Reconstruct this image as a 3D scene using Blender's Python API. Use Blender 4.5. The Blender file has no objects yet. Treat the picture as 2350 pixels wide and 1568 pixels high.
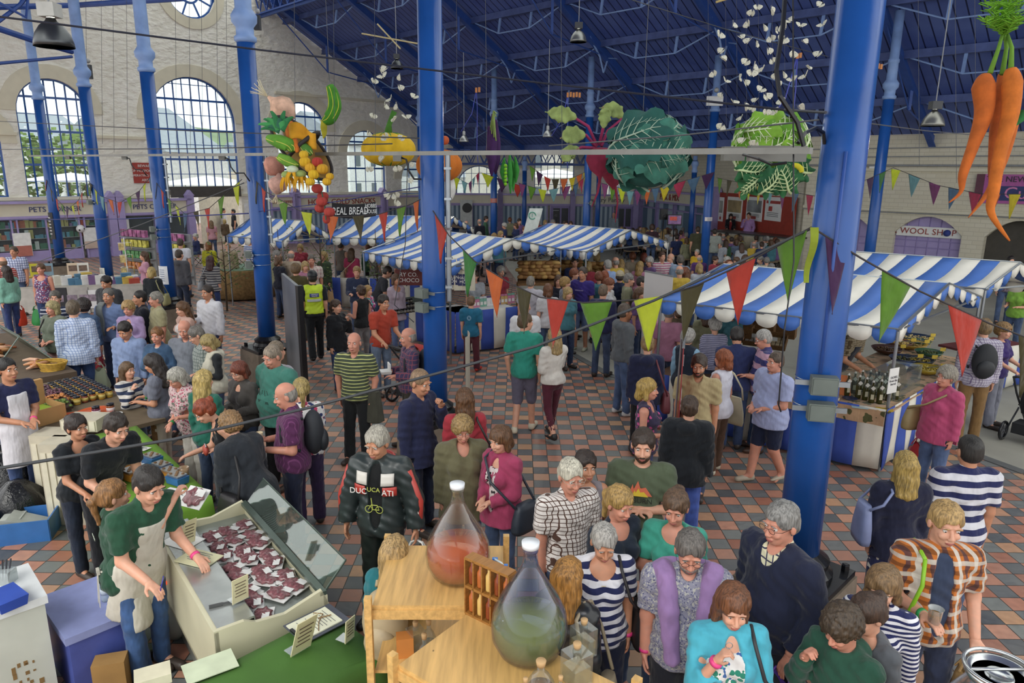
import bpy,math,random
from math import sin,cos,pi,sqrt,radians,hypot,atan2,degrees,copysign
import numpy as np
from mathutils import Vector as Vec,Matrix
Rot=Matrix.Rotation;random.seed(7);RNG=np.random.RandomState(11)
SC=bpy.context.scene
COL=SC.collection
# ------------------------------------------------------------ camera (market hall seen from its balcony)
FPX,CX,CY,CAMH=1630.0,1175.0,784.0,3.9
def _n(v):return v/np.linalg.norm(v)
_fw=_n(np.array([(1190-CX)/FPX,(390-CY)/FPX,1.0]))
_dn=np.array([(1110-CX)/FPX,(7566-CY)/FPX,1.0]);_dn=_n(_dn-_fw*_dn.dot(_fw))
_rt=np.cross(_dn,_fw)
C2W=np.array([_rt,_fw,-_dn])
CAM=np.array([0.0,0.0,CAMH])
cam_d=bpy.data.cameras.new('camera');cam=bpy.data.objects.new('camera',cam_d);COL.objects.link(cam)
cam_d.sensor_width=36.0;cam_d.lens=FPX*36.0/2350.0;cam_d.clip_start=0.05;cam_d.clip_end=400
_R=Matrix(((C2W[0][0],-C2W[0][1],-C2W[0][2]),(C2W[1][0],-C2W[1][1],-C2W[1][2]),(C2W[2][0],-C2W[2][1],-C2W[2][2])))
cam.matrix_world=Matrix.Translation(Vec(CAM))@_R.to_4x4()
SC.camera=cam
# ------------------------------------------------------------ overcast daylight
SC.view_settings.view_transform='Standard';SC.view_settings.look='None'
SC.view_settings.gamma=1.0;SC.view_settings.use_curve_mapping=False
SC.view_settings.exposure=0.15
SC.cycles.max_bounces=5;SC.cycles.diffuse_bounces=3;SC.cycles.glossy_bounces=2;SC.cycles.use_adaptive_sampling=True;SC.cycles.adaptive_threshold=.03;SC.render.use_persistent_data=False
SC.cycles.transmission_bounces=6;SC.cycles.transparent_max_bounces=10
SC.cycles.caustics_reflective=False;SC.cycles.caustics_refractive=False
SC.cycles.sample_clamp_indirect=4.0
w=bpy.data.worlds.new('overcast_sky');SC.world=w;w.use_nodes=True
nt=w.node_tree;bg=nt.nodes['Background'];bg.inputs[1].default_value=1.9
tc=nt.nodes.new('ShaderNodeTexCoord');sp=nt.nodes.new('ShaderNodeSeparateXYZ');cr=nt.nodes.new('ShaderNodeValToRGB')
nt.links.new(tc.outputs['Generated'],sp.inputs[0]);nt.links.new(sp.outputs[2],cr.inputs[0]);nt.links.new(cr.outputs[0],bg.inputs[0])
cr.color_ramp.elements[0].position=0.0;cr.color_ramp.elements[0].color=(0.78,0.80,0.82,1)
cr.color_ramp.elements[1].position=0.6;cr.color_ramp.elements[1].color=(1.0,1.0,0.97,1)
sun_d=bpy.data.lights.new('soft_daylight','SUN');sun_d.energy=1.2;sun_d.angle=radians(25);sun_d.color=(1,.98,.93)
sun=bpy.data.objects.new('soft_daylight',sun_d);COL.objects.link(sun)
sun.rotation_euler=(radians(38),radians(-22),0)
# ------------------------------------------------------------ picture point -> place
def ray(px,py):return C2W@np.array([(px-CX)/FPX,(py-CY)/FPX,1.0])
def gp(px,py,z=0.0):
 d=ray(px,py);t=(z-CAMH)/d[2];return Vec(CAM+d*t)
def at(px,py,depth):
 return Vec(CAM+ray(px,py)*depth)
def onw(px,py,wl):
 p0,u=wl;n=np.array([-u[1],u[0]]);d=ray(px,py)
 t=((p0[0]-CAM[0])*n[0]+(p0[1]-CAM[1])*n[1])/(d[0]*n[0]+d[1]*n[1])
 return Vec(CAM+d*t)
# ------------------------------------------------------------ materials
MATS={}
def hx(s):
 s=s.lstrip('#');c=[int(s[i:i+2],16)/255 for i in(0,2,4)]
 g=sum(c)/3;c=[x+(g-x)*.1 for x in c];return tuple((x/12.92 if x<=.04045 else((x+.055)/1.055)**2.4)for x in c)+(1,)
def newmat(key):
 m=bpy.data.materials.new(key);m.use_nodes=True;MATS[key]=m
 return m,m.node_tree,m.node_tree.nodes['Principled BSDF']
def N(nt,t,**k):
 n=nt.nodes.new(t)
 for a,b in k.items():setattr(n,a,b)
 return n
def mth(nt,op,a,b=None,c=None):
 n=N(nt,'ShaderNodeMath',operation=op)
 for i,v in enumerate((a,b,c)):
  if v is None:continue
  if hasattr(v,'links'):nt.links.new(v,n.inputs[i])
  else:n.inputs[i].default_value=v
 return n.outputs[0]
def mix(nt,f,a,b,mode='MIX'):
 n=N(nt,'ShaderNodeMix',data_type='RGBA',blend_type=mode)
 for i,v in((0,f),(6,a),(7,b)):
  if hasattr(v,'links'):nt.links.new(v,n.inputs[i])
  else:n.inputs[i].default_value=v
 return n.outputs[2]
def objco(nt,scale=(1,1,1),rot=(0,0,0),loc=(0,0,0)):
 t=N(nt,'ShaderNodeTexCoord');m=N(nt,'ShaderNodeMapping')
 m.inputs['Scale'].default_value=scale;m.inputs['Rotation'].default_value=rot;m.inputs['Location'].default_value=loc
 nt.links.new(t.outputs['Object'],m.inputs[0]);return m.outputs[0]
def noise(nt,vec,sc,det=2,out=0):
 n=N(nt,'ShaderNodeTexNoise');n.inputs['Scale'].default_value=sc;n.inputs['Detail'].default_value=det
 if vec is not None:nt.links.new(vec,n.inputs['Vector'])
 return n.outputs[out]
def ramp(nt,f,stops,const=False):
 r=N(nt,'ShaderNodeValToRGB');nt.links.new(f,r.inputs[0]);cr=r.color_ramp
 if const:cr.interpolation='CONSTANT'
 while len(cr.elements)<len(stops):cr.elements.new(0.5)
 for e,(p,c)in zip(cr.elements,stops):e.position=p;e.color=c
 return r.outputs[0]
def bump(nt,b,h,dist=.01,st=.5):
 n=N(nt,'ShaderNodeBump');n.inputs['Strength'].default_value=st;n.inputs['Distance'].default_value=dist
 nt.links.new(h,n.inputs['Height']);nt.links.new(n.outputs[0],b.inputs['Normal'])
def plain(col,rough=.6,metal=0,var=.12,sc=6,emit=0,key=None,bmp=0):
 key=key or 'mat_%s_%g_%g_%g'%(col,rough,metal,emit)
 if key in MATS:return MATS[key]
 m,nt,b=newmat(key);c=hx(col)
 f=noise(nt,objco(nt),sc,3)
 d=tuple(x*(1-var)for x in c[:3])+(1,);l=tuple(min(1,x*(1+var))for x in c[:3])+(1,)
 nt.links.new(ramp(nt,f,[(.3,d),(.7,l)]),b.inputs['Base Color'])
 b.inputs['Roughness'].default_value=rough;b.inputs['Metallic'].default_value=metal
 if emit:b.inputs['Emission Color'].default_value=c;b.inputs['Emission Strength'].default_value=emit
 if bmp:bump(nt,b,noise(nt,objco(nt),sc*5,3),.01,bmp)
 return m
def glassm(key,col='ffffff',rough=.02,alpha=None,ior=1.45):
 if key in MATS:return MATS[key]
 m,nt,b=newmat(key);c=hx(col);tr=N(nt,'ShaderNodeBsdfTransparent');df=N(nt,'ShaderNodeBsdfDiffuse');gl=N(nt,'ShaderNodeBsdfGlossy');lw=N(nt,'ShaderNodeLayerWeight');lw.inputs[0].default_value=.25
 tr.inputs[0].default_value=c;df.inputs[0].default_value=c;gl.inputs[1].default_value=rough;m1,m2=N(nt,'ShaderNodeMixShader'),N(nt,'ShaderNodeMixShader');m1.inputs[0].default_value=.1 if alpha is None else alpha
 nt.links.new(tr.outputs[0],m1.inputs[1]);nt.links.new(df.outputs[0],m1.inputs[2]);nt.links.new(mth(nt,'MULTIPLY',lw.outputs['Facing'],.55),m2.inputs[0]);nt.links.new(m1.outputs[0],m2.inputs[1]);nt.links.new(gl.outputs[0],m2.inputs[2])
 nt.nodes.remove(b);nt.links.new(m2.outputs[0],nt.nodes['Material Output'].inputs[0]);return m
def lighten(c,k):return tuple(min(1,x*k)for x in c[:3])+(1,)
def cloth(col,pat='plain',c2='ffffff',sc=1.0,c3=None):
 key='fabric_%s_%s_%s_%g_%s'%(col,pat,c2,sc,c3)
 if key in MATS:return MATS[key]
 m,nt,b=newmat(key);b.inputs['Roughness'].default_value=.85;b.inputs['Specular IOR Level'].default_value=.25
 a,d=hx(col),hx(c2);o=objco(nt);s=N(nt,'ShaderNodeSeparateXYZ');nt.links.new(o,s.inputs[0])
 X,Y,Z=s.outputs
 def band(v,freq,wd):return mth(nt,'LESS_THAN',mth(nt,'FRACT',mth(nt,'MULTIPLY',v,freq)),wd)
 if pat=='stripe':c=mix(nt,band(Z,16*sc,.5),a,d)
 elif pat=='thin':c=mix(nt,band(Z,22*sc,.25),a,d)
 elif pat=='pin':c=mix(nt,band(X,40*sc,.2),a,d)
 elif pat in('plaid','check'):
  e=hx(c3)if c3 else a
  h=mth(nt,'ADD',X,mth(nt,'MULTIPLY',Y,.8))
  if pat=='plaid':
   c=mix(nt,mth(nt,'MULTIPLY',band(h,13*sc,.5),.75),a,d);c=mix(nt,mth(nt,'MULTIPLY',band(Z,13*sc,.5),.55),c,e)
   c=mix(nt,mth(nt,'MULTIPLY',band(h,6.5*sc,.25),.7),c,hx('e8e0d0'));c=mix(nt,mth(nt,'MULTIPLY',band(Z,6.5*sc,.25),.6),c,hx('e8e0d0'))
  else:
   c=mix(nt,band(h,20*sc,.2),a,d);c=mix(nt,band(Z,20*sc,.18),c,d)
 elif pat=='floral':
  v=N(nt,'ShaderNodeTexVoronoi');v.inputs['Scale'].default_value=30*sc;nt.links.new(o,v.inputs['Vector'])
  e=hx(c3 or 'c03050')
  c=mix(nt,mth(nt,'LESS_THAN',v.outputs[0],.36),a,d)
  c=mix(nt,mth(nt,'GREATER_THAN',noise(nt,o,26*sc),.58),c,e)
 elif pat=='denim':c=ramp(nt,noise(nt,o,5,4),[(.3,lighten(a,.7)),(.7,lighten(a,1.6))])
 elif pat=='rugby':c=mix(nt,band(Z,6*sc,.5),a,d)
 else:c=a
 if pat!='denim':
  f=ramp(nt,noise(nt,o,9,3),[(.3,(.82,.82,.82,1)),(.7,(1,1,1,1))]);c=mix(nt,1.0,c,f,'MULTIPLY')
 if hasattr(c,'links'):nt.links.new(c,b.inputs['Base Color'])
 n1=noise(nt,objco(nt,(1,1,.45)),11,2);bump(nt,b,n1,.05,.65)
 b.inputs['Sheen Weight'].default_value=.15
 return m
def hairm(col):
 key='hair_'+col
 if key in MATS:return MATS[key]
 m,nt,b=newmat(key);c=hx(col);o=objco(nt,(1,1,.12));f=noise(nt,o,95,3)
 f2=noise(nt,objco(nt),14,2)
 k=mix(nt,.35,ramp(nt,f,[(.35,lighten(c,.22)),(.65,lighten(c,1.15))]),ramp(nt,f2,[(.3,lighten(c,.45)),(.7,lighten(c,1.1))]))
 nt.links.new(k,b.inputs['Base Color']);b.inputs['Roughness'].default_value=.5;bump(nt,b,f,.008,.8)
 return m
def skinm(col):
 key='skin_'+col
 if key in MATS:return MATS[key]
 m,nt,b=newmat(key);c=hx(col);f=noise(nt,objco(nt),18,3)
 nt.links.new(ramp(nt,f,[(.3,lighten(c,.88)),(.7,(min(1,c[0]*1.06),c[1]*.96,c[2]*.92,1))]),b.inputs['Base Color'])
 b.inputs['Roughness'].default_value=.5;b.inputs['Subsurface Weight'].default_value=0.0
 return m
# ------------------------------------------------------------ object helpers
def link(o,parent=None,mats=()):
 COL.objects.link(o)
 if parent is not None:o.parent=parent
 return o
def tag(o,label,cat,group=None,kind=None):
 if label:o['label']=label
 if cat:o['category']=cat
 if group:o['group']=group
 if kind:o['kind']=kind
 return o
def struct(o):o['kind']='structure';return o
def thing(name,label,cat,loc=(0,0,0),rz=0.0,group=None):
 o=bpy.data.objects.new(name,None);o.empty_display_size=.1;COL.objects.link(o)
 o.location=loc;o.rotation_euler=(0,0,rz);return tag(o,label,cat,group)
class MB:
 """collects shapes; .build() links them as one mesh object"""
 def __init__(s):s.v=[];s.f=[];s.mi=[];s.m=0
 def add(s,vs,fs,mi=None):
  k=len(s.v);s.v+=[tuple(v)for v in vs];s.f+=[tuple(i+k for i in f)for f in fs];s.mi+=[s.m if mi is None else mi]*len(fs);return s
 def box(s,c,d,R=None,mi=None,taper=1.0):
  hx_,hy,hz=d[0]/2,d[1]/2,d[2]/2;P=[]
  for z,k in((-hz,1.0),(hz,taper)):
   for x,y in((-1,-1),(1,-1),(1,1),(-1,1)):
    p=Vec((x*hx_*k,y*hy*k,z))
    if R is not None:p=R@p
    P.append(p+Vec(c))
  return s.add(P,[(3,2,1,0),(4,5,6,7),(0,1,5,4),(1,2,6,5),(2,3,7,6),(3,0,4,7)],mi)
 def bx(s,x0,y0,z0,x1,y1,z1,mi=None):return s.box(((x0+x1)/2,(y0+y1)/2,(z0+z1)/2),(abs(x1-x0),abs(y1-y0),abs(z1-z0)),None,mi)
 def beam(s,a,b,w,h,mi=None):
  a,b=Vec(a),Vec(b);d=(b-a);L=d.length
  if L<1e-6:return s
  y=d/L;x=y.cross(Vec((0,0,1)))
  x=Vec((1,0,0))if x.length<1e-4 else x.normalized();z=x.cross(y)
  R=Matrix((x,y,z)).transposed();return s.box((a+b)/2,(w,L,h),R,mi)
 def tube(s,pts,r,n=8,mi=None,cap=True,closed=False):
  pts=[Vec(p)for p in pts];m=len(pts);rr=r if hasattr(r,'__len__')else[r]*m
  V=[];prev=None
  for i,p in enumerate(pts):
   a=pts[max(0,i-1)]if not closed else pts[i-1];b=pts[min(m-1,i+1)]if not closed else pts[(i+1)%m]
   t=(b-a).normalized()if(b-a).length>1e-9 else Vec((0,0,1))
   if prev is None:x=t.orthogonal().normalized()
   else:
    x=prev-t*prev.dot(t);x=x.normalized()if x.length>1e-6 else t.orthogonal().normalized()
   prev=x;y=t.cross(x)
   for k in range(n):
    an=2*pi*k/n;V.append(p+(x*cos(an)+y*sin(an))*rr[i])
  F=[]
  for i in range(m if closed else m-1):
   j=(i+1)%m
   for k in range(n):F.append((i*n+k,i*n+(k+1)%n,j*n+(k+1)%n,j*n+k))
  if cap and not closed:F.append(tuple(range(n))[::-1]);F.append(tuple((m-1)*n+k for k in range(n)))
  return s.add(V,F,mi)
 def lathe(s,prof,n=24,c=(0,0,0),mi=None,R=None,fr=None):
  V=[];F=[]
  for r,z in prof:
   for k in range(n):
    an=2*pi*k/n;q=r*(fr(an,z)if fr else 1)
    p=Vec((q*cos(an),q*sin(an),z));V.append((R@p if R is not None else p)+Vec(c))
  for i in range(len(prof)-1):
   for k in range(n):F.append((i*n+k,i*n+(k+1)%n,(i+1)*n+(k+1)%n,(i+1)*n+k))
  if prof[0][0]>1e-5:F.append(tuple(range(n))[::-1])
  if prof[-1][0]>1e-5:F.append(tuple((len(prof)-1)*n+k for k in range(n)))
  return s.add(V,F,mi)
 def ball(s,c,r,n=12,mi=None,R=None):
  rr=r if hasattr(r,'__len__')else(r,r,r);V=[];F=[];m=max(4,n//2+1)
  for i in range(m+1):
   th=pi*i/m
   for k in range(n):
    p=Vec((rr[0]*sin(th)*cos(2*pi*k/n),rr[1]*sin(th)*sin(2*pi*k/n),rr[2]*cos(th)))
    V.append((R@p if R is not None else p)+Vec(c))
  for i in range(m):
   for k in range(n):F.append((i*n+k,(i+1)*n+k,(i+1)*n+(k+1)%n,i*n+(k+1)%n))
  return s.add(V,F,mi)
 def sheet(s,fn,nu,nv,th=0.0,mi=None):
  P=[[Vec(fn(i/nu,j/nv))for j in range(nv+1)]for i in range(nu+1)]
  V=[p for r_ in P for p in r_];W=nv+1
  F=[(i*W+j,(i+1)*W+j,(i+1)*W+j+1,i*W+j+1)for i in range(nu)for j in range(nv)]
  if not th:return s.add(V,F,mi)
  k=len(V);Nn=[]
  for i in range(nu+1):
   for j in range(nv+1):
    du=P[min(nu,i+1)][j]-P[max(0,i-1)][j];dv=P[i][min(nv,j+1)]-P[i][max(0,j-1)]
    q=du.cross(dv);Nn.append(q.normalized()if q.length>1e-9 else Vec((0,0,1)))
  V2=V+[v-q*th for v,q in zip(V,Nn)]
  F+=[tuple(reversed([a+k for a in f]))for f in F[:]]
  for i in range(nu):F+=[(i*W,k+i*W,k+(i+1)*W,(i+1)*W),((i+1)*W+nv,k+(i+1)*W+nv,k+i*W+nv,i*W+nv)]
  for j in range(nv):F+=[(j+1,k+j+1,k+j,j),(nu*W+j,k+nu*W+j,k+nu*W+j+1,nu*W+j+1)]
  return s.add(V2,F,mi)
 def prism(s,poly,a,b,mi=None):
  n=len(poly);d=Vec(b)-Vec(a);V=[Vec(p)for p in poly];V+=[v+d for v in V]
  F=[tuple(range(n))[::-1],tuple(range(n,2*n))]+[(i,(i+1)%n,n+(i+1)%n,n+i)for i in range(n)]
  return s.add(V,F,mi)
 def mesh(s,name,smooth=False):
  me=bpy.data.meshes.new(name);me.from_pydata(s.v,[],s.f);
  if any(s.mi):me.polygons.foreach_set('material_index',s.mi)
  if smooth:me.polygons.foreach_set('use_smooth',[True]*len(s.f))
  me.update();return me
 def build(s,name,mat,parent=None,smooth=False,loc=None,rz=None):
  me=s.mesh(name,smooth)
  for m in(mat if isinstance(mat,(list,tuple))else[mat]):me.materials.append(m)
  o=bpy.data.objects.new(name,me);link(o,parent)
  if loc is not None:o.location=loc
  if rz is not None:o.rotation_euler=(0,0,rz)
  return o
def inst(me,name,mat=None,parent=None,loc=(0,0,0),rot=(0,0,0),scale=(1,1,1),mw=None):
 o=bpy.data.objects.new(name,me);link(o,parent)
 if mw is not None:o.matrix_local=mw
 else:o.location=loc;o.rotation_euler=rot;o.scale=scale
 if mat is not None:
  for i,s_ in enumerate(o.material_slots):s_.link='OBJECT';s_.material=mat
 return o
def text(body,name,mat,size,mw,parent=None,ext=.004,align='CENTER',sx=1.0,shear=0.0,space=1.0):
 cu=bpy.data.curves.new(name,'FONT');cu.body=body;cu.size=size;cu.extrude=ext;cu.align_x=align;cu.align_y='CENTER'
 cu.shear=shear;cu.space_character=space;cu.resolution_u=3;tmp=bpy.data.objects.new('lettering_source',cu)
 me=bpy.data.meshes.new_from_object(tmp);bpy.data.objects.remove(tmp);me.materials.clear();me.materials.append(mat);me.name=name
 o=bpy.data.objects.new(name,me);link(o,parent);o.matrix_world=mw@Matrix.Diagonal((sx,1,1,1));return o
def frame(p,xdir,zdir=(0,0,1)):
 x=Vec(xdir).normalized();y=Vec(zdir);z=x.cross(y).normalized();y=z.cross(x)
 M=Matrix((x,y,z)).transposed().to_4x4();M.translation=Vec(p);return M
# ================================================================= building
R2=sqrt(.5);U=Vec((R2,R2,0));V_=Vec((-R2,R2,0))
def SQ(s,q,z=0.0):return Vec(((s-q)*R2,(s+q)*R2,z))
def roofz(s):return 12.0-.56*(s-17.0)
BLUE=plain('184f9f',.28,0,.10,3,key='blue_gloss_paint',bmp=.12);BLUEL=plain('7f9fd4',.5,0,.12,4,key='pale_blue_paint')
BLUED=plain('2a4f9f',.5,0,.1,4,key='dark_blue_paint');BLACK=plain('15161a',.3,0,.2,5,key='black_gloss_paint')
CREAM=plain('d8d1b8',.8,0,.06,2,key='cream_paint');LILAC=plain('a293c6',.5,0,.07,3,key='lilac_paint')
DLILAC=plain('8f80b8',.5,0,.07,3,key='dark_lilac_paint');WHITE=plain('e9e9e4',.6,0,.04,5);GREY=plain('8d9092',.6,0,.1,6)
STEEL=plain('9aa0a4',.3,.8,.1,5,key='galvanised_steel');DARK=plain('26241f',.8,0,.2,5);WOODP=None
def wood(col,key,sc=1.0,rough=.45):
 if key in MATS:return MATS[key]
 m,nt,b=newmat(key);c=hx(col);f=noise(nt,objco(nt,(14*sc,1.2*sc,14*sc)),2.5,4)
 k=N(nt,'ShaderNodeTexVoronoi');k.inputs['Scale'].default_value=4.5*sc;nt.links.new(objco(nt,(1,.6,1)),k.inputs['Vector'])
 col_=mix(nt,mth(nt,'LESS_THAN',k.outputs[0],.07),ramp(nt,f,[(.3,lighten(c,.75)),(.7,lighten(c,1.15))]),lighten(c,.35))
 nt.links.new(col_,b.inputs['Base Color']);b.inputs['Roughness'].default_value=rough;return m
PINE=wood('d6a860','varnished_pine');BOARD=plain('b98d55',.85,0,.1,4,key='cardboard')
def roughcast():
 m,nt,b=newmat('painted_roughcast');o=objco(nt);b.inputs['Roughness'].default_value=.9
 n1=noise(nt,objco(nt,(1,1,1.7)),3.2,4);n2=noise(nt,o,.8,3)
 nt.links.new(mix(nt,.5,ramp(nt,n1,[(.3,hx('dcd8c6')),(.6,hx('f0ede0'))]),ramp(nt,n2,[(.3,hx('e2decd')),(.7,hx('f4f1e6'))])),b.inputs['Base Color'])
 bump(nt,b,n1,.12,.8);return m
ROUGH=roughcast()
def floorm():
 m,nt,b=newmat('chequered_quarry_tiles');T=.2075
 g=N(nt,'ShaderNodeNewGeometry');s=N(nt,'ShaderNodeSeparateXYZ');nt.links.new(g.outputs['Position'],s.inputs[0])
 u=mth(nt,'DIVIDE',mth(nt,'ADD',s.outputs[0],30.056),T);v=mth(nt,'DIVIDE',mth(nt,'ADD',s.outputs[1],30.09),T)
 fu,fv=mth(nt,'FLOOR',u),mth(nt,'FLOOR',v)
 par=mth(nt,'MODULO',mth(nt,'ADD',fu,fv),2.0);par=mth(nt,'GREATER_THAN',par,.5)
 cx=N(nt,'ShaderNodeCombineXYZ');nt.links.new(fu,cx.inputs[0]);nt.links.new(fv,cx.inputs[1])
 wn=N(nt,'ShaderNodeTexWhiteNoise',noise_dimensions='3D');nt.links.new(cx.outputs[0],wn.inputs['Vector']);r=wn.outputs['Value']
 red=ramp(nt,r,[(0,hx('a2644c')),(.35,hx('b97a62')),(.7,hx('c48c72')),(1,hx('c0926a'))]);gry=ramp(nt,r,[(0,hx('52555a')),(.5,hx('6a6e70')),(1,hx('7f837e'))])
 c=mix(nt,par,red,gry);n1=noise(nt,g.outputs['Position'],14,5)
 c=mix(nt,1.0,c,ramp(nt,n1,[(.3,(.8,.8,.8,1)),(.7,(1,1,1,1))]),'MULTIPLY')
 c=mix(nt,ramp(nt,noise(nt,g.outputs['Position'],1.1,3),[(.45,(0,0,0,1)),(.75,(.35,.35,.35,1))]),c,hx('8f8a80'))
 du=mth(nt,'ABSOLUTE',mth(nt,'SUBTRACT',mth(nt,'FRACT',u),.5));dv=mth(nt,'ABSOLUTE',mth(nt,'SUBTRACT',mth(nt,'FRACT',v),.5))
 gr=mth(nt,'GREATER_THAN',mth(nt,'MAXIMUM',du,dv),.478);c=mix(nt,gr,c,hx('3a352f'))
 nt.links.new(c,b.inputs['Base Color']);nt.links.new(ramp(nt,n1,[(.3,(.35,.35,.35,1)),(.7,(.6,.6,.6,1))]),b.inputs['Roughness'])
 bump(nt,b,mth(nt,'SUBTRACT',mth(nt,'MULTIPLY',n1,.25),gr),.004,.5);return m
fl=MB();fl.bx(-45,-6,-.3,45,60,0);struct(fl.build('floor',floorm()))
CONC=plain('98968a',.7,0,.08,1.5,key='pale_concrete',bmp=.1)
pth=[gp(1290,800),gp(1330,822),gp(1400,862),gp(1560,905),gp(2000,1002),gp(2200,1030),gp(2352,1086),gp(2700,1180)]
bm_=MB();P=[Vec((p.x,p.y,.0))for p in pth]+[Vec((30,8,0)),Vec((30,43,0)),Vec((-2,43,0)),gp(1225,700),gp(1150,740)]
bm_.prism(P,(0,0,0),(0,0,.006));struct(bm_.build('concrete_path',CONC))
kb=MB()
for a,b in zip(pth[:-1],pth[1:]):kb.beam(Vec((a.x,a.y,.004)),Vec((b.x,b.y,.004)),.16,.014)
struct(kb.build('kerb_trim',plain('5d5f5e',.6,0,.15,6)))
# ---- walls with openings
def arch(w0,w1,z0,zs,n=14):
 c,r=(w0+w1)/2,(w1-w0)/2
 return[(w0,z0),(w1,z0)]+[(c+r*cos(pi*k/n),zs+r*sin(pi*k/n))for k in range(n+1)]
def wall(name,O,D,L,top,ops,mat,th=.45,back=None):
 O=Vec(O);D=Vec(D).normalized();nrm=Vec((-D.y,D.x,0))if back is None else back;m=MB()
 def pr(poly):m.prism([O+D*w_+Vec((0,0,z))for w_,z in poly],(0,0,0),nrm*th)
 cur=0.0
 def tops(a,b):return[(b,top(b))]+[(x,top(x))for x in(17.8,)if a<x<b]+[(a,top(a))]
 for(w0,w1,z0,zs,kind)in sorted(ops):
  if w0>cur:pr([(cur,0),(w0,0)]+tops(cur,w0))
  if z0>.01:pr([(w0,0),(w1,0),(w1,z0),(w0,z0)])
  if kind=='arch':
   c,r=(w0+w1)/2,(w1-w0)/2;n=16
   pts=[(c-r*cos(pi*k/n),zs+r*sin(pi*k/n))for k in range(n+1)]
   for(a,b)in zip(pts[:-1],pts[1:]):pr([a,b,(b[0],top(b[0])),(a[0],top(a[0]))])
  elif kind=='archo':
   c,r=(w0+w1)/2,(w1-w0)/2;n=20;oz,orr=OCU[1],OCU[2]
   pts=[(c-r*cos(pi*k/n),zs+r*sin(pi*k/n))for k in range(n+1)]
   for(a,b)in zip(pts[:-1],pts[1:]):
    xa,xb=a[0]-OCU[0],b[0]-OCU[0]
    if abs(xa)<orr or abs(xb)<orr:
     ha=sqrt(max(0,orr**2-xa**2));hb=sqrt(max(0,orr**2-xb**2))
     pr([a,b,(b[0],oz-hb),(a[0],oz-ha)]);pr([(a[0],oz+ha),(b[0],oz+hb),(b[0],top(b[0])),(a[0],top(a[0]))])
    else:pr([a,b,(b[0],top(b[0])),(a[0],top(a[0]))])
  else:pr([(w0,zs),(w1,zs)]+tops(w0,w1))
  cur=w1
 if cur<L:pr([(cur,0),(L,0)]+tops(cur,L))
 o=m.build(name,mat);struct(o);return o
GO=Vec((-25,25,0));GW=((-25.0,25.0),(R2,R2))
def gw(px,py):p=onw(px,py,GW);return((p.x+25)/R2,p.z)
def gpt(w_,z,off=0.0):return GO+U*w_-V_*off+Vec((0,0,z))
def gtop(w_):return 16.0 if w_<17.2 else max(5.6,roofz(w_)+.35)
a1,z1=gw(66,455);b1,_=gw(228,455);a2,z2=gw(362,440);b2,_=gw(553,440);a3,z3=gw(646,450);b3,_=gw(757,450)
a4,z4=gw(800,447);b4,_=gw(887,447);a5,z5=gw(922,446);b5,_=gw(985,446);a0,z0_=gw(-130,455);b0,_=gw(22,453)
def spring(px,py,a,b):return gw(px,py)[1]-(b-a)/2
OC=gw(437,-16);OCU=(OC[0],OC[1],gw(492,0)[0]-OC[0])
# the big middle light keeps the round one above it; the way out is below it
WIN=[(a1,b1,z1,spring(148,183,a1,b1),'arch'),(a2,b2,0.0,spring(450,178,a2,b2),'archo'),(a3,b3,z3,spring(700,235,a3,b3),'arch'),(a4,b4,z4,spring(843,300,a4,b4),'arch'),(a5,b5,z5,spring(955,370,a5,b5),'arch'),(a0,b0,z0_,spring(-50,262,a0,b0),'arch')]
WL=(Vec((-5.0,44.9,0))-GO).length
wall('wall_left',GO,U,28.3,gtop,WIN,ROUGH)
FW0,FW1=Vec((-5.0,45.0,0)),Vec((7.9,45.4,0));FWL=((FW0.x,FW0.y),tuple((FW1-FW0).normalized())[:2]);FD=(FW1-FW0).normalized()
def fw(px,py):p=onw(px,py,FWL);return((p-FW0).dot(FD),p.z)
f1=(fw(1047,446)[0],fw(1152,446)[0]);f2=(fw(1226,446)[0],fw(1316,446)[0]);f3=(fw(1392,446)[0],fw(1432,446)[0]);fz=fw(1100,446)[1]
FWIN=[(f1[0],f1[1],fz,fw(1100,380)[1]-(f1[1]-f1[0])/2,'arch'),(f2[0],f2[1],fz,fw(1270,322)[1],'sq'),(f3[0],f3[1],fz,fw(1410,385)[1],'sq')]
wall('wall_back',FW0,FD,(FW1-FW0).length,lambda x:5.6,FWIN,ROUGH)
SW1=Vec((11.6,29.6,0));SD=(SW1-FW1).normalized();SWL=((FW1.x,FW1.y),tuple(SD)[:2])
def brickm():
 m,nt,b=newmat('painted_brick');br=N(nt,'ShaderNodeTexBrick');br.inputs['Scale'].default_value=1.0
 for k,v in(('Color1',hx('d9d2bb')),('Color2',hx('d3cbb2')),('Mortar',hx('c6bea6'))):br.inputs[k].default_value=v
 br.inputs['Brick Width'].default_value=.45;br.inputs['Row Height'].default_value=.15;br.inputs['Mortar Size'].default_value=.012
 t=N(nt,'ShaderNodeTexCoord');s=N(nt,'ShaderNodeSeparateXYZ');nt.links.new(t.outputs['Object'],s.inputs[0])
 c=N(nt,'ShaderNodeCombineXYZ');nt.links.new(mth(nt,'SUBTRACT',s.outputs[0],s.outputs[1]),c.inputs[0]);nt.links.new(s.outputs[2],c.inputs[1]);nt.links.new(c.outputs[0],br.inputs['Vector'])
 nt.links.new(br.outputs[0],b.inputs['Base Color']);b.inputs['Roughness'].default_value=.8;bump(nt,b,br.outputs[1],.02,-.4);return m
BRICK=brickm()
wall('wall_stage',FW1,SD,(SW1-FW1).length,lambda x:5.6,[],BRICK,back=Vec((-SD.y,SD.x,0)))
RW0=Vec((11.6,29.4,0));RWL=((RW0.x,RW0.y),(R2,-R2));RD=Vec((R2,-R2,0))
def rw(px,py):p=onw(px,py,RWL);return((p-RW0).dot(RD),p.z)
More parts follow.
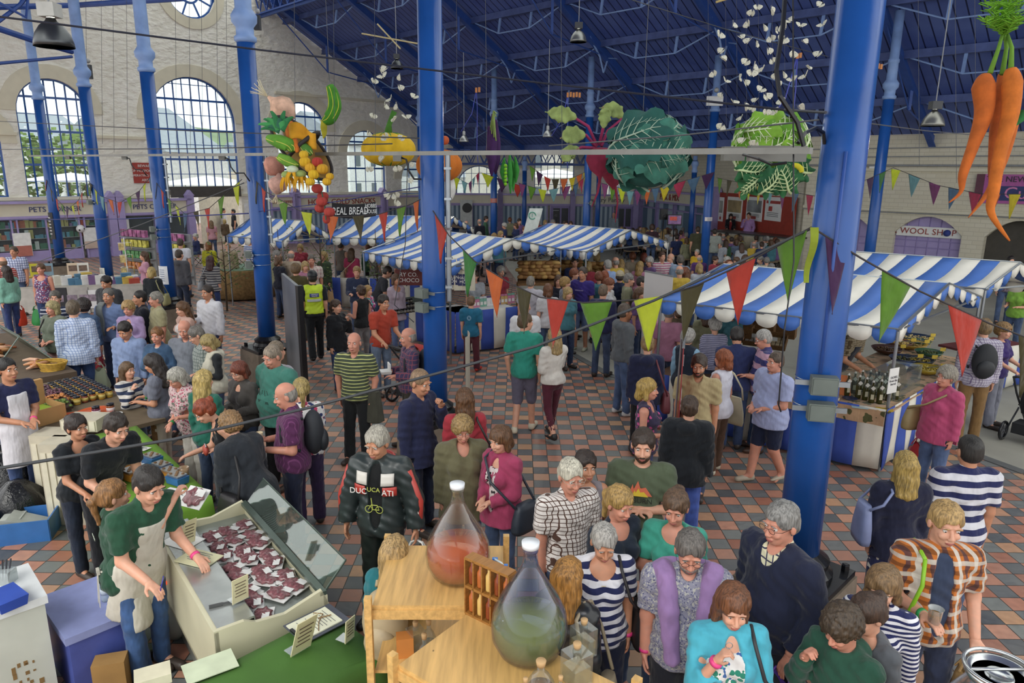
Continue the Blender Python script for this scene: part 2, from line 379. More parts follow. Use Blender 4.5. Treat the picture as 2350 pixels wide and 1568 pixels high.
def rpt(w_,z,off=0.0):return RW0+RD*w_-U*off+Vec((0,0,z))
dA=(rw(1890,560)[0],rw(2002,560)[0],rw(1940,495)[1]);dB=(rw(2048,560)[0],rw(2204,560)[0],rw(2126,497)[1]);dC=(rw(2256,560)[0],rw(2420,560)[0],rw(2340,507)[1])
def seg(d):return(d[0],d[1],0.0,d[2]-.0,'sq')
def warch(name,O,D,L,top,doors,mat):
 O=Vec(O);m=MB();cur=0.0;bk=U*.4
 def pr(poly):m.prism([O+D*w_+Vec((0,0,z))for w_,z in poly],(0,0,0),bk)
 for a,b,zt in doors:
  pr([(cur,0),(a,0),(a,top),(cur,top)]);n=12;h=.62
  pts=[(a+(b-a)*k/n,zt-h*(2*k/n-1)**2)for k in range(n+1)]
  for p,q in zip(pts[:-1],pts[1:]):pr([p,q,(q[0],top),(p[0],top)])
  cur=b
 pr([(cur,0),(L,0),(L,top),(cur,top)]);return struct(m.build(name,mat))
warch('wall_right',RW0,RD,24,6.3,[dA,dB,dC],BRICK)
# ---- window lights
GLASS=glassm('window_glass','f4fafa',.0,.03)
def winframe(idx,O,D,nrm,w0,w1,z0,zs,kind,nx,rails,th=.07):
 m=MB();O=Vec(O)+nrm*.18
 def pt(w_,z):return O+D*w_+Vec((0,0,z))
 c,r=(w0+w1)/2,(w1-w0)/2
 def ztop(w_):return zs+(sqrt(max(0,r*r-(w_-c)**2))if kind.startswith('arch')else 0)
 if kind.startswith('arch'):
  pts=[pt(c-r*cos(pi*k/16),zs+r*sin(pi*k/16))for k in range(17)]
  for a,b in zip(pts[:-1],pts[1:]):m.beam(a,b,.12,.12)
 else:m.beam(pt(w0,zs),pt(w1,zs),.1,.1)
 m.beam(pt(w0,z0),pt(w0,zs),.1,.1);m.beam(pt(w1,z0),pt(w1,zs),.1,.1);m.beam(pt(w0,z0),pt(w1,z0),.1,.1)
 for k in range(1,nx):
  w_=w0+(w1-w0)*k/nx;m.beam(pt(w_,z0),pt(w_,ztop(w_)),.05 if k%2 else .035,.05)
 z=z0;k=0
 while z<zs+r*.8:
  z+=th*9;k+=1
  hw=r if z<zs else(sqrt(max(0,r*r-(z-zs)**2))if kind.startswith('arch')else 0)
  if hw>.1:m.beam(pt(c-hw,z),pt(c+hw,z),.05,.09 if k in rails else .03)
 o=struct(m.build('window_%d'%idx,BLUE));g=MB()
 P=[(w0,z0),(w1,z0)]+([(c+r*cos(pi*k/16),zs+r*sin(pi*k/16))for k in range(17)]if kind.startswith('arch')else[(w1,zs),(w0,zs)])
 g.prism([pt(*p)for p in P],(0,0,0),nrm*.008);g.build('glass',GLASS,o)
 sl=MB();sl.beam(pt(w0-.1,z0-.08)-nrm*.1,pt(w1+.1,z0-.08)-nrm*.1,.3,.08);sl.build('sill',CREAM,o)
for i,(a,b,z0,zs,kd)in enumerate(WIN):
 zz=z0 if kd=='arch' else gw(450,433)[1]
 winframe(i+1,GO,U,V_,a,b,zz,zs,'arch',{0:7,1:10,2:5,3:4,4:3,5:7}[i],(2,4,6),.075 if i<3 else .08)
for i,(a,b,z0,zs,kd)in enumerate(FWIN):winframe(7+i,FW0,FD,Vec((-FD.y,FD.x,0)),a,b,z0,zs,kd,6,(3,),.07)
m=MB();oc=gpt(OCU[0],OCU[1],-.18)
def ring(mb,c,r,w_,n=28):
 pts=[c+U*(r*cos(2*pi*k/n))+Vec((0,0,r*sin(2*pi*k/n)))for k in range(n)]
 for k in range(n):mb.beam(pts[k],pts[(k+1)%n],w_,w_)
ring(m,oc,OCU[2],.16);ring(m,oc,OCU[2]*.36,.09)
for k in range(8):
 a=pi*(k+.5)/4;d=U*cos(a)+Vec((0,0,sin(a)));m.beam(oc+d*OCU[2]*.36,oc+d*OCU[2],.07,.07)
o=struct(m.build('window_10',BLUE));g=MB();g.prism([oc+U*(OCU[2]*cos(k*.2244))+Vec((0,0,OCU[2]*sin(k*.2244)))for k in range(28)],(0,0,0),V_*.008);g.build('glass',GLASS,o)
# smooth surrounds round the lights, string courses
m=MB();m.m=0
for(a,b,z0,zs,kd)in WIN:
 c,r=(a+b)/2,(b-a)/2;R_=r+(.55 if r>.8 else .35)
 for k in range(16):
  t0,t1=pi*k/16,pi*(k+1)/16
  q=[(c+rr*cos(t),zs+rr*sin(t))for rr,t in((r,t0),(R_,t0),(R_,t1),(r,t1))]
  m.prism([gpt(x,z,.0)for x,z in q],(0,0,0),-V_*.05)
for k in range(28):
 t0,t1=2*pi*k/28,2*pi*(k+1)/28;r,R_=OCU[2],OCU[2]+.45
 m.prism([gpt(OCU[0]+rr*cos(t),OCU[1]+rr*sin(t),0)for rr,t in((r,t0),(R_,t0),(R_,t1),(r,t1))],(0,0,0),-V_*.05)
struct(m.build('trim_1',CREAM));m=MB()
zc=gw(200,313)[1];zd=gw(740,222)[1]
for x0,x1,z in((0,a1-.1,zc),(b1+.1,a2-.3,zc),(b2+.3,gw(600,300)[0],zc),(gw(630,211)[0],gw(880,237)[0],zd),(0,b5,gw(300,452)[1])):m.beam(gpt(x0,z,.04),gpt(x1,z,.04),.16,.12)
m.beam(FW0+Vec((0,-.05,fw(1100,450)[1])),FW1+Vec((0,-.05,fw(1100,450)[1])),.2,.12)
for z in(rw(2100,484)[1],rw(2100,390)[1]):m.beam(rpt(0,z,.06),rpt(22,z,.06),.12,.1)
struct(m.build('trim_2',CREAM))
m=MB()
for z in(rw(2100,490)[1],rw(2100,340)[1],rw(2100,360)[1]):m.tube([rpt(0,z,.14),rpt(9,z+.02,.14),rpt(20,z,.14)],.018,5)
m.tube([rpt(0,rw(2100,380)[1],.16),rpt(22,rw(2100,380)[1],.16)],.035,6)
tag(m.build('wall_conduit',GREY),'grey conduits running along the cream brick wall above the wool shop','conduit')
# ---- roof
def roofm():
 m,nt,b=newmat('blue_boarded_roof');g=N(nt,'ShaderNodeNewGeometry');s=N(nt,'ShaderNodeSeparateXYZ');nt.links.new(g.outputs['Position'],s.inputs[0])
 q=mth(nt,'MULTIPLY',mth(nt,'SUBTRACT',s.outputs[1],s.outputs[0]),.7071/.33);fr=mth(nt,'FRACT',q)
 ln=mth(nt,'LESS_THAN',fr,.12);f=noise(nt,g.outputs['Position'],.9,4)
 c=ramp(nt,f,[(.3,hx('40549c')),(.7,hx('5a70b4'))]);nt.links.new(mix(nt,ln,c,hx('131c4a')),b.inputs['Base Color'])
 b.inputs['Roughness'].default_value=.55;bump(nt,b,ln,.02,-.6);return m
ROOF=roofm();m=MB();S0,S1=17.2,29.1;QW=35.3
m.prism([SQ(S0,-8,roofz(S0)),SQ(S0,QW,roofz(S0)),SQ(S1,QW,roofz(S1)),SQ(S1,-8,roofz(S1))],(0,0,0),(0,0,.15))
m.prism([SQ(S1,4,5.24),SQ(S1,QW,5.24),SQ(40,QW,5.24),SQ(40,4,5.24)],(0,0,0),(0,0,.12));m.prism([SQ(9,-8,16.5),SQ(9,QW,16.5),SQ(-3,QW,9.8),SQ(-3,-8,9.8)],(0,0,0),(0,0,.15));struct(m.build('ceiling',ROOF))
m=MB();m.prism([SQ(9,-8,roofz(9)),SQ(9,QW,roofz(9)),SQ(S0,QW,roofz(S0)),SQ(S0,-8,roofz(S0))],(0,0,0),(0,0,.02))
rg=struct(m.build('ceiling_glazing',glassm('roof_glass','fafcfc',.1,.03)));m=MB()
for k in range(47):m.beam(SQ(9,-7.4+k*.9,roofz(9)-.03),SQ(S0,-7.4+k*.9,roofz(S0)-.03),.05,.06)
m.build('glazing_bar',GREY,rg)
m=MB()
PUR=(18.6,20.7,22.8,24.9,27.0)
for s in PUR:
 m.beam(SQ(s,-7,roofz(s)-.12),SQ(s,QW,roofz(s)-.12),.1,.22);m.beam(SQ(s,-7,roofz(s)-.24),SQ(s,QW,roofz(s)-.24),.2,.03)
m.beam(SQ(29.1,-7,5.1),SQ(29.1,QW,5.1),.2,.3)
struct(m.build('ceiling_purlins',plain('4a5c95',.6,0,.2,3)))
ST=[23.5+5.1*k for k in(-5,-4,-3,-2,-1,0,1,2)]
m=MB()
for q in ST:
 for s0_,s1_ in((17.2,29.1),):
  a,b=SQ(s0_,q,roofz(s0_)-.3),SQ(s1_,q,roofz(s1_)-.3);m.beam(a,b,.05,.32)
  m.beam(a-Vec((0,0,.17)),b-Vec((0,0,.17)),.22,.04)
 m.tube([SQ(23,q,8.2),SQ(20,q-.02,8.6),SQ(17.2,q,11.2)],.03,5);m.tube([SQ(23,q,8.2),SQ(26,q,5.9),SQ(29,q,5.2)],.03,5)
 for s in(20,26):m.beam(SQ(s,q,roofz(s)-.4),SQ(s,q,{20:8.6,26:5.9}[s]),.09,.09)
struct(m.build('ceiling_rafters',BLUED));m=MB()
for q0,q1 in zip(ST[:-1],ST[1:]):
 for s in PUR:
  z=roofz(s)-.2;p=[SQ(s,q0+.1,z),SQ(s-.1,q0+1.7,z-.62),SQ(s-.1,q1-1.7,z-.62),SQ(s,q1-.1,z)]
  m.tube(p,.028,5)
  for k in(1,2):m.beam(p[k],Vec((p[k].x,p[k].y,z))+U*.1,.09,.05)
struct(m.build('ceiling_tie_rods',BLUEL))
# lattice girders
m=MB()
def lattice(m,a,b,h,n,w_=.07):
 a,b=Vec(a),Vec(b);d=Vec((0,0,h));m.beam(a,b,w_*1.6,w_);m.beam(a-d,b-d,w_*1.6,w_)
 for k in range(n):
  p,q,r_=a.lerp(b,k/n),a.lerp(b,(k+.5)/n)-d,a.lerp(b,(k+1)/n);m.beam(p,q,w_*.7,w_*.7);m.beam(q,r_,w_*.7,w_*.7)
lattice(m,SQ(17.2,QW,11.85),SQ(17.2,10,11.85),.75,36);m.beam(SQ(17.3,QW,11.0),SQ(17.3,10,11.0),.12,.12)
lattice(m,SQ(28.6,QW-.5,5.1),SQ(33.5,26.5,5.1),.85,10);lattice(m,fwp:=Vec((-4.6,44.2,5.05)),Vec((7.6,42.5,5.05)),.85,17)
struct(m.build('ceiling_lattice_girder',BLUED))
# beams between the near-row columns (upper left of the view)
m=MB();a,b,c=at(-30,17,17.5),at(175,12,19.8),at(420,-4,17.0)
m.tube([a,b,c],.07,8);m.tube([at(-20,60,17.5),at(75,92,18.5),at(165,118,19.7)],.08,8);m.tube([at(-20,147,17.5),at(165,130,19.7)],.04,6)
m.tube([at(-5,50,17.5),at(45,12,17.9),at(70,-20,18)],.05,6);m.tube([at(-5,5,17.5),at(60,40,17.9),at(66,-20,18)],.04,6)
struct(m.build('ceiling_braces',BLUED))
# ---- columns
def column(x,y,r=.155,top=9.0,ringz=6.43,base=.65,label='',extra=True):
 t=thing('cast_iron_column',label,'column',(x,y,0));m=MB()
 m.lathe([(r*1.02,base),(r,base+2),(r*.97,ringz-.45)],28);m.build('shaft',BLUE,t,True)
 m=MB();m.lathe([(r*.97,ringz-.45),(r*1.2,ringz-.42),(r*1.2,ringz-.36),(r*.95,ringz-.33),(r*.95,ringz-.2),(r*1.35,ringz-.12),(r*1.4,ringz-.02),(r*1.2,ringz+.03),(r*.9,ringz+.1),(r*.85,top-1.4),(r*.98,top-1.38),(r*.98,top-1.3),(r*.82,top-1.28),(r*.82,top)],24)
 m.build('capital',BLUEL,t,True)
 if base>.3:
  m=MB();m.lathe([(r*1.75,base-.05),(r*1.75,base),(r*1.5,base+.05),(r*1.55,base+.1),(r*1.2,base+.14),(r*1.02,base+.16)],28)
  m.box((0,0,base-.07),(.72,.72,.05),Rot(pi/4,3,'Z'))
  for k in range(4):a=pi/2*k;m.lathe([(.035,base-.045),(.035,base+.01),(.02,base+.02)],6,(cos(a)*.42,sin(a)*.42,0))
  m.build('base_plate',BLACK,t)
  m=MB();R_=Rot(pi/4,3,'Z');m.box((0,0,(base-.1)/2),(.8,.8,base-.1),R_,None,.94)
  m.build('plinth',plain('7d6f5f',.8,0,.2,5,bmp=.5),t)
 return t
COLN=[((-15.8,24.4),'blue cast-iron column second row back, behind the book stall shelves at far left'),((-11.9,20.4),'blue cast-iron column with a plinth beside the book table'),((-8.5,17.1),'blue cast-iron column with a white notice taped on it'),((-4.72,13.05),'blue cast-iron column beside the grey folded screen'),((-1.1,9.3),'blue cast-iron column on a stone plinth behind the bald man in navy'),((2.4,5.45),'nearest and thickest-looking blue column, crossing the whole picture height')]
for(x,y),lb in COLN:column(x,y,label=lb,top=10.5,r=.165 if x>0 else .155)
for(x,y),lb in[((-5.0,37.4),'distant blue column just left of the pale banner with a black roundel'),((-1.14,33.8),'blue column behind the purple hanging aubergine'),((2.84,29.9),'blue column behind the hanging beetroot'),((7.0,26.7),'blue column with a small red and white notice by the standing man'),((10.71,21.75),'blue column in front of the wool shop')]:
 column(x,y,label=lb,top=roofz((x+y)*R2)-.3,base=.02)
for px,Z,lb in[(1203,38,'slim blue column under the lattice girder, left of the green and white flag banner'),(1372,36,'slim blue column behind the beetroot roots with grey boxes'),(1588,33,'slim blue column beside the television screen'),]:
 p=at(px,480,Z);column(p.x,p.y,r=.12,top=4.6,ringz=4.3,base=.02,label=lb)
m=MB();t0=None
for q in ST[3:]:
 c=SQ(23,q,7.6);
 for sg in(-1,1):m.tube([c,c+U*sg*.25+Vec((0,0,.55)),c+U*sg*.9+Vec((0,0,.9-sg*.3))],.035,6)
struct(m.build('ceiling_brackets',BLUEL))
# fittings on columns
def boxes(x,y,z,ang,s=1.0,lab='',n=2):
 t=thing('junction_box',lab,'junction box',(x,y,z),ang);m=MB();k=MB();b_=MB()
 for i in range(n):
  zz=-.21*i*s;m.box((0,-.235,zz),(.19*s,.1*s,.14*s));m.box((0,-.235-.05*s,zz),(.17*s,.02,.12*s))
  b_.box((0,-.18,zz),(.4*s,.02,.04))
  k.tube([Vec((cos(a)*.168,sin(a)*.168,zz))for a in[2*pi*j/20 for j in range(20)]],.004,4,closed=True)
 m.build('box',plain('68716a',.5,.2,.1,8),t);b_.build('bracket',STEEL,t);k.build('strap',STEEL,t);return t
boxes(2.4,5.45,2.32,radians(-12),1.0,'pair of grey-green electrical boxes strapped to the nearest column')
boxes(-1.1,9.3,2.33,radians(-38),.9,'pair of grey electrical boxes strapped to the column behind the bald man in navy')
boxes(-4.72,13.05,2.35,radians(-60),.9,'pair of grey electrical boxes strapped to the column by the grey screen')
boxes(-8.5,17.1,2.45,radians(-50),.9,'pair of grey electrical boxes on the column with the taped notice')
boxes(-11.9,20.4,2.9,radians(-40),.9,'single grey electrical box on the column beside the book table',n=1)
boxes(2.84,29.9,2.6,radians(60),1.2,'grey electrical boxes on the column behind the beetroot',n=1)
def pipe(x,y,dx,dy,z0,z1,lab,mt=STEEL):
 m=MB();m.tube([(x+dx,y+dy,z0),(x+dx,y+dy,z1)],.035,8);
 for k in range(5):m.box((x+dx,y+dy,z0+(z1-z0)*(k+.5)/5),(.09,.09,.03))
 tag(m.build('cable_pipe',mt,smooth=False),lab,'pipe')
pipe(-1.1,9.3,.2,-.02,2.2,4.1,'grey cable pipe beside the column behind the bald man in navy')
pipe(-4.72,13.05,.19,.03,2.55,4.15,'grey cable pipe beside the column by the grey screen')
pipe(-8.5,17.1,.19,.03,2.6,4.1,'grey cable pipe beside the column with the taped notice')
m=MB();m.tube([(2.4-.06,5.45-.17,2.4),(2.4-.06,5.45-.17,4.05)],.014,8);tag(m.build('cable_pipe',BLUED,smooth=True),'thin blue pipe running up the face of the nearest column','pipe')
# ---- outside, seen through the lights
def hall_out(px,py,d):return at(px,py,d)
m=MB();m.bx(-120,38,-.4,60,140,-.3)
struct(m.build('ground_outside',plain('9a9a94',.9)))
def house(px0,px1,py_eave,Z,ridge,mat,lab,roofmat,depth=10):
 a,b=at(px0,py_eave,Z),at(px1,py_eave,Z*1.12);t=thing('house',lab,'building',(a.x,a.y,0));d=(b-a);d.z=0;L=d.length;d.normalize();n=Vec((-d.y,d.x,0));h=a.z
 m=MB();m.prism([Vec((0,0,0)),d*L,d*L+Vec((0,0,h)),Vec((0,0,h))],(0,0,0),n*depth);m.build('walls',mat,t)
 m=MB();m.prism([-n*.4+Vec((0,0,h-.1)),n*depth/2+Vec((0,0,h+ridge)),n*(depth+.4)+Vec((0,0,h-.1))],(0,0,0),d*L);m.build('roof',roofmat,t)
 m=MB();
 for k in range(max(2,int(L/3))):
  for zz in(1.2,4.0):
   if zz+1.3<h:m.box(d*(1.5+3*k)-n*.02+Vec((0,0,zz+.7)),(.9,.06,1.2),Matrix((d,n,Vec((0,0,1)))).transposed())
 m.build('window',plain('55606a',.2),t);return t
SLATE=plain('8a939c',.7,0,.08,3);RW_=plain('dfe2e2',.7)
house(372,520,345,47,3.2,RW_,'white house with a grey slate roof seen through the big arched window',SLATE)
house(585,800,395,72,3,plain('c9b9a4',.8),'buff house outside the arched window behind the hanging basket',SLATE)
house(800,900,330,66,3,RW_,'pale house outside the arched window behind the pumpkin',SLATE)
house(1000,1180,405,75,2,RW_,'white building outside the distant arched window',SLATE)
house(1200,1480,330,60,2,plain('b9b4aa',.8),'grey rubble building outside the square window',SLATE)
house(60,240,330,62,3,plain('cfd0cc',.8),'pale building beyond the trees outside the first arched window',SLATE)
def tree(p,h,w_,lab):
 t=thing('leafy_tree',lab,'tree',(p.x,p.y,0));m=MB();m.tube([(0,0,0),(.1,0,h*.6)],[.2,.08],8);m.build('trunk',plain('5a4a38',.9),t);m=MB()
 for k in range(420):
  a,b_,c_=RNG.normal(size=3);q=Vec((a,b_,c_)).normalized()*(RNG.rand()**.4);c=Vec((q.x*w_/2,q.y*w_/2,h*.62+q.z*h*.38));s=.14+RNG.rand()*.16
  R_=Rot(RNG.rand()*6.3,3,'Z')@Rot(RNG.rand()*3,3,'X');m.box(c,(s*1.6,s,.03),R_)
 m.build('foliage',plain('6f8a3c',.8,0,.3,2),t)
p=gp(130,360,5.2)
for px,Z,h,w_,lab in((150,42,6.2,6,'broad green tree outside the first arched window'),(-20,40,6.5,6,'green tree outside the window cut by the picture edge'),(205,50,6.5,6,'smaller green tree behind the broad one outside the first arched window')):
 q=at(px,400,Z);tree(q,h,w_,lab)
MARQ=plain('f0f1ee',.6,0,.02,2)
for px0,px1,py,Z,lab in((95,230,405,36,'white marquee roof outside the first arched window'),(385,560,412,40,'white marquee roof outside the big arched window'),(1210,1330,395,54,'white marquee roof outside the square window')):
 a,b=at(px0,py+12,Z),at(px1,py+12,Z*1.1);c=(a+b)/2;t=thing('marquee',lab,'marquee',(c.x,c.y,0));m=MB();w_=(b-a).length/2;h=a.z;ph=at((px0+px1)/2,py-8,Z).z
 m.add([(-w_,-2.5,h),(w_,-2.5,h),(w_,2.5,h),(-w_,2.5,h),(0,0,ph)],[(0,1,4),(1,2,4),(2,3,4),(3,0,4),(3,2,1,0)]);m.build('canopy',MARQ,t)
 m=MB();[m.tube([(x,y,0),(x,y,h)],.04,6)for x in(-w_,w_)for y in(-2.5,2.5)];m.build('pole',STEEL,t)
m=MB();m.sheet(lambda u,v:(-140+240*u,150+40*v,-.4+(10+5*sin(u*9))*sin(v*1.57)**.6),30,8);struct(m.build('hill',plain('6c7f5c',.9,0,.3,.08),smooth=True))
# outside awning and wall of the way out
m=MB();a,b=at(455,452,36),at(560,446,40);m.prism([a,b,b+Vec((0,0,.5)),a+Vec((0,0,.5))],(0,0,0),(0,.05,0));m.prism([a,b,Vec((b.x,b.y,0)),Vec((a.x,a.y,0))],(0,2.5,0),(0,2.55,0))
tag(m.build('tent_front',plain('d8d2c0',.7)),'cream scalloped tent front seen through the open way out','tent')
# ================================================================= figures: one smooth surface grown round a posed skeleton
def nets(F,ax):
 """surface of the field F < 0 on the grid ax=(xs,ys,zs): vertices and quads"""
 S=F<0;nx,ny,nz=F.shape
 c=np.zeros((nx-1,ny-1,nz-1),np.int8)
 for i in(0,1):
  for j in(0,1):
   for k in(0,1):c+=S[i:nx-1+i,j:ny-1+j,k:nz-1+k]
 I,J,K=np.nonzero((c>0)&(c<8));n=len(I)
 if n==0:return np.zeros((0,3)),np.zeros((0,4),int)
 acc=np.zeros((n,3));cnt=np.zeros(n)
 for a in range(3):
  o=[b for b in range(3)if b!=a]
  for u in(0,1):
   for v in(0,1):
    d=[0,0,0];d[o[0]]=u;d[o[1]]=v;e=d[:];e[a]=1
    f0=F[I+d[0],J+d[1],K+d[2]];f1=F[I+e[0],J+e[1],K+e[2]];m=(f0<0)!=(f1<0)
    t=np.where(m,f0/np.where(m,f0-f1,1),0);p=np.zeros((n,3));p[:,o[0]]=u;p[:,o[1]]=v;p[:,a]=t
    acc[m]+=p[m];cnt[m]+=1
 acc/=cnt[:,None];idx=-np.ones(c.shape,int);idx[I,J,K]=np.arange(n)
 P=np.empty((n,3))
 for a,(q,xs)in enumerate(zip((I,J,K),ax)):P[:,a]=xs[q]+acc[:,a]*(xs[1]-xs[0])
 Q=[]
 for a in range(3):
  o=[(a+1)%3,(a+2)%3];sl0=[slice(None)]*3;sl1=[slice(None)]*3;sl0[a]=slice(0,-1);sl1[a]=slice(1,None)
  e=S[tuple(sl0)]!=S[tuple(sl1)];W=np.nonzero(e);W=[x for x in W]
  ok=(W[o[0]]>0)&(W[o[1]]>0)&(W[o[0]]<F.shape[o[0]]-1)&(W[o[1]]<F.shape[o[1]]-1);W=[x[ok]for x in W]
  def cell(du,dv):
   w_=[x.copy()for x in W];w_[o[0]]=w_[o[0]]-du;w_[o[1]]=w_[o[1]]-dv;return idx[w_[0],w_[1],w_[2]]
  q=np.stack([cell(1,1),cell(0,1),cell(0,0),cell(1,0)],1);fl_=~S[W[0],W[1],W[2]]
  q[fl_]=q[fl_][:,::-1];Q.append(q)
 Q=np.concatenate(Q);return P,Q[(Q>=0).all(1)]
class Field:
 def __init__(s,lo,hi,g):
  s.g=g;s.ax=[np.arange(lo[a]-2*g,hi[a]+3*g,g)for a in range(3)]
  s.F=np.full([len(x)for x in s.ax],.12,np.float32)
 def sub(s,lo,hi):
  r=[]
  for a in range(3):
   i=int(max(0,(lo[a]-s.ax[a][0])//s.g));j=int(min(len(s.ax[a]),(hi[a]-s.ax[a][0])//s.g+2));r.append(slice(i,max(i,j)))
  return tuple(r)
 def pts(s,r):return np.meshgrid(s.ax[0][r[0]],s.ax[1][r[1]],s.ax[2][r[2]],indexing='ij')
 def put(s,r,d,k):
  f=s.F[r]
  if k>0:h=np.maximum(k-np.abs(f-d),0)/k;s.F[r]=np.minimum(f,d)-h*h*k*.25
  else:s.F[r]=np.minimum(f,d)
 def cap(s,a,b,ra,rb,k=.02):
  a,b=np.array(a,float),np.array(b,float);m=max(ra,rb)+k+.13 if k>.03 else max(ra,rb)+k+.02
  r=s.sub(np.minimum(a,b)-m,np.maximum(a,b)+m)
  if 0 in s.F[r].shape:return
  X,Y,Z=s.pts(r);d=b-a;L=max(d.dot(d),1e-9)
  t=np.clip(((X-a[0])*d[0]+(Y-a[1])*d[1]+(Z-a[2])*d[2])/L,0,1)
  D=np.sqrt((X-a[0]-t*d[0])**2+(Y-a[1]-t*d[1])**2+(Z-a[2]-t*d[2])**2)-(ra+t*(rb-ra));s.put(r,D,k)
 def ell(s,c,rad,R=None,k=.02,cut=False):
  c=np.array(c,float);rad=np.array(rad,float);m=rad.max()+k+.02;r=s.sub(c-m,c+m)
  if 0 in s.F[r].shape:return
  X,Y,Z=s.pts(r);P=[X-c[0],Y-c[1],Z-c[2]]
  if R is not None:P=[R[0][i]*P[0]+R[1][i]*P[1]+R[2][i]*P[2]for i in range(3)]
  k0=np.sqrt(sum((p/q)**2 for p,q in zip(P,rad)));k1=np.sqrt(sum((p/q**2)**2 for p,q in zip(P,rad)))+1e-6;D=k0*(k0-1)/k1
  if cut:s.F[r]=np.maximum(s.F[r],-D)if k<=0 else s._smax(s.F[r],-D,k)
  else:s.put(r,D,k)
 def _smax(s,a,b,k):h=np.maximum(k-np.abs(a-b),0)/k;return np.maximum(a,b)+h*h*k*.25
 def mesh(s):return nets(s.F,s.ax)
def rotm(rx=0,ry=0,rz=0):return np.array(Rot(radians(rz),3,'Z')@Rot(radians(rx),3,'X')@Rot(radians(ry),3,'Y'))
def tomesh(name,parts,sm=True):
 V,F,k=[],[],0
 for p,q in parts:V.append(p);F.append(q+k);k+=len(p)
 V=np.concatenate(V);F=np.concatenate(F);me=bpy.data.meshes.new(name);me.vertices.add(len(V));me.vertices.foreach_set('co',V.astype(np.float32).ravel())
 me.loops.add(len(F)*4);me.loops.foreach_set('vertex_index',F.astype(np.int32).ravel());me.polygons.add(len(F))
 me.polygons.foreach_set('loop_start',np.arange(len(F),dtype=np.int32)*4);me.polygons.foreach_set('loop_total',np.full(len(F),4,np.int32))
 me.polygons.foreach_set('use_smooth',[True]*len(F));me.materials.append(None);me.update();return me
class Pose:
 """joints in metres; the figure faces -Y; its right hand is at -X"""
 def __init__(s,H=1.72,sex='m',build=1.0,lean=0,hp=0,hy=0,ht=0,arms=('down','down'),legs='stand',twist=0):
  k=s.k=H/1.75;s.sex=sex;s.b=build;s.hp,s.hy=hp,hy;fem=sex=='f'
  s.hipz={'sit':.50,'kneel':.55}.get(legs,.92)*(k if legs not in('sit',)else 1)
  T=rotm(lean,0,0);T2=rotm(lean,0,twist);s.T=T2
  def tp(x,y,z):return T2@np.array([x*k,y*k,(z-.92)*k])+np.array([0,0,s.hipz])
  s.tp=tp;s.pel=tp(0,0,.95);s.waist=tp(0,0,1.1);s.chest=tp(0,0,1.28);s.neck=tp(0,.02,1.46)
  sw=.165 if fem else .185;s.sh=[tp(-sw*(1+.3*(build-1)),.01,1.405),tp(sw*(1+.3*(build-1)),.01,1.405)]
  hl=lean*.35;s.HR=rotm(hl+hp,ht,hy);s.hb=s.neck+T2@np.array([0,-.015*k,.07*k]);s.hc=s.hb+s.HR@np.array([0,-.01*k,.105*k])
  s.hk=1.02 if fem else 1.06
  s.top=s.hc+s.HR@np.array([0,.01,.118*k])
  A={'down':((.1,.03,-1),(.02,-.12,-1),0),'out':((.35,.02,-1),(.1,-.15,-1),0),'bent':((.12,-.02,-1),(-.35,-1,.05),0),'low':((.15,-.1,-1),(-.45,-.75,-.45),0),'up':((.2,-.35,-1),(-.28,-.55,.9),1),'mouth':((.15,-.55,-1),(-.42,-.25,.95),1),'chest':((.2,-.25,-1),(-.85,-.45,.45),1),'cross':((.16,-.22,-1),(-1,-.42,.06),1),'reach':((.05,-.8,-.75),(0,-1,-.25),0),'table':((.1,-.45,-1),(-.1,-1,-.45),0),'pocket':((.22,.12,-1),(-.12,-.2,-1),0),'lift':((.3,-.9,.0),(-.2,-.6,.75),1),'side':((.8,-.3,-.6),(.5,-.8,-.1),0),'hold':((.25,.1,-1),(-.1,-.55,-.7),0),'back':((.3,.35,-1),(-.4,.2,-1),0),'clasp':((.1,-.12,-1),(-.62,-.8,-.25),0),'pointy':((.6,-.4,-.5),(.6,-.5,.2),0)}
  s.el,s.wr,s.hd,s.curl=[],[],[],[]
  for i,sg in((0,-1),(1,1)):
   u,f,c=A[arms[i]]if isinstance(arms[i],str)else arms[i]
   u=np.array([u[0]*sg,u[1],u[2]],float);f=np.array([f[0]*sg,f[1],f[2]],float);u=T2@_n(u)if arms[i]not in('down',)else _n(u);f=rotm(0,0,twist)@_n(f)
   e=s.sh[i]+u*.285*k;w_=e+f*.245*k;s.el.append(e);s.wr.append(w_);s.hd.append(f);s.curl.append(c)
  s.hip=[np.array([-.09*k,0,s.hipz]),np.array([.09*k,0,s.hipz])];L=.44*k;s.kn,s.an,s.toe=[],[],[]
  for i,sg in((0,-1),(1,1)):
   if legs=='sit':kn=s.hip[i]+np.array([sg*.05,-L,.0]);an=kn+np.array([0,-.02,-(s.hipz-.08)])
   elif legs=='walk':
    y=-.16 if i==0 else .2;kn=s.hip[i]+np.array([0,-.10 if i==0 else .02,-.43*k]);an=np.array([s.hip[i][0],y,.08 if i==0 else .13])
   elif legs=='wide':kn=s.hip[i]+np.array([sg*.07,-.02,-.43*k]);an=np.array([s.hip[i][0]+sg*.12,0,.08])
   else:kn=s.hip[i]+np.array([sg*.015,-.02,-.43*k]);an=np.array([s.hip[i][0]+sg*.02,.01 if i else-.05,.08])
   s.kn.append(kn);s.an.append(an);s.toe.append(an+np.array([sg*.03,-.16*k,-.045 if an[2]<.1 else-.09]))
  s.T=T2
def fsize(P,m=.25):
 pts=[P.neck,P.top,P.pel]+P.sh+P.el+P.wr+P.kn+P.an+P.toe;a=np.array(pts);return a.min(0)-m,a.max(0)+m
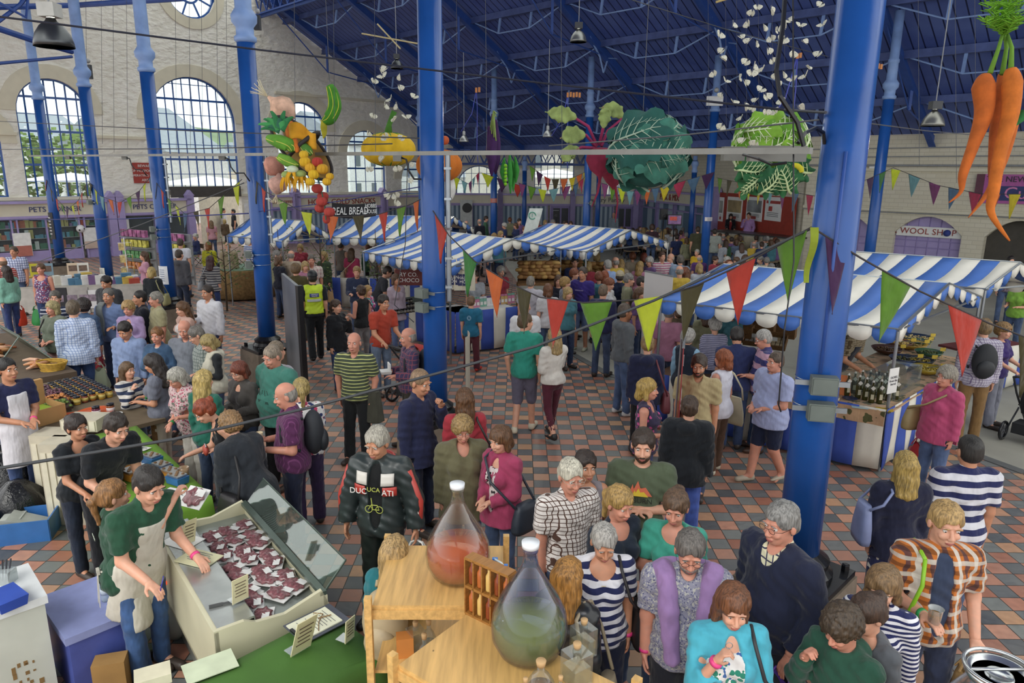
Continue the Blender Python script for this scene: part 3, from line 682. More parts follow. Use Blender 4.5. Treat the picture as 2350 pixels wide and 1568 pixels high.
def torso(f,P,g=0.0,lo=None):
 k,b=P.k,P.b;fem=P.sex=='f';T=P.T;tp=P.tp;bl=max(0,b-1)
 f.ell(tp(0,.0,1.28),np.array([.158 if not fem else .14,.105,.19])*k*(1+.5*bl)+g,T,.05);f.ell(tp(0,-.01-.10*bl,1.08),np.array([.14*(1+bl*.9)if not fem else .122*(1+bl),.105*(1+1.3*bl),.17])*k+g,T,.05)
 f.ell(tp(0,.01,.95),np.array([.155 if not fem else .165,.12,.12])*k*(1+.5*bl)+g,T,.05);f.cap(P.sh[0]+(P.sh[1]-P.sh[0])*.12,P.sh[1]+(P.sh[0]-P.sh[1])*.12,.058*k+g,.058*k+g,.05)
 if fem:
  for sg in(-1,1):f.ell(tp(sg*.07,-.095-.03*bl,1.265),np.array([.062,.06,.066])*k*(1+bl*.5)+g*.8,T,.035)
 f.cap(tp(0,.02,1.42),P.neck,.06*k+g,.05*k+g*.3,.04)
def arm(f,P,i,g=0.0,upto=2.0,w=1.0):
 r=(1.0 if P.sex=='m' else .88)*P.k*(1+.5*max(0,P.b-1))*w
 f.cap(P.sh[i],P.sh[i]+(P.el[i]-P.sh[i])*min(1,upto),.054*r+g,.043*r+g,.035)
 if upto>1:f.cap(P.el[i],P.el[i]+(P.wr[i]-P.el[i])*min(1,upto-1),.041*r+g,(.031 if upto>=2 else .036)*r+g,.02)
def leg(f,P,i,g=0.0,upto=2.0,fl=0.0):
 r=P.k*(1+.5*max(0,P.b-1));f.cap(P.hip[i],P.hip[i]+(P.kn[i]-P.hip[i])*min(1,upto),.09*r+g,.06*r+g,.04)
 if upto>1:f.cap(P.kn[i],P.kn[i]+(P.an[i]-P.kn[i])*min(1,upto-1),.058*r+g,.042*r+g+fl,.02)
def head(P,g,face=True):
 k=P.k*P.hk;R=P.HR;c=P.hc
 def hp_(x,y,z):return c+R@(np.array([x,y,z])*k)
 f=Field(np.minimum(c,P.neck)-.15,np.maximum(c,P.neck)+.15,g);E=lambda p,r,kk=.02,cut=False:f.ell(hp_(*p),np.array(r)*k,R,kk,cut)
 E((0,.012,.035),(.076,.094,.088),.02);E((0,-.02,-.045),(.058,.07,.072),.035);E((0,-.055,-.088),(.03,.028,.026),.03)
 f.cap(P.neck-P.T@np.array([0,0,.06]),hp_(0,.02,-.06),.056*k*(1 if P.sex=='m' else .86),.052*k*(1 if P.sex=='m' else .84),.03)
 for sg in(-1,1):
  E((sg*.078,.012,-.012),(.011,.02,.032),.006)
  if face:E((sg*.033,-.092,.004),(.02,.014,.013),.012,True);E((sg*.034,-.072,-.035),(.022,.018,.018),.02);E((sg*.03,-.083,.024),(.024,.011,.008),.012)
 f.cap(hp_(0,-.085,.004),hp_(0,-.108,-.032),.0085*k,.012*k,.01)
 if face:
  for sg in(-1,1):E((sg*.012,-.1,-.037),(.009,.011,.008),.006)
  E((0,-.088,-.064),(.024,.012,.006),.006);E((0,-.086,-.074),(.02,.011,.006),.006)
 return f.mesh()
def hand(P,i,g):
 k=P.k*(1 if P.sex=='m' else .9);w_=P.wr[i];d=P.hd[i];sg=-1 if i==0 else 1
 up=np.array([0,0,1.0]);x=np.cross(d,up)if abs(d[2])<.8 else np.array([0,-1.0,0]);x=_n(x-d*x.dot(d))*(sg if abs(d[2])<.8 else 1);n=np.cross(d,x)
 if n[0]*sg>0 and abs(d[2])>=.8:n=-n
 if abs(d[2])<.8 and n[2]>0:n=-n
 x=-x if abs(d[2])<.8 else x
 f=Field(w_-.23*k,w_+.23*k,g);c=w_+d*.055*k
 f.cap(w_-d*.03*k,w_+d*.02*k,.028*k,.026*k,.01)
 for q in(-.022,-.007,.008,.023):f.cap(w_+d*.02*k+x*q*k*.7,w_+d*.085*k+x*q*k,.0145*k,.011*k,.012)
 cu=.35+.55*P.curl[i]
 for q,L in((.026,.068),(.009,.078),(-.009,.072),(-.026,.056)):
  a=w_+d*.088*k+x*q*k;d1=_n(d*cos(cu)+n*sin(cu));d2=_n(d*cos(cu*2.3)+n*sin(cu*2.3));b=a+d1*L*.5*k;e=b+d2*L*.5*k
  f.cap(a,b,.0095*k,.0088*k,.003);f.cap(b,e,.0088*k,.0075*k,.003)
 a=w_+d*.025*k+x*.024*k;b=a+_n(d*.7+x*.8+n*.3)*.04*k;e=b+_n(d*1.0+x*.25+n*.35)*.034*k;f.cap(a,b,.014*k,.011*k,.01);f.cap(b,e,.0105*k,.009*k,.003)
 return f.mesh()
def bodymesh(P,g,gh,gf,face=True):
 lo,hi=fsize(P,.16);f=Field(lo,hi,g);torso(f,P,-.004)
 for i in(0,1):arm(f,P,i);leg(f,P,i);f.cap(P.an[i],P.toe[i]+np.array([0,.03,.005]),.036*P.k,.028*P.k,.02)
 f.F=np.maximum(f.F,-(f.ax[2]-.004)[None,None,:].astype(np.float32))
 parts=[f.mesh(),head(P,gh,face)]+[hand(P,i,gf)for i in(0,1)];return tomesh('person',parts)
def cloak(P,g,top):
 """top garment: sleeves s/l/n, hem drop, neck shape, loose"""
 sl,hem,neck,loose=top;lo,hi=fsize(P,.2);f=Field(lo,hi,g);th=.012+loose;torso(f,P,th)
 if hem>.0:f.ell(P.tp(0,.01,.93),np.array([.17,.135,.15])*P.k*(1+.5*max(0,P.b-1))+th,P.T,.05)
 if hem>.12:f.cap(P.tp(-.04,0,.9),P.tp(-.05,0,.92-hem),.14*P.k+th,.16*P.k+th,.06);f.cap(P.tp(.04,0,.9),P.tp(.05,0,.92-hem),.14*P.k+th,.16*P.k+th,.06)
 up={'s':.72,'e':1.0,'q':1.45,'l':1.93,'n':.0}[sl]
 for i in(0,1):
  if up:arm(f,P,i,th+(.006 if sl=='s' else .0),up)
 X,Y,Z=np.meshgrid(*f.ax,indexing='ij',sparse=True)
 if up:
  for i in(0,1):
   e=P.el[i]if up>1 else P.sh[i];w_=P.wr[i]if up>1 else P.el[i];d=_n(w_-e);L=np.linalg.norm(w_-e)*(up-1 if up>1 else up)+.012
   t=(X-e[0])*d[0]+(Y-e[1])*d[1]+(Z-e[2])*d[2]-L;near=np.sqrt((X-e[0]-d[0]*L)**2+(Y-e[1]-d[1]*L)**2+(Z-e[2]-d[2]*L)**2)<.085
   f.F=np.where(near,np.maximum(f.F,t),f.F)
 f.F+=(.005*np.sin(X*46+Z*21)*np.sin(Z*38+Y*17)+.003*np.sin(Z*75+X*31+Y*40)).astype(np.float32)
 tz=P.T.T;tl=(X-P.pel[0])*P.T[0][2]+(Y-P.pel[1])*P.T[1][2]+(Z-P.pel[2])*P.T[2][2]
 f.F=np.maximum(f.F,-(tl+hem*P.k+.0))
 if sl=='n':
  for sg in(-1,1):f.ell(P.tp(sg*.195,0,1.37),(.06,.12,.13),P.T,.01,True)
 k=P.k
 if neck=='crew':f.ell(P.tp(0,-.01,1.505),np.array([.075,.075,.065])*k,P.T,.008,True)
 elif neck=='v':f.ell(P.tp(0,-.08,1.49),np.array([.065,.11,.12])*k,P.T,.008,True)
 elif neck=='scoop':f.ell(P.tp(0,-.08,1.46),np.array([.1,.1,.1])*k,P.T,.01,True)
 elif neck in('collar','high'):
  f.cap(P.tp(0,.02,1.43),P.tp(0,.012,1.485),.078*k,.07*k,.015);f.ell(P.tp(0,-.045,1.51),np.array([.052,.09,.075 if neck=='collar' else .03])*k,P.T,.006,True);f.cap(P.tp(0,.02,1.5),P.tp(0,.0,1.6),.056*k,.07*k,0)if False else None
 elif neck=='open':f.ell(P.tp(0,-.15,1.25),np.array([.06,.12,.34])*k,P.T,.01,True)
 elif neck=='hood':f.ell(P.tp(0,.1,1.43),np.array([.11,.07,.075])*k,P.T,.03);f.ell(P.tp(0,-.02,1.52),np.array([.075,.075,.07])*k,P.T,.008,True)
 return tomesh('top',[f.mesh()])
def lowers(P,g,kind):
 lo,hi=fsize(P,.2);lo=lo.copy();hi=hi.copy();hi[2]=P.pel[2]+.25;f=Field(lo,hi,g);k=P.k;b=1+.5*max(0,P.b-1)
 f.ell(P.tp(0,.01,.94),np.array([.165,.13,.13])*k*b+.004,P.T,.05)
 if kind in('skirt','dress'):
  z1=.45 if kind=='skirt' else .5
  if P.hipz>.6:f.cap((-.05,0,P.hipz),(-.07,0,z1),.13*k,.15*k,.06);f.cap((.05,0,P.hipz),(.07,0,z1),.13*k,.15*k,.06);f.F=np.maximum(f.F,(z1-f.ax[2])[None,None,:].astype(np.float32))
  else:[leg(f,P,i,.03,1.1)for i in(0,1)]
 else:
  up,fl_,g_={'trousers':(1.97,.02,.012),'skinny':(1.95,-.004,.004),'jeans':(1.97,.012,.008),'shorts':(.85,0,.02),'knee':(1.1,0,.018)}[kind]
  for i in(0,1):leg(f,P,i,g_,up,fl_)
 X,Y,Z=np.meshgrid(*f.ax,indexing='ij',sparse=True);f.F+=(.003*np.sin(Z*55+X*40)*np.sin(X*30+Y*50)).astype(np.float32)
 f.F=np.maximum(f.F,(Z-P.pel[2]-.12*k+0*X+0*Y));return tomesh('bottoms',[f.mesh()])
def shoe(P,i,g=.012):
 f=Field(P.an[i]-.2,P.an[i]+.16+np.array([0,0,0]),g);a,t=P.an[i],P.toe[i];z0=a[2]-.08
 f.cap(a+np.array([0,.03,-.035]),t+np.array([0,-.02,.005]),.047*P.k,.037*P.k,.02);f.cap(a+np.array([0,.02,-.02]),a+np.array([0,.01,.03]),.045*P.k,.042*P.k,.02)
 f.F=np.maximum(f.F,np.maximum(-(f.ax[2]-z0-.003),f.ax[2]-z0-.11)[None,None,:].astype(np.float32));return tomesh('shoe',[f.mesh()])
def hairmesh(P,g,style):
 k=P.k*P.hk;R=P.HR;c=P.hc
 def hp_(x,y,z):return c+R@(np.array([x,y,z])*k)
 drop={'long':.42,'vlong':.5,'pony':.3,'bob':.2}.get(style,.16);f=Field(c-np.array([.19,.19,drop]),c+.2,g);E=lambda p,r,kk=.02,cut=False:f.ell(hp_(*p),np.array(r)*k,R,kk,cut)
 t={'short':.008,'crop':.003,'bald':.002,'curly':.03,'afro':.045}.get(style,.014)
 E((0,.014,.038),(.078+t,.096+t,.09+t),.01)
 if style in('short','crop','bald','curly','afro','pony','bun'):E((0,.035,-.01),(.078+t*.6,.075+t,.075),.02)
 if style in('bob','long','vlong'):
  L={'bob':-.09,'long':-.22,'vlong':-.32}[style]
  for sg in(-1,1):f.cap(hp_(sg*.07,.02,.02),hp_(sg*.078,.01+(.02 if style!='bob' else 0),L),.028*k,.03*k,.03)
  f.cap(hp_(0,.065,.02),hp_(0,.095,L),.07*k,.06*k,.04)
  if style!='bob':
   for sg in(-1,1):f.cap(hp_(sg*.05,.07,0),hp_(sg*.06,.1,L*1.02),.045*k,.035*k,.03)
 if style=='pony':f.cap(hp_(0,.11,.03),hp_(0,.15,-.02),.025*k,.03*k,.01);f.cap(hp_(0,.15,-.02),hp_(0,.12,-.2),.032*k,.018*k,.01)
 if style=='bun':E((0,.11,.07),(.042,.04,.04),.008)
 if style=='mohawk':pass
 fy={'bald':.06,'crop':-.035}.get(style,-.045)
 X,Y,Z=np.meshgrid(*f.ax,indexing='ij');q=[R[0][i]*(X-c[0])+R[1][i]*(Y-c[1])+R[2][i]*(Z-c[2])for i in range(3)]
 x_,y_,z_=[v/k for v in q]
 fr=.055 if style not in('bob','fringe')else .038
 zl=fr+.0*x_-1.6*np.maximum(0,np.abs(x_)-.03)-6*x_**2
 if style in('bob','long','vlong'):m=(y_<-.02)&(z_<zl)&(np.abs(x_)<.068);side=np.maximum(np.maximum(y_+.02,z_-zl),np.abs(x_)-.064)
 elif style=='bald':side=np.minimum(np.maximum(y_-.02,-9),9);side=np.minimum(side,-(z_-.035));side=np.minimum(np.maximum(-(z_-.04),0)*0+9,np.minimum(9,np.where(z_>.045,-1,np.where(y_<.0,-1,1))*.02));
 else:side=np.maximum(y_-.012+np.maximum(0,z_-.01)*.9,z_-np.maximum(zl,.0));side=np.minimum(side,np.maximum(y_+.03,z_-zl));side=np.minimum(side,np.maximum(np.maximum(y_-.005,z_+.005),-9+0*z_))
 f.F=np.maximum(f.F,-side*k)
 if style in('short','crop','curly','afro','pony','bun','bald'):f.F=np.maximum(f.F,(-(z_+.075+.0*x_))*k)if style!='pony' else f.F
 amp={'curly':.008,'afro':.01,'crop':.001,'bald':.001}.get(style,.0045);fq=120 if style in('curly','afro')else 70
 f.F+=(amp*np.sin(X*fq+2*np.sin(Z*40))*np.sin(Y*fq+2*np.cos(X*35))*(np.sin(Z*(fq if style in('curly','afro')else 15))if style in('curly','afro')else 1)).astype(np.float32)
 return tomesh('hair',[f.mesh()])
# shared face pieces, in head space
_EYE=None
def facebits(P,body,hairc,far=False,lips='a85a50',beard=None,glasses=None):
 global _EYE
 if _EYE is None:
  m=MB();m.ball((0,.001,0),.0115,12,0);m.ball((0,-.0065,-.001),(.0056,.0056,.0056),10,1);e=m.mesh('eye',True);e.materials.append(plain('cfc8c0',.3));e.materials.append(plain('241a14',.2))
  m=MB();m.tube([(-.018,.004,-.002),(-.008,-.002,.003),(.006,-.003,.004),(.017,.003,-.001)],[.0018,.0035,.0035,.0018],6);b=m.mesh('eyebrow',True);b.materials.append(None)
  m=MB();m.tube([(-.024,.008,0),(-.012,0,.002),(0,-.003,.0005),(.012,0,.002),(.024,.008,0)],[.0015,.0045,.005,.0045,.0015],6);m.tube([(-.02,.007,-.006),(0,-.001,-.008),(.02,.007,-.006)],[.0015,.005,.0015],6);l=m.mesh('lips',True);l.materials.append(None)
  m=MB()
  for sg in(-1,1):m.tube([(sg*.034+.021*cos(a),.0,.015*sin(a))for a in[2*pi*j/14 for j in range(14)]],.0016,5,closed=True);m.tube([(sg*.055,.002,.004),(sg*.08,.03,.002),(sg*.082,.1,.0)],.0015,4)
  m.tube([(-.013,0,.003),(0,-.003,.006),(.013,0,.003)],.0016,5);gl=m.mesh('glasses');gl.materials.append(None)
  _EYE=(e,b,l,gl)
 k=P.k*P.hk;M=Matrix([list(r)for r in P.HR]).to_4x4()
 def at_(x,y,z,s=1.0):M2=M.copy();M2.translation=Vec(P.hc+P.HR@(np.array([x,y,z])*k));return M2@Matrix.Diagonal((k*s,k*s,k*s,1))
 for sg in(-1,1):
  inst(_EYE[0],'eye',None,body,mw=at_(sg*.033,-.0765,.004));inst(_EYE[1],'eyebrow',hairc,body,mw=at_(sg*.033,-.0955,.026))
 inst(_EYE[2],'lips',plain(lips,.5),body,mw=at_(0,-.098,-.068))
 if glasses:inst(_EYE[3],'glasses',plain(glasses,.3),body,mw=at_(0,-.108,.004))
 if beard:
  f=Field(P.hc-.16,P.hc+.12,.005);R=P.HR;E=lambda p,r,kk=.01,cut=False:f.ell(P.hc+R@(np.array(p)*k),np.array(r)*k,R,kk,cut)
  E((0,-.03,-.055),(.062,.066,.07));E((0,-.058,-.09),(.034,.03,.03));E((0,-.05,-.02),(.085,.09,.045),.006,True);E((0,-.1,-.07),(.022,.02,.009),.003,True);E((0,.05,-.05),(.1,.07,.12),.004,True)
  E((0,-.096,-.056),(.024,.012,.006),.004);o=bpy.data.objects.new('beard',tomesh('beard',[f.mesh()]));link(o,body);o.material_slots[0].link='OBJECT';o.material_slots[0].material=hairm(beard)
PROTO={}
def slotmat(o,m):o.material_slots[0].link='OBJECT';o.material_slots[0].material=m
SK={'p':'d9a184','t':'c48a68','b':'9a6545','r':'d08f76'}
def person(px,py,label,H=1.72,yaw=0,sex='m',build=1.0,lean=0,hp=0,hy=0,ht=0,arms=('down','down'),legs='stand',twist=0,top=('8090a0','s',.05,'crew',0.0),bot=('3a4a68','jeans'),hair=('short','4a3526'),skin='p',shoes='3a2f28',tex=None,btex=None,glasses=None,beard=None,group=None,z0=0.0,at_=None,lips='a85a50',seat=None,eyes=True,q=None):
 P=Pose(H,sex,build,lean,hp,hy,ht,arms,legs,twist);ya=radians(yaw);RZ=Rot(ya,3,'Z');t=Vec(P.top)
 if at_ is None:g_=gp(px,py,P.top[2]+z0+.012);loc=g_-RZ@t;loc.z=z0
 else:loc=Vec(at_)
 d=(loc-Vec((0,0,3.9))).length
 if q is None:q=0 if d<5.2 else 1 if d<9.5 else 2 if d<17 else 3
 g,gh,gf,gc,ghr=((.012,.0042,.0055,.011,.0055),(.014,.0055,.007,.014,.007),(.018,.008,.009,.018,.010),(.026,.013,.013,.026,.014))[q]
 key=(q,H,sex,build,lean,hp,hy,ht,tuple(map(str,arms)),legs,twist)
 face=(abs((yaw+hy+degrees(atan2(loc.x,loc.y))+180)%360-180)<118)and q<3
 if key+(face,)not in PROTO:PROTO[key+(face,)]=bodymesh(P,g,gh,gf,True)
 o=bpy.data.objects.new('person',PROTO[key+(face,)]);link(o);slotmat(o,skinm(SK.get(skin,skin)));o.location=loc;o.rotation_euler=(0,0,ya);tag(o,label,'person',group)
 def garment(name,kk,fn,mat):
  if kk not in PROTO:PROTO[kk]=fn()
  c=bpy.data.objects.new(name,PROTO[kk]);link(c,o);slotmat(c,mat);return c
 if isinstance(top,tuple):tops=[(top,tex)]
 else:tops=top
 for i,(tt,tx)in enumerate(tops):
  garment(('shirt','jacket','scarf')[i],key+('top',)+tuple(tt[1:]),lambda:cloak(P,gc,tt[1:]),tx if tx else cloth(tt[0]))
 garment('skirt' if bot[1]in('skirt','dress')else 'shorts' if bot[1]in('shorts','knee')else 'trousers',key+('bot',bot[1]),lambda:lowers(P,max(gc,.014),bot[1]),btex if btex else cloth(bot[0],'denim' if bot[1]in('jeans','skinny')else 'plain'))
 if q<3 or legs!='sit':
  for i in(0,1):garment('shoe',key+('shoe',i),lambda:shoe(P,i,.012 if q<2 else .02),plain(shoes,.5))
 hm=hairm(hair[1])
 if hair[0]!='none':garment('hair',key+('hair',hair[0]),lambda:hairmesh(P,ghr,hair[0]),hm)
 if face and eyes:facebits(P,o,hm,lips=lips,glasses=glasses,beard=beard)
 bpy.context.view_layer.update()if False else None
 o['_']=0;del o['_']
 return o,P,Matrix.Translation(loc)@Rot(ya,4,'Z')
# ================================================================= things people wear on top, carry and hold
def apron(o,P,col,g=.013):
 f=Field(*fsize(P,.12),g);torso(f,P,.03);k=P.k
 for sx in(-.06,.06):f.cap(P.tp(sx,-.02,.95),P.tp(sx*1.2,-.03,.55),.13*k,.14*k,.05)
 X,Y,Z=np.meshgrid(*f.ax,indexing='ij',sparse=True);R=P.T
 lx=(X-P.pel[0])*R[0][0]+(Y-P.pel[1])*R[1][0]+(Z-P.pel[2])*R[2][0];ly=(X-P.pel[0])*R[0][1]+(Y-P.pel[1])*R[1][1]+(Z-P.pel[2])*R[2][1];lz=(X-P.pel[0])*R[0][2]+(Y-P.pel[1])*R[1][2]+(Z-P.pel[2])*R[2][2]
 f.F=np.maximum(f.F,ly+.0);f.F=np.maximum(f.F,lz-.42*k);f.F=np.maximum(f.F,np.abs(lx)-(.11+.2*(lz<.12)));f.F=np.maximum(f.F,-(lz+.42));f.F=np.maximum(f.F,-(lz+.42))
 c=bpy.data.objects.new('apron',tomesh('apron',[f.mesh()]));link(c,o);slotmat(c,cloth(col));m=MB()
 a=P.tp(-.14,.09,1.03);b=P.tp(.14,.09,1.03);m.tube([P.tp(-.16,0,1.04),a,P.tp(0,.16,1.03),b,P.tp(.16,0,1.04)],.009,6);m.box(P.tp(0,.17,1.03),(.05,.02,.04))
 for sg in(-1,1):m.sheet(lambda u,v,sg=sg:P.tp(sg*.02+v*.03+sg*.02*u,.17+.02*u,1.03-.3*u),4,1,.003)
 m.build('apron_ties',cloth(col),o)
def carry(name,lab,cat,M,p,rz=0.0,group=None):
 q=M@Vec(p);e=M.to_euler();return thing(name,lab,cat,q,e.z+rz,group)
def shoulder_bag(M,P,side,col,lab,size=(.30,.12,.26),z=.95,cross=False,name='handbag',rough=.5,y=.02):
 sg=-1 if side=='r' else 1;c=P.tp(sg*(.25+.04*P.b),y,z);t=carry(name,lab,'bag',M,c);m=MB();w_,d,h=size
 def pt(u,v):return
 n=10;V=[]
 prof=[(.98,0),(1.05,.15),(1.0,.45),(.82,.8),(.7,1.0)]
 for k,(s,v)in enumerate(prof):
  for j in range(16):
   a=2*pi*j/16;V.append((d/2*s*copysign(abs(cos(a))**.6,cos(a)),w_/2*s*copysign(abs(sin(a))**.6,sin(a)),-h*.5+h*v))
 F=[(r*16+j,r*16+(j+1)%16,(r+1)*16+(j+1)%16,(r+1)*16+j)for r in range(4)for j in range(16)]+[tuple(range(16))[::-1],tuple(64+j for j in range(16))]
 m.add(V,F);m.build('bag_body',plain(col,rough),t,True);m=MB();s=Vec(P.tp((-sg if cross else sg)*.12,0,1.47))-Vec(c);tp_=Vec((0,-w_*.42,h*.45));tq=Vec((0,w_*.42,h*.45))
 dk=.08*(-sg);m.tube([tp_,tp_.lerp(s+Vec((0,-.13,-.08)),.6)+Vec((dk*.2,-.05,0)),s+Vec((0,-.1,-.03)),s+Vec((0,0,.015)),s+Vec((0,.11,-.04)),tq.lerp(s+Vec((0,.11,-.06)),.5)+Vec((0,.05,0)),tq],.012,6);m.build('strap',plain(col,rough),t,True);return t
def backpack(M,P,col,lab,s=1.0):
 t=carry('backpack',lab,'backpack',M,P.tp(0,.2,1.22));m=MB();m.ball((0,.02,0),(.15*s,.11,.24*s),18);m.build('main_pocket',plain(col,.7),t,True);m=MB();m.ball((0,.11,-.09),(.11*s,.06,.12*s),14);m.build('front_pocket',plain(col,.55,var=.3),t,True);m=MB()
 for sg in(-1,1):m.tube([(sg*.09,-.08,.18),(sg*.12,-.2,.24),(sg*.13,-.3,.14),(sg*.14,-.3,-.02),(sg*.15,-.12,-.14)],.016,6)
 m.build('strap',plain(col,.7),t,True);return t
def held_cup(M,P,i,lab,kind='beer',fwd=.09):
 h=P.wr[i]+P.hd[i]*fwd;t=carry('plastic_cup' if kind=='beer' else 'paper_cup',lab,'cup',M,(h[0],h[1],h[2]-.02));m=MB()
 if kind=='beer':m.lathe([(.031,0),(.042,.12),(.046,.122),(.040,.118),(.0295,.003),(0,.003)],20);m.build('cup',glassm('clear_plastic','f0f4f2',.05,.28),t,True);m=MB();m.lathe([(.0285,.004),(.0375,.085),(0,.085)],18);m.build('beer',plain('c88a20',.1,0,.05),t,True)
 else:m.lathe([(.028,0),(.04,.11),(.038,.11),(.036,.1),(0,.1)],18);m.build('cup',plain('d8c49a',.6),t,True)
 return t
def carrier(M,P,i,col,lab,h=.36,name='carrier_bag',w_=.26,mat=None,dz=0):
 q=P.wr[i]+P.hd[i]*.08;t=carry(name,lab,'bag',M,(q[0],q[1],q[2]-.03+dz));m=MB();mt=mat or plain(col,.35)
 def fn(u,v):
  a=2*pi*u;s=(.6+.5*v**.6)*(1 if v<.97 else .8);rr=1+.12*sin(a*5+v*4);return(w_/2*s*rr*cos(a),.07*s*rr*sin(a),-.10-h*v+(.03*sin(a*3)if v==0 else 0))
 m.sheet(fn,20,7);m.sheet(lambda u,v:tuple(a*v for a in fn(u,1)[:2])+(fn(u,1)[2],),20,2);m.build('bag_body',mt,t,True);m=MB()
 for y in(-.03,.03):m.tube([(-.09,y,-.11),(-.05,y*.3,-.02),(0,0,.0),(.05,y*.3,-.02),(.09,y,-.11)],.007,5)
 m.build('handle',mt,t);return t
def wristband(o,P,i,col):
 w_=P.wr[i];d=Vec(P.hd[i]);m=MB();R_=d.to_track_quat('Z','Y').to_matrix();m.lathe([(.036,-.012),(.037,0),(.036,.012)],14,w_-np.array(d)*.01,R=R_);m.build('wristband',plain(col,.4),o,True)
def panel(o,P,name,mat,x,z,w_,h,front=True,d=.0):
 """printed patch lying on the chest or the back"""
 sg=-1 if front else 1;m=MB();b=P.b
 def fn(u,v):
  lx=x+(u-.5)*w_;lz=z+(v-.5)*h;q=.128+.014+d+(b-1)*.08;ly=sg*(q*sqrt(max(.05,1-(lx/.21)**2))-.004);return P.tp(lx,ly,lz)
 m.sheet(fn,8,6,.004*sg);return m.build(name,mat,o,True)
def onchest(o,P,s,size,x,z,mat,front=True,d=.0,ang=0):
 sg=-1 if front else 1;q=P.tp(x,sg*(.128+.026+d),z);X=P.T@np.array([-sg,0,0]);Y=P.T@np.array([0,0,1]);M=Matrix((Vec(X),Vec(Y),Vec(X).cross(Vec(Y)))).transposed().to_4x4()@Rot(ang,4,'Z');M.translation=Vec(q)
 return text(s,'lettering',mat,size,M,o,.0015)
def cap_hat(o,P,mat,brim=True):
 f=Field(P.hc-.2,P.hc+.2,.007);k=P.k*P.hk;R=P.HR;h=lambda x,y,z:P.hc+R@(np.array([x,y,z])*k)
 f.ell(h(0,.012,.045),np.array([.09,.11,.095])*k,R,.01);f.ell(h(0,0,-.06),np.array([.2,.2,.1])*k,R,.004,True)
 if brim:f.ell(h(0,-.11,.052),np.array([.07,.075,.008])*k,R,.01)
 c=bpy.data.objects.new('hat',tomesh('hat',[f.mesh()]));link(c,o);slotmat(c,mat);return c
def drape(o,P,col,g=.012):
 """jumper worn round the shoulders, sleeves hanging in front"""
 f=Field(*fsize(P,.1),g);k=P.k;f.cap(P.tp(-.15,0,1.46),P.tp(-.17,.03,1.36),.075*k,.08*k,.03);f.cap(P.tp(.15,0,1.46),P.tp(.17,.03,1.36),.075*k,.08*k,.03)
 f.cap(P.tp(-.12,.1,1.42),P.tp(.12,.1,1.42),.07*k,.07*k,.04);f.cap(P.tp(-.1,.12,1.3),P.tp(.1,.12,1.3),.06,.06,.04)
 for sg,L in((-1,.98),(1,1.0)):f.cap(P.tp(sg*.13,-.06,1.45),P.tp(sg*.115,-.155,1.28),.06*k,.062*k,.03);f.cap(P.tp(sg*.115,-.155,1.28),P.tp(sg*.08,-.18-.07*(P.b-1),L),.062*k,.05*k,.02)
 f.ell(P.tp(0,-.02,1.54),np.array([.1,.1,.08])*k,P.T,.01,True)
 X,Y,Z=np.meshgrid(*f.ax,indexing='ij',sparse=True);f.F+=(.004*np.sin(X*70+Z*20)*np.sin(Z*40+Y*30)).astype(np.float32)
 c=bpy.data.objects.new('draped_jumper',tomesh('draped_jumper',[f.mesh()]));link(c,o);slotmat(c,cloth(col));return c
# ================================================================= shopfronts round the walls
AB=plain('3f6fc4',.6,0,.06,4,key='awning_blue');AW=plain('e6e2d4',.6,0,.04,4,key='awning_cream')
def stripem(key,a,b,fr,vec='U'):
 if key in MATS:return MATS[key]
 m,nt,bs=newmat(key);g=N(nt,'ShaderNodeNewGeometry');s=N(nt,'ShaderNodeSeparateXYZ');nt.links.new(g.outputs['Position'],s.inputs[0])
 v=mth(nt,'ADD',s.outputs[0],mth(nt,'MULTIPLY',s.outputs[1],.45));k=mth(nt,'LESS_THAN',mth(nt,'FRACT',mth(nt,'MULTIPLY',v,fr)),.5)
 nt.links.new(mix(nt,k,hx(a),hx(b)),bs.inputs['Base Color']);bs.inputs['Roughness'].default_value=.6;return m
SHUT=stripem('striped_shutter','a9bcc8','5f7890',3.4);INK=plain('2b3470',.5);INKR=plain('9a2f22',.5);SHOPD=plain('2a2f38',.4,0,.5,1.2)
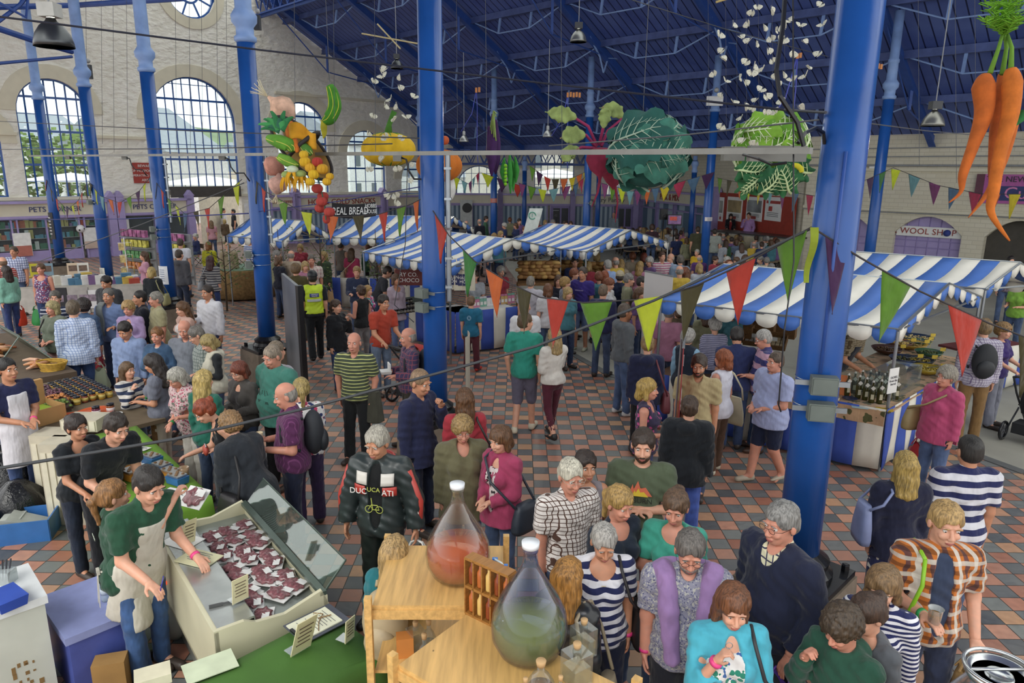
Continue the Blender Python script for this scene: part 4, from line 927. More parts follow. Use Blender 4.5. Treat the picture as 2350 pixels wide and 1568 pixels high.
def shop(pt,xd,w0,w1,zt,lab,bays,sign=None,sm=INK,size=.3,dark=False,pil=True,sgn=None):
 """pt(w, z, off) -> point on the wall; bays = list of 'win' 'shut' 'door'"""
 O=pt(w0,0,0);t=thing('shopfront',lab,'shop front',O);L=w1-w0;n=(pt(0,0,1)-pt(0,0,0));xd=Vec(xd)
 def q(w_,z,off):return xd*w_+n*off+Vec((0,0,z))
 def slab(m,a,b,z0,z1,o0,o1):m.prism([q(a,z0,o0),q(b,z0,o0),q(b,z0,o1),q(a,z0,o1)],(0,0,z0),(0,0,z1))
 m=MB();slab(m,0,L,zt-.5,zt,.1,.35);m.build('fascia',CREAM,t);m=MB();slab(m,-.05,L+.05,zt,zt+.1,.05,.5);slab(m,0,L,zt-.6,zt-.5,.1,.42);m.build('cornice',LILAC,t)
 m=MB()
 if pil:
  for a in(0,L):slab(m,a-.16,a+.16,0,zt+.22,.1,.5);m.prism([q(a-.2,zt+.22,.08),q(a+.2,zt+.22,.08),q(a,zt+.48,.08)],(0,0,0),n*.44)
  m.build('pilaster',LILAC,t)
 k=len(bays);bw=L/k
 for i,kd in enumerate(bays):
  a,b=i*bw+.16,(i+1)*bw-.1;m=MB();slab(m,a-.06,a,0,zt-.6,.12,.3);slab(m,b,b+.06,0,zt-.6,.12,.3);slab(m,a,b,1.72,1.8,.14,.3)
  if kd!='door':slab(m,a,b,0,.42,.1,.26)
  m.build('frame',LILAC,t);m=MB()
  if kd=='shut':slab(m,a,b,.3,1.72,.12,.17);m.build('shutter',SHUT,t);m=MB();slab(m,a,b,1.8,zt-.6,.12,.15);m.build('transom_light',SHUT,t)
  elif kd=='door':slab(m,a,b,0,1.72,.12,.18);m.build('door_panel',DLILAC,t);m=MB();slab(m,a+.15,(a+b)/2-.05,.5,1.6,.18,.2);slab(m,(a+b)/2+.05,b-.15,.5,1.6,.18,.2);m.build('door_light',SHOPD,t)
  else:
   slab(m,a,b,.4,zt-.6,.02,.05);m.build('window_back',SHOPD,t);m=MB();slab(m,a,b,.42,zt-.6,.2,.205);m.build('pane',GLASS,t)
 if sign:
  for s_,w_ in sign:text(s_,'sign_lettering',sm,size,frame(O+q(w_,zt-.25,.37),xd),t,.01).matrix_parent_inverse=Matrix.Translation(-O)
 return t,q,O
def fz_(px,py):return gw(px,py)[1]
ZT=fz_(200,464)
wA,wB,wC=gw(-60,500)[0],gw(252,500)[0],gw(432,500)[0]
tA,qA,OA=shop(gpt,U,wA,wB,ZT,'lilac pet shop front with dark windows behind the book stall',['win']*4,[('PETS CORNER',gw(122,480)[0]-wA)])
tB,qB,OB=shop(gpt,U,wB+.35,wC,ZT,'second lilac pet shop bay with a door beside the toy rack',['win','win'],[('PETS CORNER',gw(350,476)[0]-wB-.35)])
wD,wE,wF=gw(610,500)[0],gw(672,500)[0],gw(872,500)[0]
shop(gpt,U,wD,wE,fz_(640,452),'cream tea and coffee shop end bay beside the hot and cold snacks front',['shut'],[('TEA & COFFEE',(wE-wD)/2)],INKR,.2)
shop(gpt,U,wE+.1,wF,fz_(770,452),'lilac shop front signed hot and cold snacks',['shut']*3,[('HOT & COLD SNACKS',(wF-wE)/2)],INKR,.42)
shop(gpt,U,wF+.1,28.2,fz_(930,452),'lilac shuttered shop front between the snack bar and the far corner',['shut']*3)
def fpt(w_,z,off=0.0):return FW0+FD*w_-Vec((-FD.y,FD.x,0))*off+Vec((0,0,z))
zf=fw(1100,447)[1]
g0=[fw(x,500)[0]for x in(1012,1148,1312,1455)]
shop(fpt,FD,g0[0],g0[1],zf,'lilac shuttered shop front behind the tall pale banner',['shut']*2);shop(fpt,FD,g0[1],g0[2],zf,'lilac shuttered shop front behind the loudspeaker',['shut','shut','door'])
shop(fpt,FD,g0[2],g0[3],zf,'lilac shop front signed pantry with a double door',['shut','shut','door'],[('Country Pantry',(g0[3]-g0[2])/2)],BLACK,.4)
def spt(w_,z,off=0.0):return FW1+SD*w_+Vec((SD.y,-SD.x,0))*off+Vec((0,0,z))
def sw(px,py):p=onw(px,py,SWL);return((p-FW1).dot(SD),p.z)
s0,s1=sw(1478,500)[0],sw(1652,500)[0];shop(spt,SD,s0,s1,sw(1560,444)[1],'lilac pick and mix shop front behind the television screen',['shut']*4,[('PICK & MIX',(s1-s0)*.45)],INKR,.5)
# goods in the pet shop window and notices
def tagbox(name,lab,cat,p,d,mat,rz=0,group=None):
 m=MB();m.box((0,0,d[2]/2),d);o=m.build(name,mat);o.location=p;o.rotation_euler=(0,0,rz);return tag(o,lab,cat,group)
k=0
PC=['5a9ab0','c8b86a','d8d8d0','3c7a5a','8a6aa0','c86a4a']
for row,z in enumerate((.5,.95,1.4)):
 m=MB();[m.beam(gpt(wA+.3,z-.03,.16),gpt(wB-.3,z-.03,.16),.2,.02)];tag(m.build('window_shelf',GREY),('lowest','middle','highest')[row]+' shelf inside the pet shop window','shelf')
 for j in range(26):
  w_=wA+.35+j*(wB-wA-.7)/26+RNG.rand()*.08;h=.12+RNG.rand()*.24;c=PC[RNG.randint(6)]
  tagbox('pet_product_box','small packet on the %s shelf in the pet shop window'%('lowest','middle','highest')[row],'packet',gpt(w_,z-.02,.14),(.13+RNG.rand()*.08,.1,h),plain(c,.5),pi/4,'packets on the %s pet shop shelf'%('lowest','middle','highest')[row])
p=gpt(gw(180,524)[0],gw(180,524)[1],.32);t=thing('football','black and white football hanging in the pet shop window','ball',p);m=MB();m.ball((0,0,0),.17,18);m.build('ball_skin',plain('e8e8e6',.5),t,True);m=MB()
for a,b in((0,0),(1.2,.3),(2.5,-.4),(3.8,.5),(5,-.3)):m.ball((.13*cos(a)*cos(b),.13*sin(a)*cos(b),.13*sin(b)+.0),(.055,.055,.055),8)
m.build('black_patch',BLACK,t,True)
def poster(pt,px,py,w_,h,lab,col='e8e8e4',wallf=gw,off=.36,lines=None,lcol='3a3a40',cat='notice',xd=U,bands=()):
 a=wallf(px,py);O=pt(a[0],a[1],off);t=thing('notice',lab,cat,O);xd=Vec(xd);n=(pt(0,0,1)-pt(0,0,0));m=MB();m.prism([xd*(-w_/2)+Vec((0,0,-h/2)),xd*(w_/2)+Vec((0,0,-h/2)),xd*(w_/2)+Vec((0,0,h/2)),xd*(-w_/2)+Vec((0,0,h/2))],(0,0,0),-n*.015);m.build('sheet',plain(col,.6),t)
 for(z0,z1,c)in bands:m=MB();m.prism([xd*(-w_/2*.96)+Vec((0,0,(z0-.5)*h))+n*.004,xd*(w_/2*.96)+Vec((0,0,(z0-.5)*h))+n*.004,xd*(w_/2*.96)+Vec((0,0,(z1-.5)*h))+n*.004,xd*(-w_/2*.96)+Vec((0,0,(z1-.5)*h))+n*.004],(0,0,0),-n*.003);m.build('printed_band',plain(c,.6),t)
 if lines:
  for s_,sz,zz,c in lines:o=text(s_,'printed_text',plain(c,.6),sz,frame(O+n*.012+Vec((0,0,(zz-.5)*h)),xd),t,.002);o.matrix_parent_inverse=Matrix.Translation(-O)
 return t
poster(gpt,48,560,.62,.95,'white and picture notice on the left pane of the pet shop',bands=((0,.45,'b86a5a'),));poster(gpt,205,545,.6,.9,'white notice between two columns on the pet shop window',bands=((.0,.35,'c8b0a0'),));poster(gpt,278,526,.5,.9,'white price notice with a black foot on the lilac pillar',bands=((0,.15,'26262a'),))
poster(gpt,333,397,1.05,.9,'red warning sign about pickpockets high on the cream wall','a8372c',off=.05,cat='sign',lines=[('BEWARE',.16,.84,'e8e4dc'),('OF PICKPOCKETS',.15,.6,'e8e4dc'),('OPERATING IN THIS',.14,.37,'e8e4dc'),('AREA',.16,.14,'e8e4dc')])
poster(fpt,1071,497,.75,1.5+.6,'tall pale banner with a black roundel by the far shutters','c9ccc6',wallf=fw,off=.6,xd=FD,cat='banner');
a=fw(1073,476);m=MB();c=fpt(a[0],a[1],.64);m.prism([c+FD*(.3*cos(k*.3927))+Vec((0,0,.3*sin(k*.3927)))for k in range(16)],(0,0,0),(0,-.02,0));tag(m.build('black_roundel',BLACK),'round black badge on the tall pale banner','badge')
# doorway of the way out
m=MB();a,b=gw(395,500)[0],gw(555,500)[0];zz=gw(470,440)[1]
m.beam(gpt(a,zz,-.1),gpt(b,zz,-.1),.5,.5);struct(m.build('door_1',plain('4a4540',.6)));
poster(gpt,567,487,.35,.9,'white notice on the wall right of the way out',off=.1)
# wool shop and its neighbours
def doorset(idx,d,lab):
 m=MB();a,b,zt=d;n=14
 pts=[(a+(b-a)*k/n,zt-.62*(2*k/n-1)**2)for k in range(n+1)];m.prism([rpt(a,0,-.3),rpt(b,0,-.3)]+[rpt(x,z,-.3)for x,z in reversed(pts)],(0,0,0),-U*.06)
 o=m.build('door_%d'%idx,LILAC);struct(o);m=MB()
 for k in range(1,6):w_=a+(b-a)*k/6;m.beam(rpt(w_,0,-.24),rpt(w_,zt-.62*(2*k/6-1)**2,-.24),.03,.03)
 for z in(.7,1.25,1.5):m.beam(rpt(a,z,-.24),rpt(b,z,-.24),.03,.05)
 m.build('door_ribs',DLILAC,o);return o
doorset(2,dA,'');doorset(3,dB,'');m=MB();m.prism([rpt(dC[0],0,-.38),rpt(dC[1],0,-.38),rpt(dC[1],dC[2],-.38),rpt(dC[0],dC[2],-.38)],(0,0,0),U*.05);struct(m.build('door_4',plain('4a463e',.8)))
wc=(dB[0]+dB[1])/2;zs_=rw(2126,533)[1];O=rpt(wc,zs_,-.16);t=thing('shop_sign','white sign reading the wool shop across the lilac arch','sign',O);m=MB();L=(dB[1]-dB[0])*.96;m.beam(RD*(-L/2),RD*(L/2),.05,.36);m.build('board',WHITE,t)
o=text('THE WOOL SHOP','sign_lettering',INKR,.3,frame(O-U*.035-RD*.35,RD),t,.006,space=1.05);o.matrix_parent_inverse=Matrix.Translation(-O);m=MB();m.ball(RD*(L/2-.45)-U*.06,.12,12);m.build('wool_ball_picture',plain('2f3f8c',.8),t,True)
a=rw(2262,400);b=rw(2390,470);O=rpt((a[0]+b[0])/2,(a[1]+b[1])/2,.08);t=thing('shop_sign','pink and navy sign high on the right wall, partly behind the carrots','sign',O);m=MB();W_=b[0]-a[0];H_=a[1]-b[1];m.beam(RD*(-W_/2),RD*(W_/2),.05,H_);m.build('board',plain('b0509a',.5),t);m=MB();m.beam(RD*(-W_*.2)-U*.03-Vec((0,0,H_*.15)),RD*(W_*.5)-U*.03-Vec((0,0,H_*.15)),.02,H_*.5);m.build('navy_panel',plain('26306c',.5),t)
o=text('THE NEW','sign_lettering',plain('2a2030',.5),.26,frame(O-U*.04+RD*(-W_*.12)+Vec((0,0,H_*.33)),RD),t,.005);o.matrix_parent_inverse=Matrix.Translation(-O)
o=text('Cut','sign_lettering',plain('d87ab0',.5),.55,frame(O-U*.045+RD*(W_*.12)-Vec((0,0,H_*.15)),RD),t,.005);o.matrix_parent_inverse=Matrix.Translation(-O)
a=rw(2249,432);O=rpt(a[0],a[1],.1);m=MB();m.beam(RD*-.12,RD*.12,.04,.95);o=m.build('side_sign',plain('5e2a3c',.5));o.location=O;tag(o,'narrow maroon sign just left of the pink sign','sign')
for px,lb in((1945,'left of the slim wall pipe'),(2010,'right beside the far right column')):
 a=rw(px,383);O=rpt(a[0],a[1],.1);m=MB();m.box((0,0,0),(.35,.12,.12),Rot(-pi/4,3,'Z'));o=m.build('emergency_light',WHITE);o.location=O;tag(o,'white emergency light fitting on the right wall, '+lb,'light')
a=rw(1862,415);
# ================================================================= striped market stalls
def awning(FL,FR,BR,ze,zr,n,lab,nd=None,table=None,group=None,valance=AB):
 FL,FR,BR=(gp(p[0],p[1],ze)if len(p)==2 else Vec((p[0],p[1],ze))for p in(FL,FR,BR));BL=FL+BR-FR
 t=thing('market_stall',lab,'market stall',(FR.x,FR.y,0),0,group);O=Vec((FR.x,FR.y,0));FL,FR,BR,BL=(p-O for p in(FL,FR,BR,BL))
 RL,RR=(FL+BL)/2,(FR+BR)/2;RL.z=RR.z=zr;m=MB();ns=n
 def slope(A,B,C,D):
  for k in range(ns):
   def fn(u,v,k=k):
    s=(k+u)/ns;p=A.lerp(B,s);q=C.lerp(D,s);r=p.lerp(q,v);r.z-=.07*sin(v*pi)*(1-.3*cos(s*12))+.03*sin(s*9.4)*sin(v*3.1);return r
   m.sheet(fn,2,6,.012,k%2)
 slope(RL,RR,FL,FR);slope(RR,RL,BR,BL);m.build('canopy',[AB,AW],t,True)
 m=MB()
 def val(A,B,nn,h=.2,ph=0):
  d=(B-A)
  for k in range(nn):
   def fn(u,v,k=k):
    s=(k+u)/nn;p=A.lerp(B,s);hh=h*(.55+.45*sqrt(max(0,1-(2*u-1)**2)));return p+Vec((.012*sin(u*6.3),.012*cos(u*5),-hh*v))
   m.sheet(fn,8,1,.008,(k+ph)%2)
 val(FL,FR,ns);val(BR,BL,ns,ph=0);e=nd or max(3,int(ns*.45));val(FR,RR,e,ph=ns%2);val(RR,BR,e,ph=1);val(FL,RL,e,ph=1);val(RL,BL,e);m.build('valance',[AB,AW],t,True)
 m=MB()
 for c in(FL,FR,BR,BL):m=MB();q=c*.985;m.tube([(q.x,q.y,0),(q.x,q.y,ze-.02)],.022,8);m.build('pole',STEEL,t)
 m=MB();m.tube([FL,FR,BR,BL],.02,6,closed=True);m.tube([RL,RR],.02,6);m.tube([FR,RR,BR],.02,6);m.tube([FL,RL,BL],.02,6);m.build('frame',STEEL,t)
 return t,O,FL,FR,BR,BL
SK_B,SK_W=plain('3350b0',.7,0,.08,4,key='skirt_blue'),plain('ddd8c8',.7,0,.05,4,key='skirt_cream')
def counter(t,O,path,depth,zt,topm,n=8,skirt=True,drop=0.0,dropm=None):
 """table along a path (points on the outer edge, in stall space); depth goes to the inside"""
 for a,b in zip(path[:-1],path[1:]):
  a,b=Vec((a[0],a[1],0)),Vec((b[0],b[1],0));d=(b-a).normalized();n_=Vec((-d.y,d.x,0));m=MB();z=Vec((0,0,zt));m.prism([a+z-Vec((0,0,.04)),b+z-Vec((0,0,.04)),b+n_*depth+z-Vec((0,0,.04)),a+n_*depth+z-Vec((0,0,.04))],(0,0,0),(0,0,.04));m.build('counter_top',topm,t)
  if skirt:
   L=(b-a).length;k=max(3,int(L/.27));m=MB()
   for i in range(k):
    def fn(u,v,i=i):s=(i+u)/k;p=a.lerp(b,s);w_=.03*sin(s*L*7+v*2)*v;return p-n_*(.01+w_)+Vec((0,0,(zt-.01)*(1-v)+.05))
    m.sheet(fn,3,4,.006,i%2)
   m.build('skirt',[SK_B,SK_W],t,True)
  if drop:m=MB();m.sheet(lambda u,v:a.lerp(b,u)-n_*(.03+.01*sin(u*20))+Vec((0,0,zt+.012-drop*v)),20,3,.006);m.prism([a+Vec((0,0,zt+.002))-n_*.03,b+Vec((0,0,zt+.002))-n_*.03,b+n_*depth+Vec((0,0,zt+.002)),a+n_*depth+Vec((0,0,zt+.002))],(0,0,0),(0,0,.01));m.build('table_cover',dropm,t)
CLOTHT=cloth('c8a078','floral','c8a078',.22,'5a5a34')
S1=awning((1510,690),(2062,757),(2252,682),1.95,2.36,11,'large striped stall with olive oil bottles, nearest on the right',6)
t,O,FL,FR,BR,BL=S1
fr_=Vec((4.84,8.86,0))-O;dl=(FL-FR);dl.z=0;dl.normalize();dr=(BR-FR);dr.z=0;dr.normalize()
counter(t,O,[fr_+dl*3.3,fr_+dl*1.28],.8,.78,plain('6a4a34',.8));counter(t,O,[fr_+dl*1.27,fr_],.9,.86,plain('c8a078',.8),drop=.2,dropm=CLOTHT);counter(t,O,[fr_+dr*.0,fr_+dr*3.9],1.3,.855,plain('c8a078',.8),drop=.02,dropm=CLOTHT)
S2=awning((1850,630),(2262,664),(2400,652),1.95,2.38,10,'striped stall behind the olive oil stall, in front of the wool shop');counter(S2[0],S2[1],[S2[3]+(S2[4]-S2[3])*0,S2[3]+(S2[4]-S2[3])*.95],.7,.8,plain('7a3a3a',.8))
S3=awning((832,579),(1032,614),(1290,573),2.0,2.4,12,'striped stall with hanging cotton bags in the middle of the hall',6)
a=gp(1046,815)-S3[1];b=gp(1186,797)-S3[1];counter(S3[0],S3[1],[a,b],.8,.9,WHITE);dd=(S3[2]-S3[3]);dd.z=0;dd.normalize();counter(S3[0],S3[1],[a+dd*2.6,a+dd*.9],.8,.85,plain('34453a',.8));counter(S3[0],S3[1],[a+dd*.9,a],.7,.9,WHITE)
S4=awning((1155,557),(1345,579),(1535,556),2.0,2.42,14,'striped stall selling loaves behind the cotton bag stall',7);dd4=S4[4]-S4[3];counter(S4[0],S4[1],[S4[3]*.95,S4[3]*.95+dd4*.9],.7,.9,plain('4a3a2a',.8),skirt=False)
S5=awning((520,542),(648,554),(768,546),2.0,2.5,9,'striped stall by the way out with greenery tied to its poles');counter(S5[0],S5[1],[S5[3],S5[3]+(S5[4]-S5[3])*.9],.7,.85,plain('d8d4c8',.8))
S6=awning((742,546),(985,551),(1088,524),2.0,2.5,12,'striped stall beneath the real bread banner');counter(S6[0],S6[1],[S6[2]*.95,S6[3]],.7,.85,plain('dcd8d0',.8))
# bread banner
a,b=at(762,480,20),at(862,478,20.6);t=thing('bread_banner','black banner reading real bread slung above the awnings','banner',a);d=b-a;m=MB();m.sheet(lambda u,v:d*u+Vec((0,.03*sin(u*6),.18-.40*v-.06*sin(u*3.14))),12,3,.01);m.build('cloth',plain('202024',.8),t)
M_=frame(a+d*.42+Vec((.0,-.06,-.07)),d);o=text('REAL BREAD','banner_lettering',WHITE,.3,M_,t,.004,sx=.62,shear=.15);o.matrix_parent_inverse=Matrix.Translation(-a)
o=text('HOBBS\nHOUSE','banner_lettering',WHITE,.16,frame(a+d*.9+Vec((0,-.06,-.01)),d),t,.004,sx=.7);o.matrix_parent_inverse=Matrix.Translation(-a)
# olive oil bottles with tags
def bottle0():
 m=MB();m.lathe([(.036,0),(.038,.02),(.038,.17),(.03,.2),(.014,.235),(.013,.275),(.016,.28),(.016,.29),(0,.29)],14);a=m.mesh('olive_oil_bottle',True);a.materials.append(plain('3c3a16',.08,0,.2,6,key='olive_oil_glass'))
 m=MB();m.lathe([(.012,.28),(.012,.3),(.009,.315),(0,.316)],10);m.tube([(-.016,0,.25),(-.02,0,.3),(0,0,.32),(.02,0,.3),(.016,0,.25)],.002,4);b=m.mesh('stopper');b.materials.append(plain('d8d4cc',.4))
 m=MB();m.box((.0,-.04,.215),(.045,.003,.045),Rot(.7,3,'Y'));c=m.mesh('paper_tag');c.materials.append(plain('e4e0d4',.7));m=MB();m.box((0,-.0385,.09),(.04,.003,.07));d=m.mesh('label_sheet');d.materials.append(plain('c8c0a0',.7));return a,b,c,d
BO=bottle0();bpx=[(1943,908),(1958,902),(1968,914),(1984,918),(1999,924),(2017,926),(2005,906),(2024,910),(2038,920),(1992,902),(2055,916),(2046,906),(2012,898),(1975,898),(2030,900)]
WHB=['nearest the orange sign','second from the orange sign, tall and dark','in the front row behind the blue plate','in the front row with a white tag','in the front row beside the pale blue leaflet','in the front row behind the yellow leaflet','in the second row with a folded tag','in the second row towards the pole','in the front row next to the pole','in the back row near the middle','just right of the pole','behind the pole','in the back row right of the middle','in the back row left of the middle','in the back row by the pole']
for(x,y),wb in zip(bpx,WHB):
 p=gp(x,y,.874);o=inst(BO[0],'olive_oil_bottle',None,None,p,(0,0,RNG.rand()*.8-.4),(1,1,.98+RNG.rand()*.1));tag(o,'swing-top olive oil bottle '+wb,'bottle','swing-top bottles on the olive stall');[inst(b,n_,None,o)for b,n_ in((BO[1],'stopper'),(BO[2],'paper_tag'),(BO[3],'label_sheet'))]
SEED={'olive':'6a6a30','bean':'b8a060','dark':'3a3020'}
for i,(x,y,r,c,lb,f_)in enumerate([(2100,785,.3,'2c3f60','blue enamel bowl of pale beans at the back of the olive stall','d0b878'),(2085,800,.3,'b08a2c','mustard-coloured bowl of olives at the back','8a7a40'),(2060,797,.26,'5a3020','brown pan of chickpeas left of the mustard bowl','c8a860'),(2130,820,.22,'2f5a3c','green bowl of olives near the stall edge','5a6a34'),(2110,838,.22,'26303a','dark bowl of peppers among the olive bowls','a89030'),(2075,835,.24,'2c3a5a','navy dish behind the perspex screen','5c5c30'),(2125,858,.24,'a8902c','yellow dish at the stall corner','c8b040'),(2035,812,.26,'4a2c20','brown pan beside the grey pole','6a4a2a'),(2108,795,.2,'3a5a4a','small green dish right of the bean bowl','8a8a40')]):
 p=gp(x,y,.88);t=thing('serving_bowl',lb,'bowl',p);m=MB();m.lathe([(r*.4,0),(r*.8,.05),(r,.11),(r*.97,.11),(r*.75,.055),(0,.04)],22);m.build('bowl',plain(c,.3),t,True);m=MB()
 [m.ball((r*.7*sqrt(RNG.rand())*cos(a),r*.7*sqrt(RNG.rand())*sin(a),.07+RNG.rand()*.025),.016,6)for a in RNG.rand(60)*6.28];tag(m.build('bowl_filling',plain(f_,.3),t,True),None,None,kind='stuff');m=MB();m.beam((0,0,.1),(r*1.1,-.1,.16),.015,.006);m.build('spoon',STEEL,t);m=MB();m.box((r*.8,-r*.4,.16),(.09,.006,.06));m.tube([(r*.8,-r*.4,.0),(r*.8,-r*.4,.14)],.003,4);m.build('price_card',plain('d8b838',.6),t)
p0=gp(1915,845,.88);t=thing('perspex_screen','clear perspex sneeze screen round the olive stall counter','screen',fr_+O+Vec((0,0,.875)));m=MB();PX=glassm('perspex','eef4f2',.03,.05);a=dl*1.5+(-dl.cross(Vec((0,0,1))))*0;inn=Vec((-dl.y,dl.x,0))*-1;inn=dr
m.beam(dl*1.3+inn*.55+Vec((0,0,.16)),dl*.1+inn*.55+Vec((0,0,.16)),.01,.32);m.beam(dl*.1+inn*.55+Vec((0,0,.16)),dl*.1+inn*1.6+Vec((0,0,.16)),.01,.32);m.build('side_pane',PX,t);m=MB();m.prism([dl*.1+inn*.55+Vec((0,0,.32)),dl*.5+inn*.55+Vec((0,0,.32)),dl*.5+inn*1.6+Vec((0,0,.32)),dl*.1+inn*1.6+Vec((0,0,.32))],(0,0,0),(0,0,.008));m.build('top_pane',PX,t)
for x,y,c,lb,w_ in((1973,934,'9ab4b8','pale blue leaflet on the olive stall cloth',.2),(2030,940,'d0a818','yellow leaflet on the olive stall cloth',.2)):
 p=gp(x,y,.875);m=MB();m.box((0,0,0),(w_,.14,.004));o=m.build('leaflet',plain(c,.6));o.location=p;o.rotation_euler=(0,0,-.35);tag(o,lb,'leaflet')
p=gp(1920,905,.875);m=MB();m.box((0,0,.14),(.36,.012,.28),None,None,.8);o=m.build('price_sign',plain('c86a2c',.6));o.location=p;o.rotation_euler=(-.15,0,-.5);tag(o,'orange leaf-shaped board standing on the olive stall','sign')
p=gp(1918,904,.875);t=thing('price_label','yellow price label on a clear stand on the olive stall','label',p+Vec((.0,-.09,0)));m=MB();m.box((0,0,.16),(.13,.006,.08));m.build('card',plain('e0c040',.6),t);m=MB();m.lathe([(.03,0),(.01,.01),(.008,.13)],10);m.build('stand',PX,t)
for x,y,lb in((1905,915,'round tub of dip at the left of the olive stall'),(1916,920,'second round tub of dip beside the first')):p=gp(x,y,.875);m=MB();m.lathe([(.05,0),(.06,.05),(.055,.05),(.05,.04),(0,.04)],16);o=m.build('dip_tub',plain('c8b48c',.5),None,True);o.location=p;tag(o,lb,'tub')
p=gp(1948,915,.875);m=MB();m.lathe([(.06,0),(.1,.02),(.09,.02),(0,.01)],20);o=m.build('tasting_plate',plain('26335c',.3),None,True);o.location=p+Vec((0,-.03,0));tag(o,'dark blue tasting plate in front of the bottles','plate')
t=thing('pole_notice','white notice fixed to the corner pole of the olive stall','notice',gp(2053,850,1.35)if False else FR+O*1-Vec((0,0,.0)));t.location=Vec((FR.x+O.x,FR.y+O.y-.04,1.28));m=MB();m.box((0,0,0),(.19,.008,.34),Rot(.5,3,'Z'));m.build('sheet',WHITE,t);o=text('OLIVES\nfrom the\nbarrel','printed_text',plain('50505a'),.045,frame(t.location+Vec((.005,-.006,0)),(cos(.5),sin(.5),0)),t,.001);o.matrix_parent_inverse=Matrix.Translation(-t.location)
# wooden crates of soap under the left half
CR=wood('8a6238','old_crate_wood',1.2,.8)
for i,(x,y,lb)in enumerate([(1600,800,'wooden crate at the left end of the crate stall'),(1640,790,'wooden crate second along the crate stall'),(1690,782,'wooden crate behind the man in the navy polo'),(1735,792,'wooden crate with small bottles behind the rugby shirt'),(1775,800,'wooden crate right of the rugby shirt'),(1650,755,'upper-tier wooden crate at the left'),(1700,745,'upper-tier wooden crate in the middle'),(1750,742,'upper-tier wooden crate with price card'),(1800,738,'upper-tier wooden crate by the column')]):
 z=.8 if i<5 else 1.15;p=gp(x,y,z);t=thing('wooden_crate',lb+' full of soap bars','crate',p,-.5);m=MB();R_=Rot(.5,3,'X')
 for c,d in(((0,0,0),(.42,.3,.015)),((0,-.15,.05),(.42,.015,.1)),((0,.15,.08),(.42,.015,.16)),((-.21,0,.06),(.015,.3,.13)),((.21,0,.06),(.015,.3,.13))):m.box(R_@Vec(c)+Vec((0,0,.08)),d,R_)
 m.build('crate',CR,t);m=MB();[m.box(R_@Vec((-.15+.075*a,-.08+.08*b,.05))+Vec((0,0,.08)),(.06,.065,.05),R_)for a in range(5)for b in range(3)];tag(m.build('soap_bars',plain(['c8b48c','8a9a7a','b88a7a','d8d0c0'][i%4],.6),t),None,None,kind='stuff');m=MB();m.box((.0,-.12,.2),(.14,.005,.07));m.build('price_card',WHITE,t)
 if i>=5:m=MB();m.box((0,.05,-.16),(.44,.3,.3));m.build('riser',CR,t)
# central stall goods: pouches, bags, jars, loaves
pm=MB();pm.box((0,0,.09),(.10,.05,.18),None,None,.8);PM=pm.mesh('spice_pouch');PM.materials.append(None);pm=MB();pm.box((0,-.03,.08),(.06,.004,.07));PL=pm.mesh('printed_patch');PL.materials.append(plain('e4e0dc',.6))
PCOL=['c87a9a','7ab09a','e0dce0','6a5a8a','c8a060']
for r_ in range(2):
 for k in range(12):
  x=1088+k*8;y=706-k*1.0-r_*5;p=gp(x,y,.905);c=PCOL[(k//2+r_)%5];o=inst(PM,'spice_pouch',plain(c,.4),None,p,(0,0,.5));tag(o,'%s pouch in the %s row on the counter of the cotton bag stall'%({'c87a9a':'pink','7ab09a':'mint green','e0dce0':'white','6a5a8a':'violet','c8a060':'tan'}[c],('front','back')[r_]),'pouch','%s pouches in the %s row'%(c,('front','back')[r_]));inst(PL,'printed_patch',None,o)
for px,py,s_,lb in((1066,640,'HALEN\nM\u00d4N','cream cotton bag with a navy square hanging from the stall'),(1038,638,'HALEN\nM\u00d4N','second cream cotton bag partly hidden by the column')):
 p=at(px,py,14.6);t=thing('hanging_cotton_bag',lb,'bag',p);m=MB();m.sheet(lambda u,v:(-.22+.44*u,.03*sin(u*3.14),.24-.48*v),6,4,.04);m.build('cotton',plain('d0c8b0',.9),t);m=MB();m.box((0,-.03,-.02),(.26,.012,.24));m.build('navy_square',plain('2b3060',.7),t);m=MB();m.tube([(-.12,0,.24),(-.08,0,.4),(.08,0,.4),(.12,0,.24)],.012,5);m.build('handle',plain('d0c8b0',.9),t);o=text(s_,'bag_lettering',WHITE,.085,frame(p+Vec((0,-.045,-.02)),(1,0,0)),t,.003);o.matrix_parent_inverse=Matrix.Translation(-p)
p=at(938,637,16.2);t=thing('chocolate_sign','dark red sign with white capitals under the middle awning','sign',p);m=MB();m.box((0,0,0),(.62,.02,.36));m.build('board',plain('6e2c28',.6),t);o=text('RY CO.\nCHOCO','sign_lettering',WHITE,.13,frame(p+Vec((0,-.02,0)),(1,0,0)),t,.003);o.matrix_parent_inverse=Matrix.Translation(-p)
jm=MB();jm.lathe([(.032,0),(.036,.01),(.036,.07),(.03,.08)],12);JM=jm.mesh('jam_jar',True);JM.materials.append(None);jm=MB();jm.lathe([(.034,.078),(.034,.095),(0,.096)],12);JL=jm.mesh('lid',True);JL.materials.append(None);jm=MB();jm.lathe([(.0368,.02),(.0368,.058)],12);JB=jm.mesh('label_band',True);JB.materials.append(None)
def jar(p,lab,grp,c,lid,band='d8d4cc',s=1.0):
 o=inst(JM,'jam_jar',plain(c,.12),None,p,(0,0,0),(s,s,s));inst(JL,'lid',plain(lid,.3,.3),o);inst(JB,'label_band',plain(band,.6),o);return tag(o,lab,'jar',grp)
for k in range(20):p=gp(908+(k%7)*7,722-(k//7)*11-(k%7)*1,.855);jar(p,'small dark jar on the green cloth of the middle stall','dark jars on the middle stall','2a2420','1c1c1e','8a8478',1.1)
lm=MB();lm.ball((0,0,.05),(.17,.09,.06),14);LF=lm.mesh('bread_loaf',True);LF.materials.append(None)
n=0
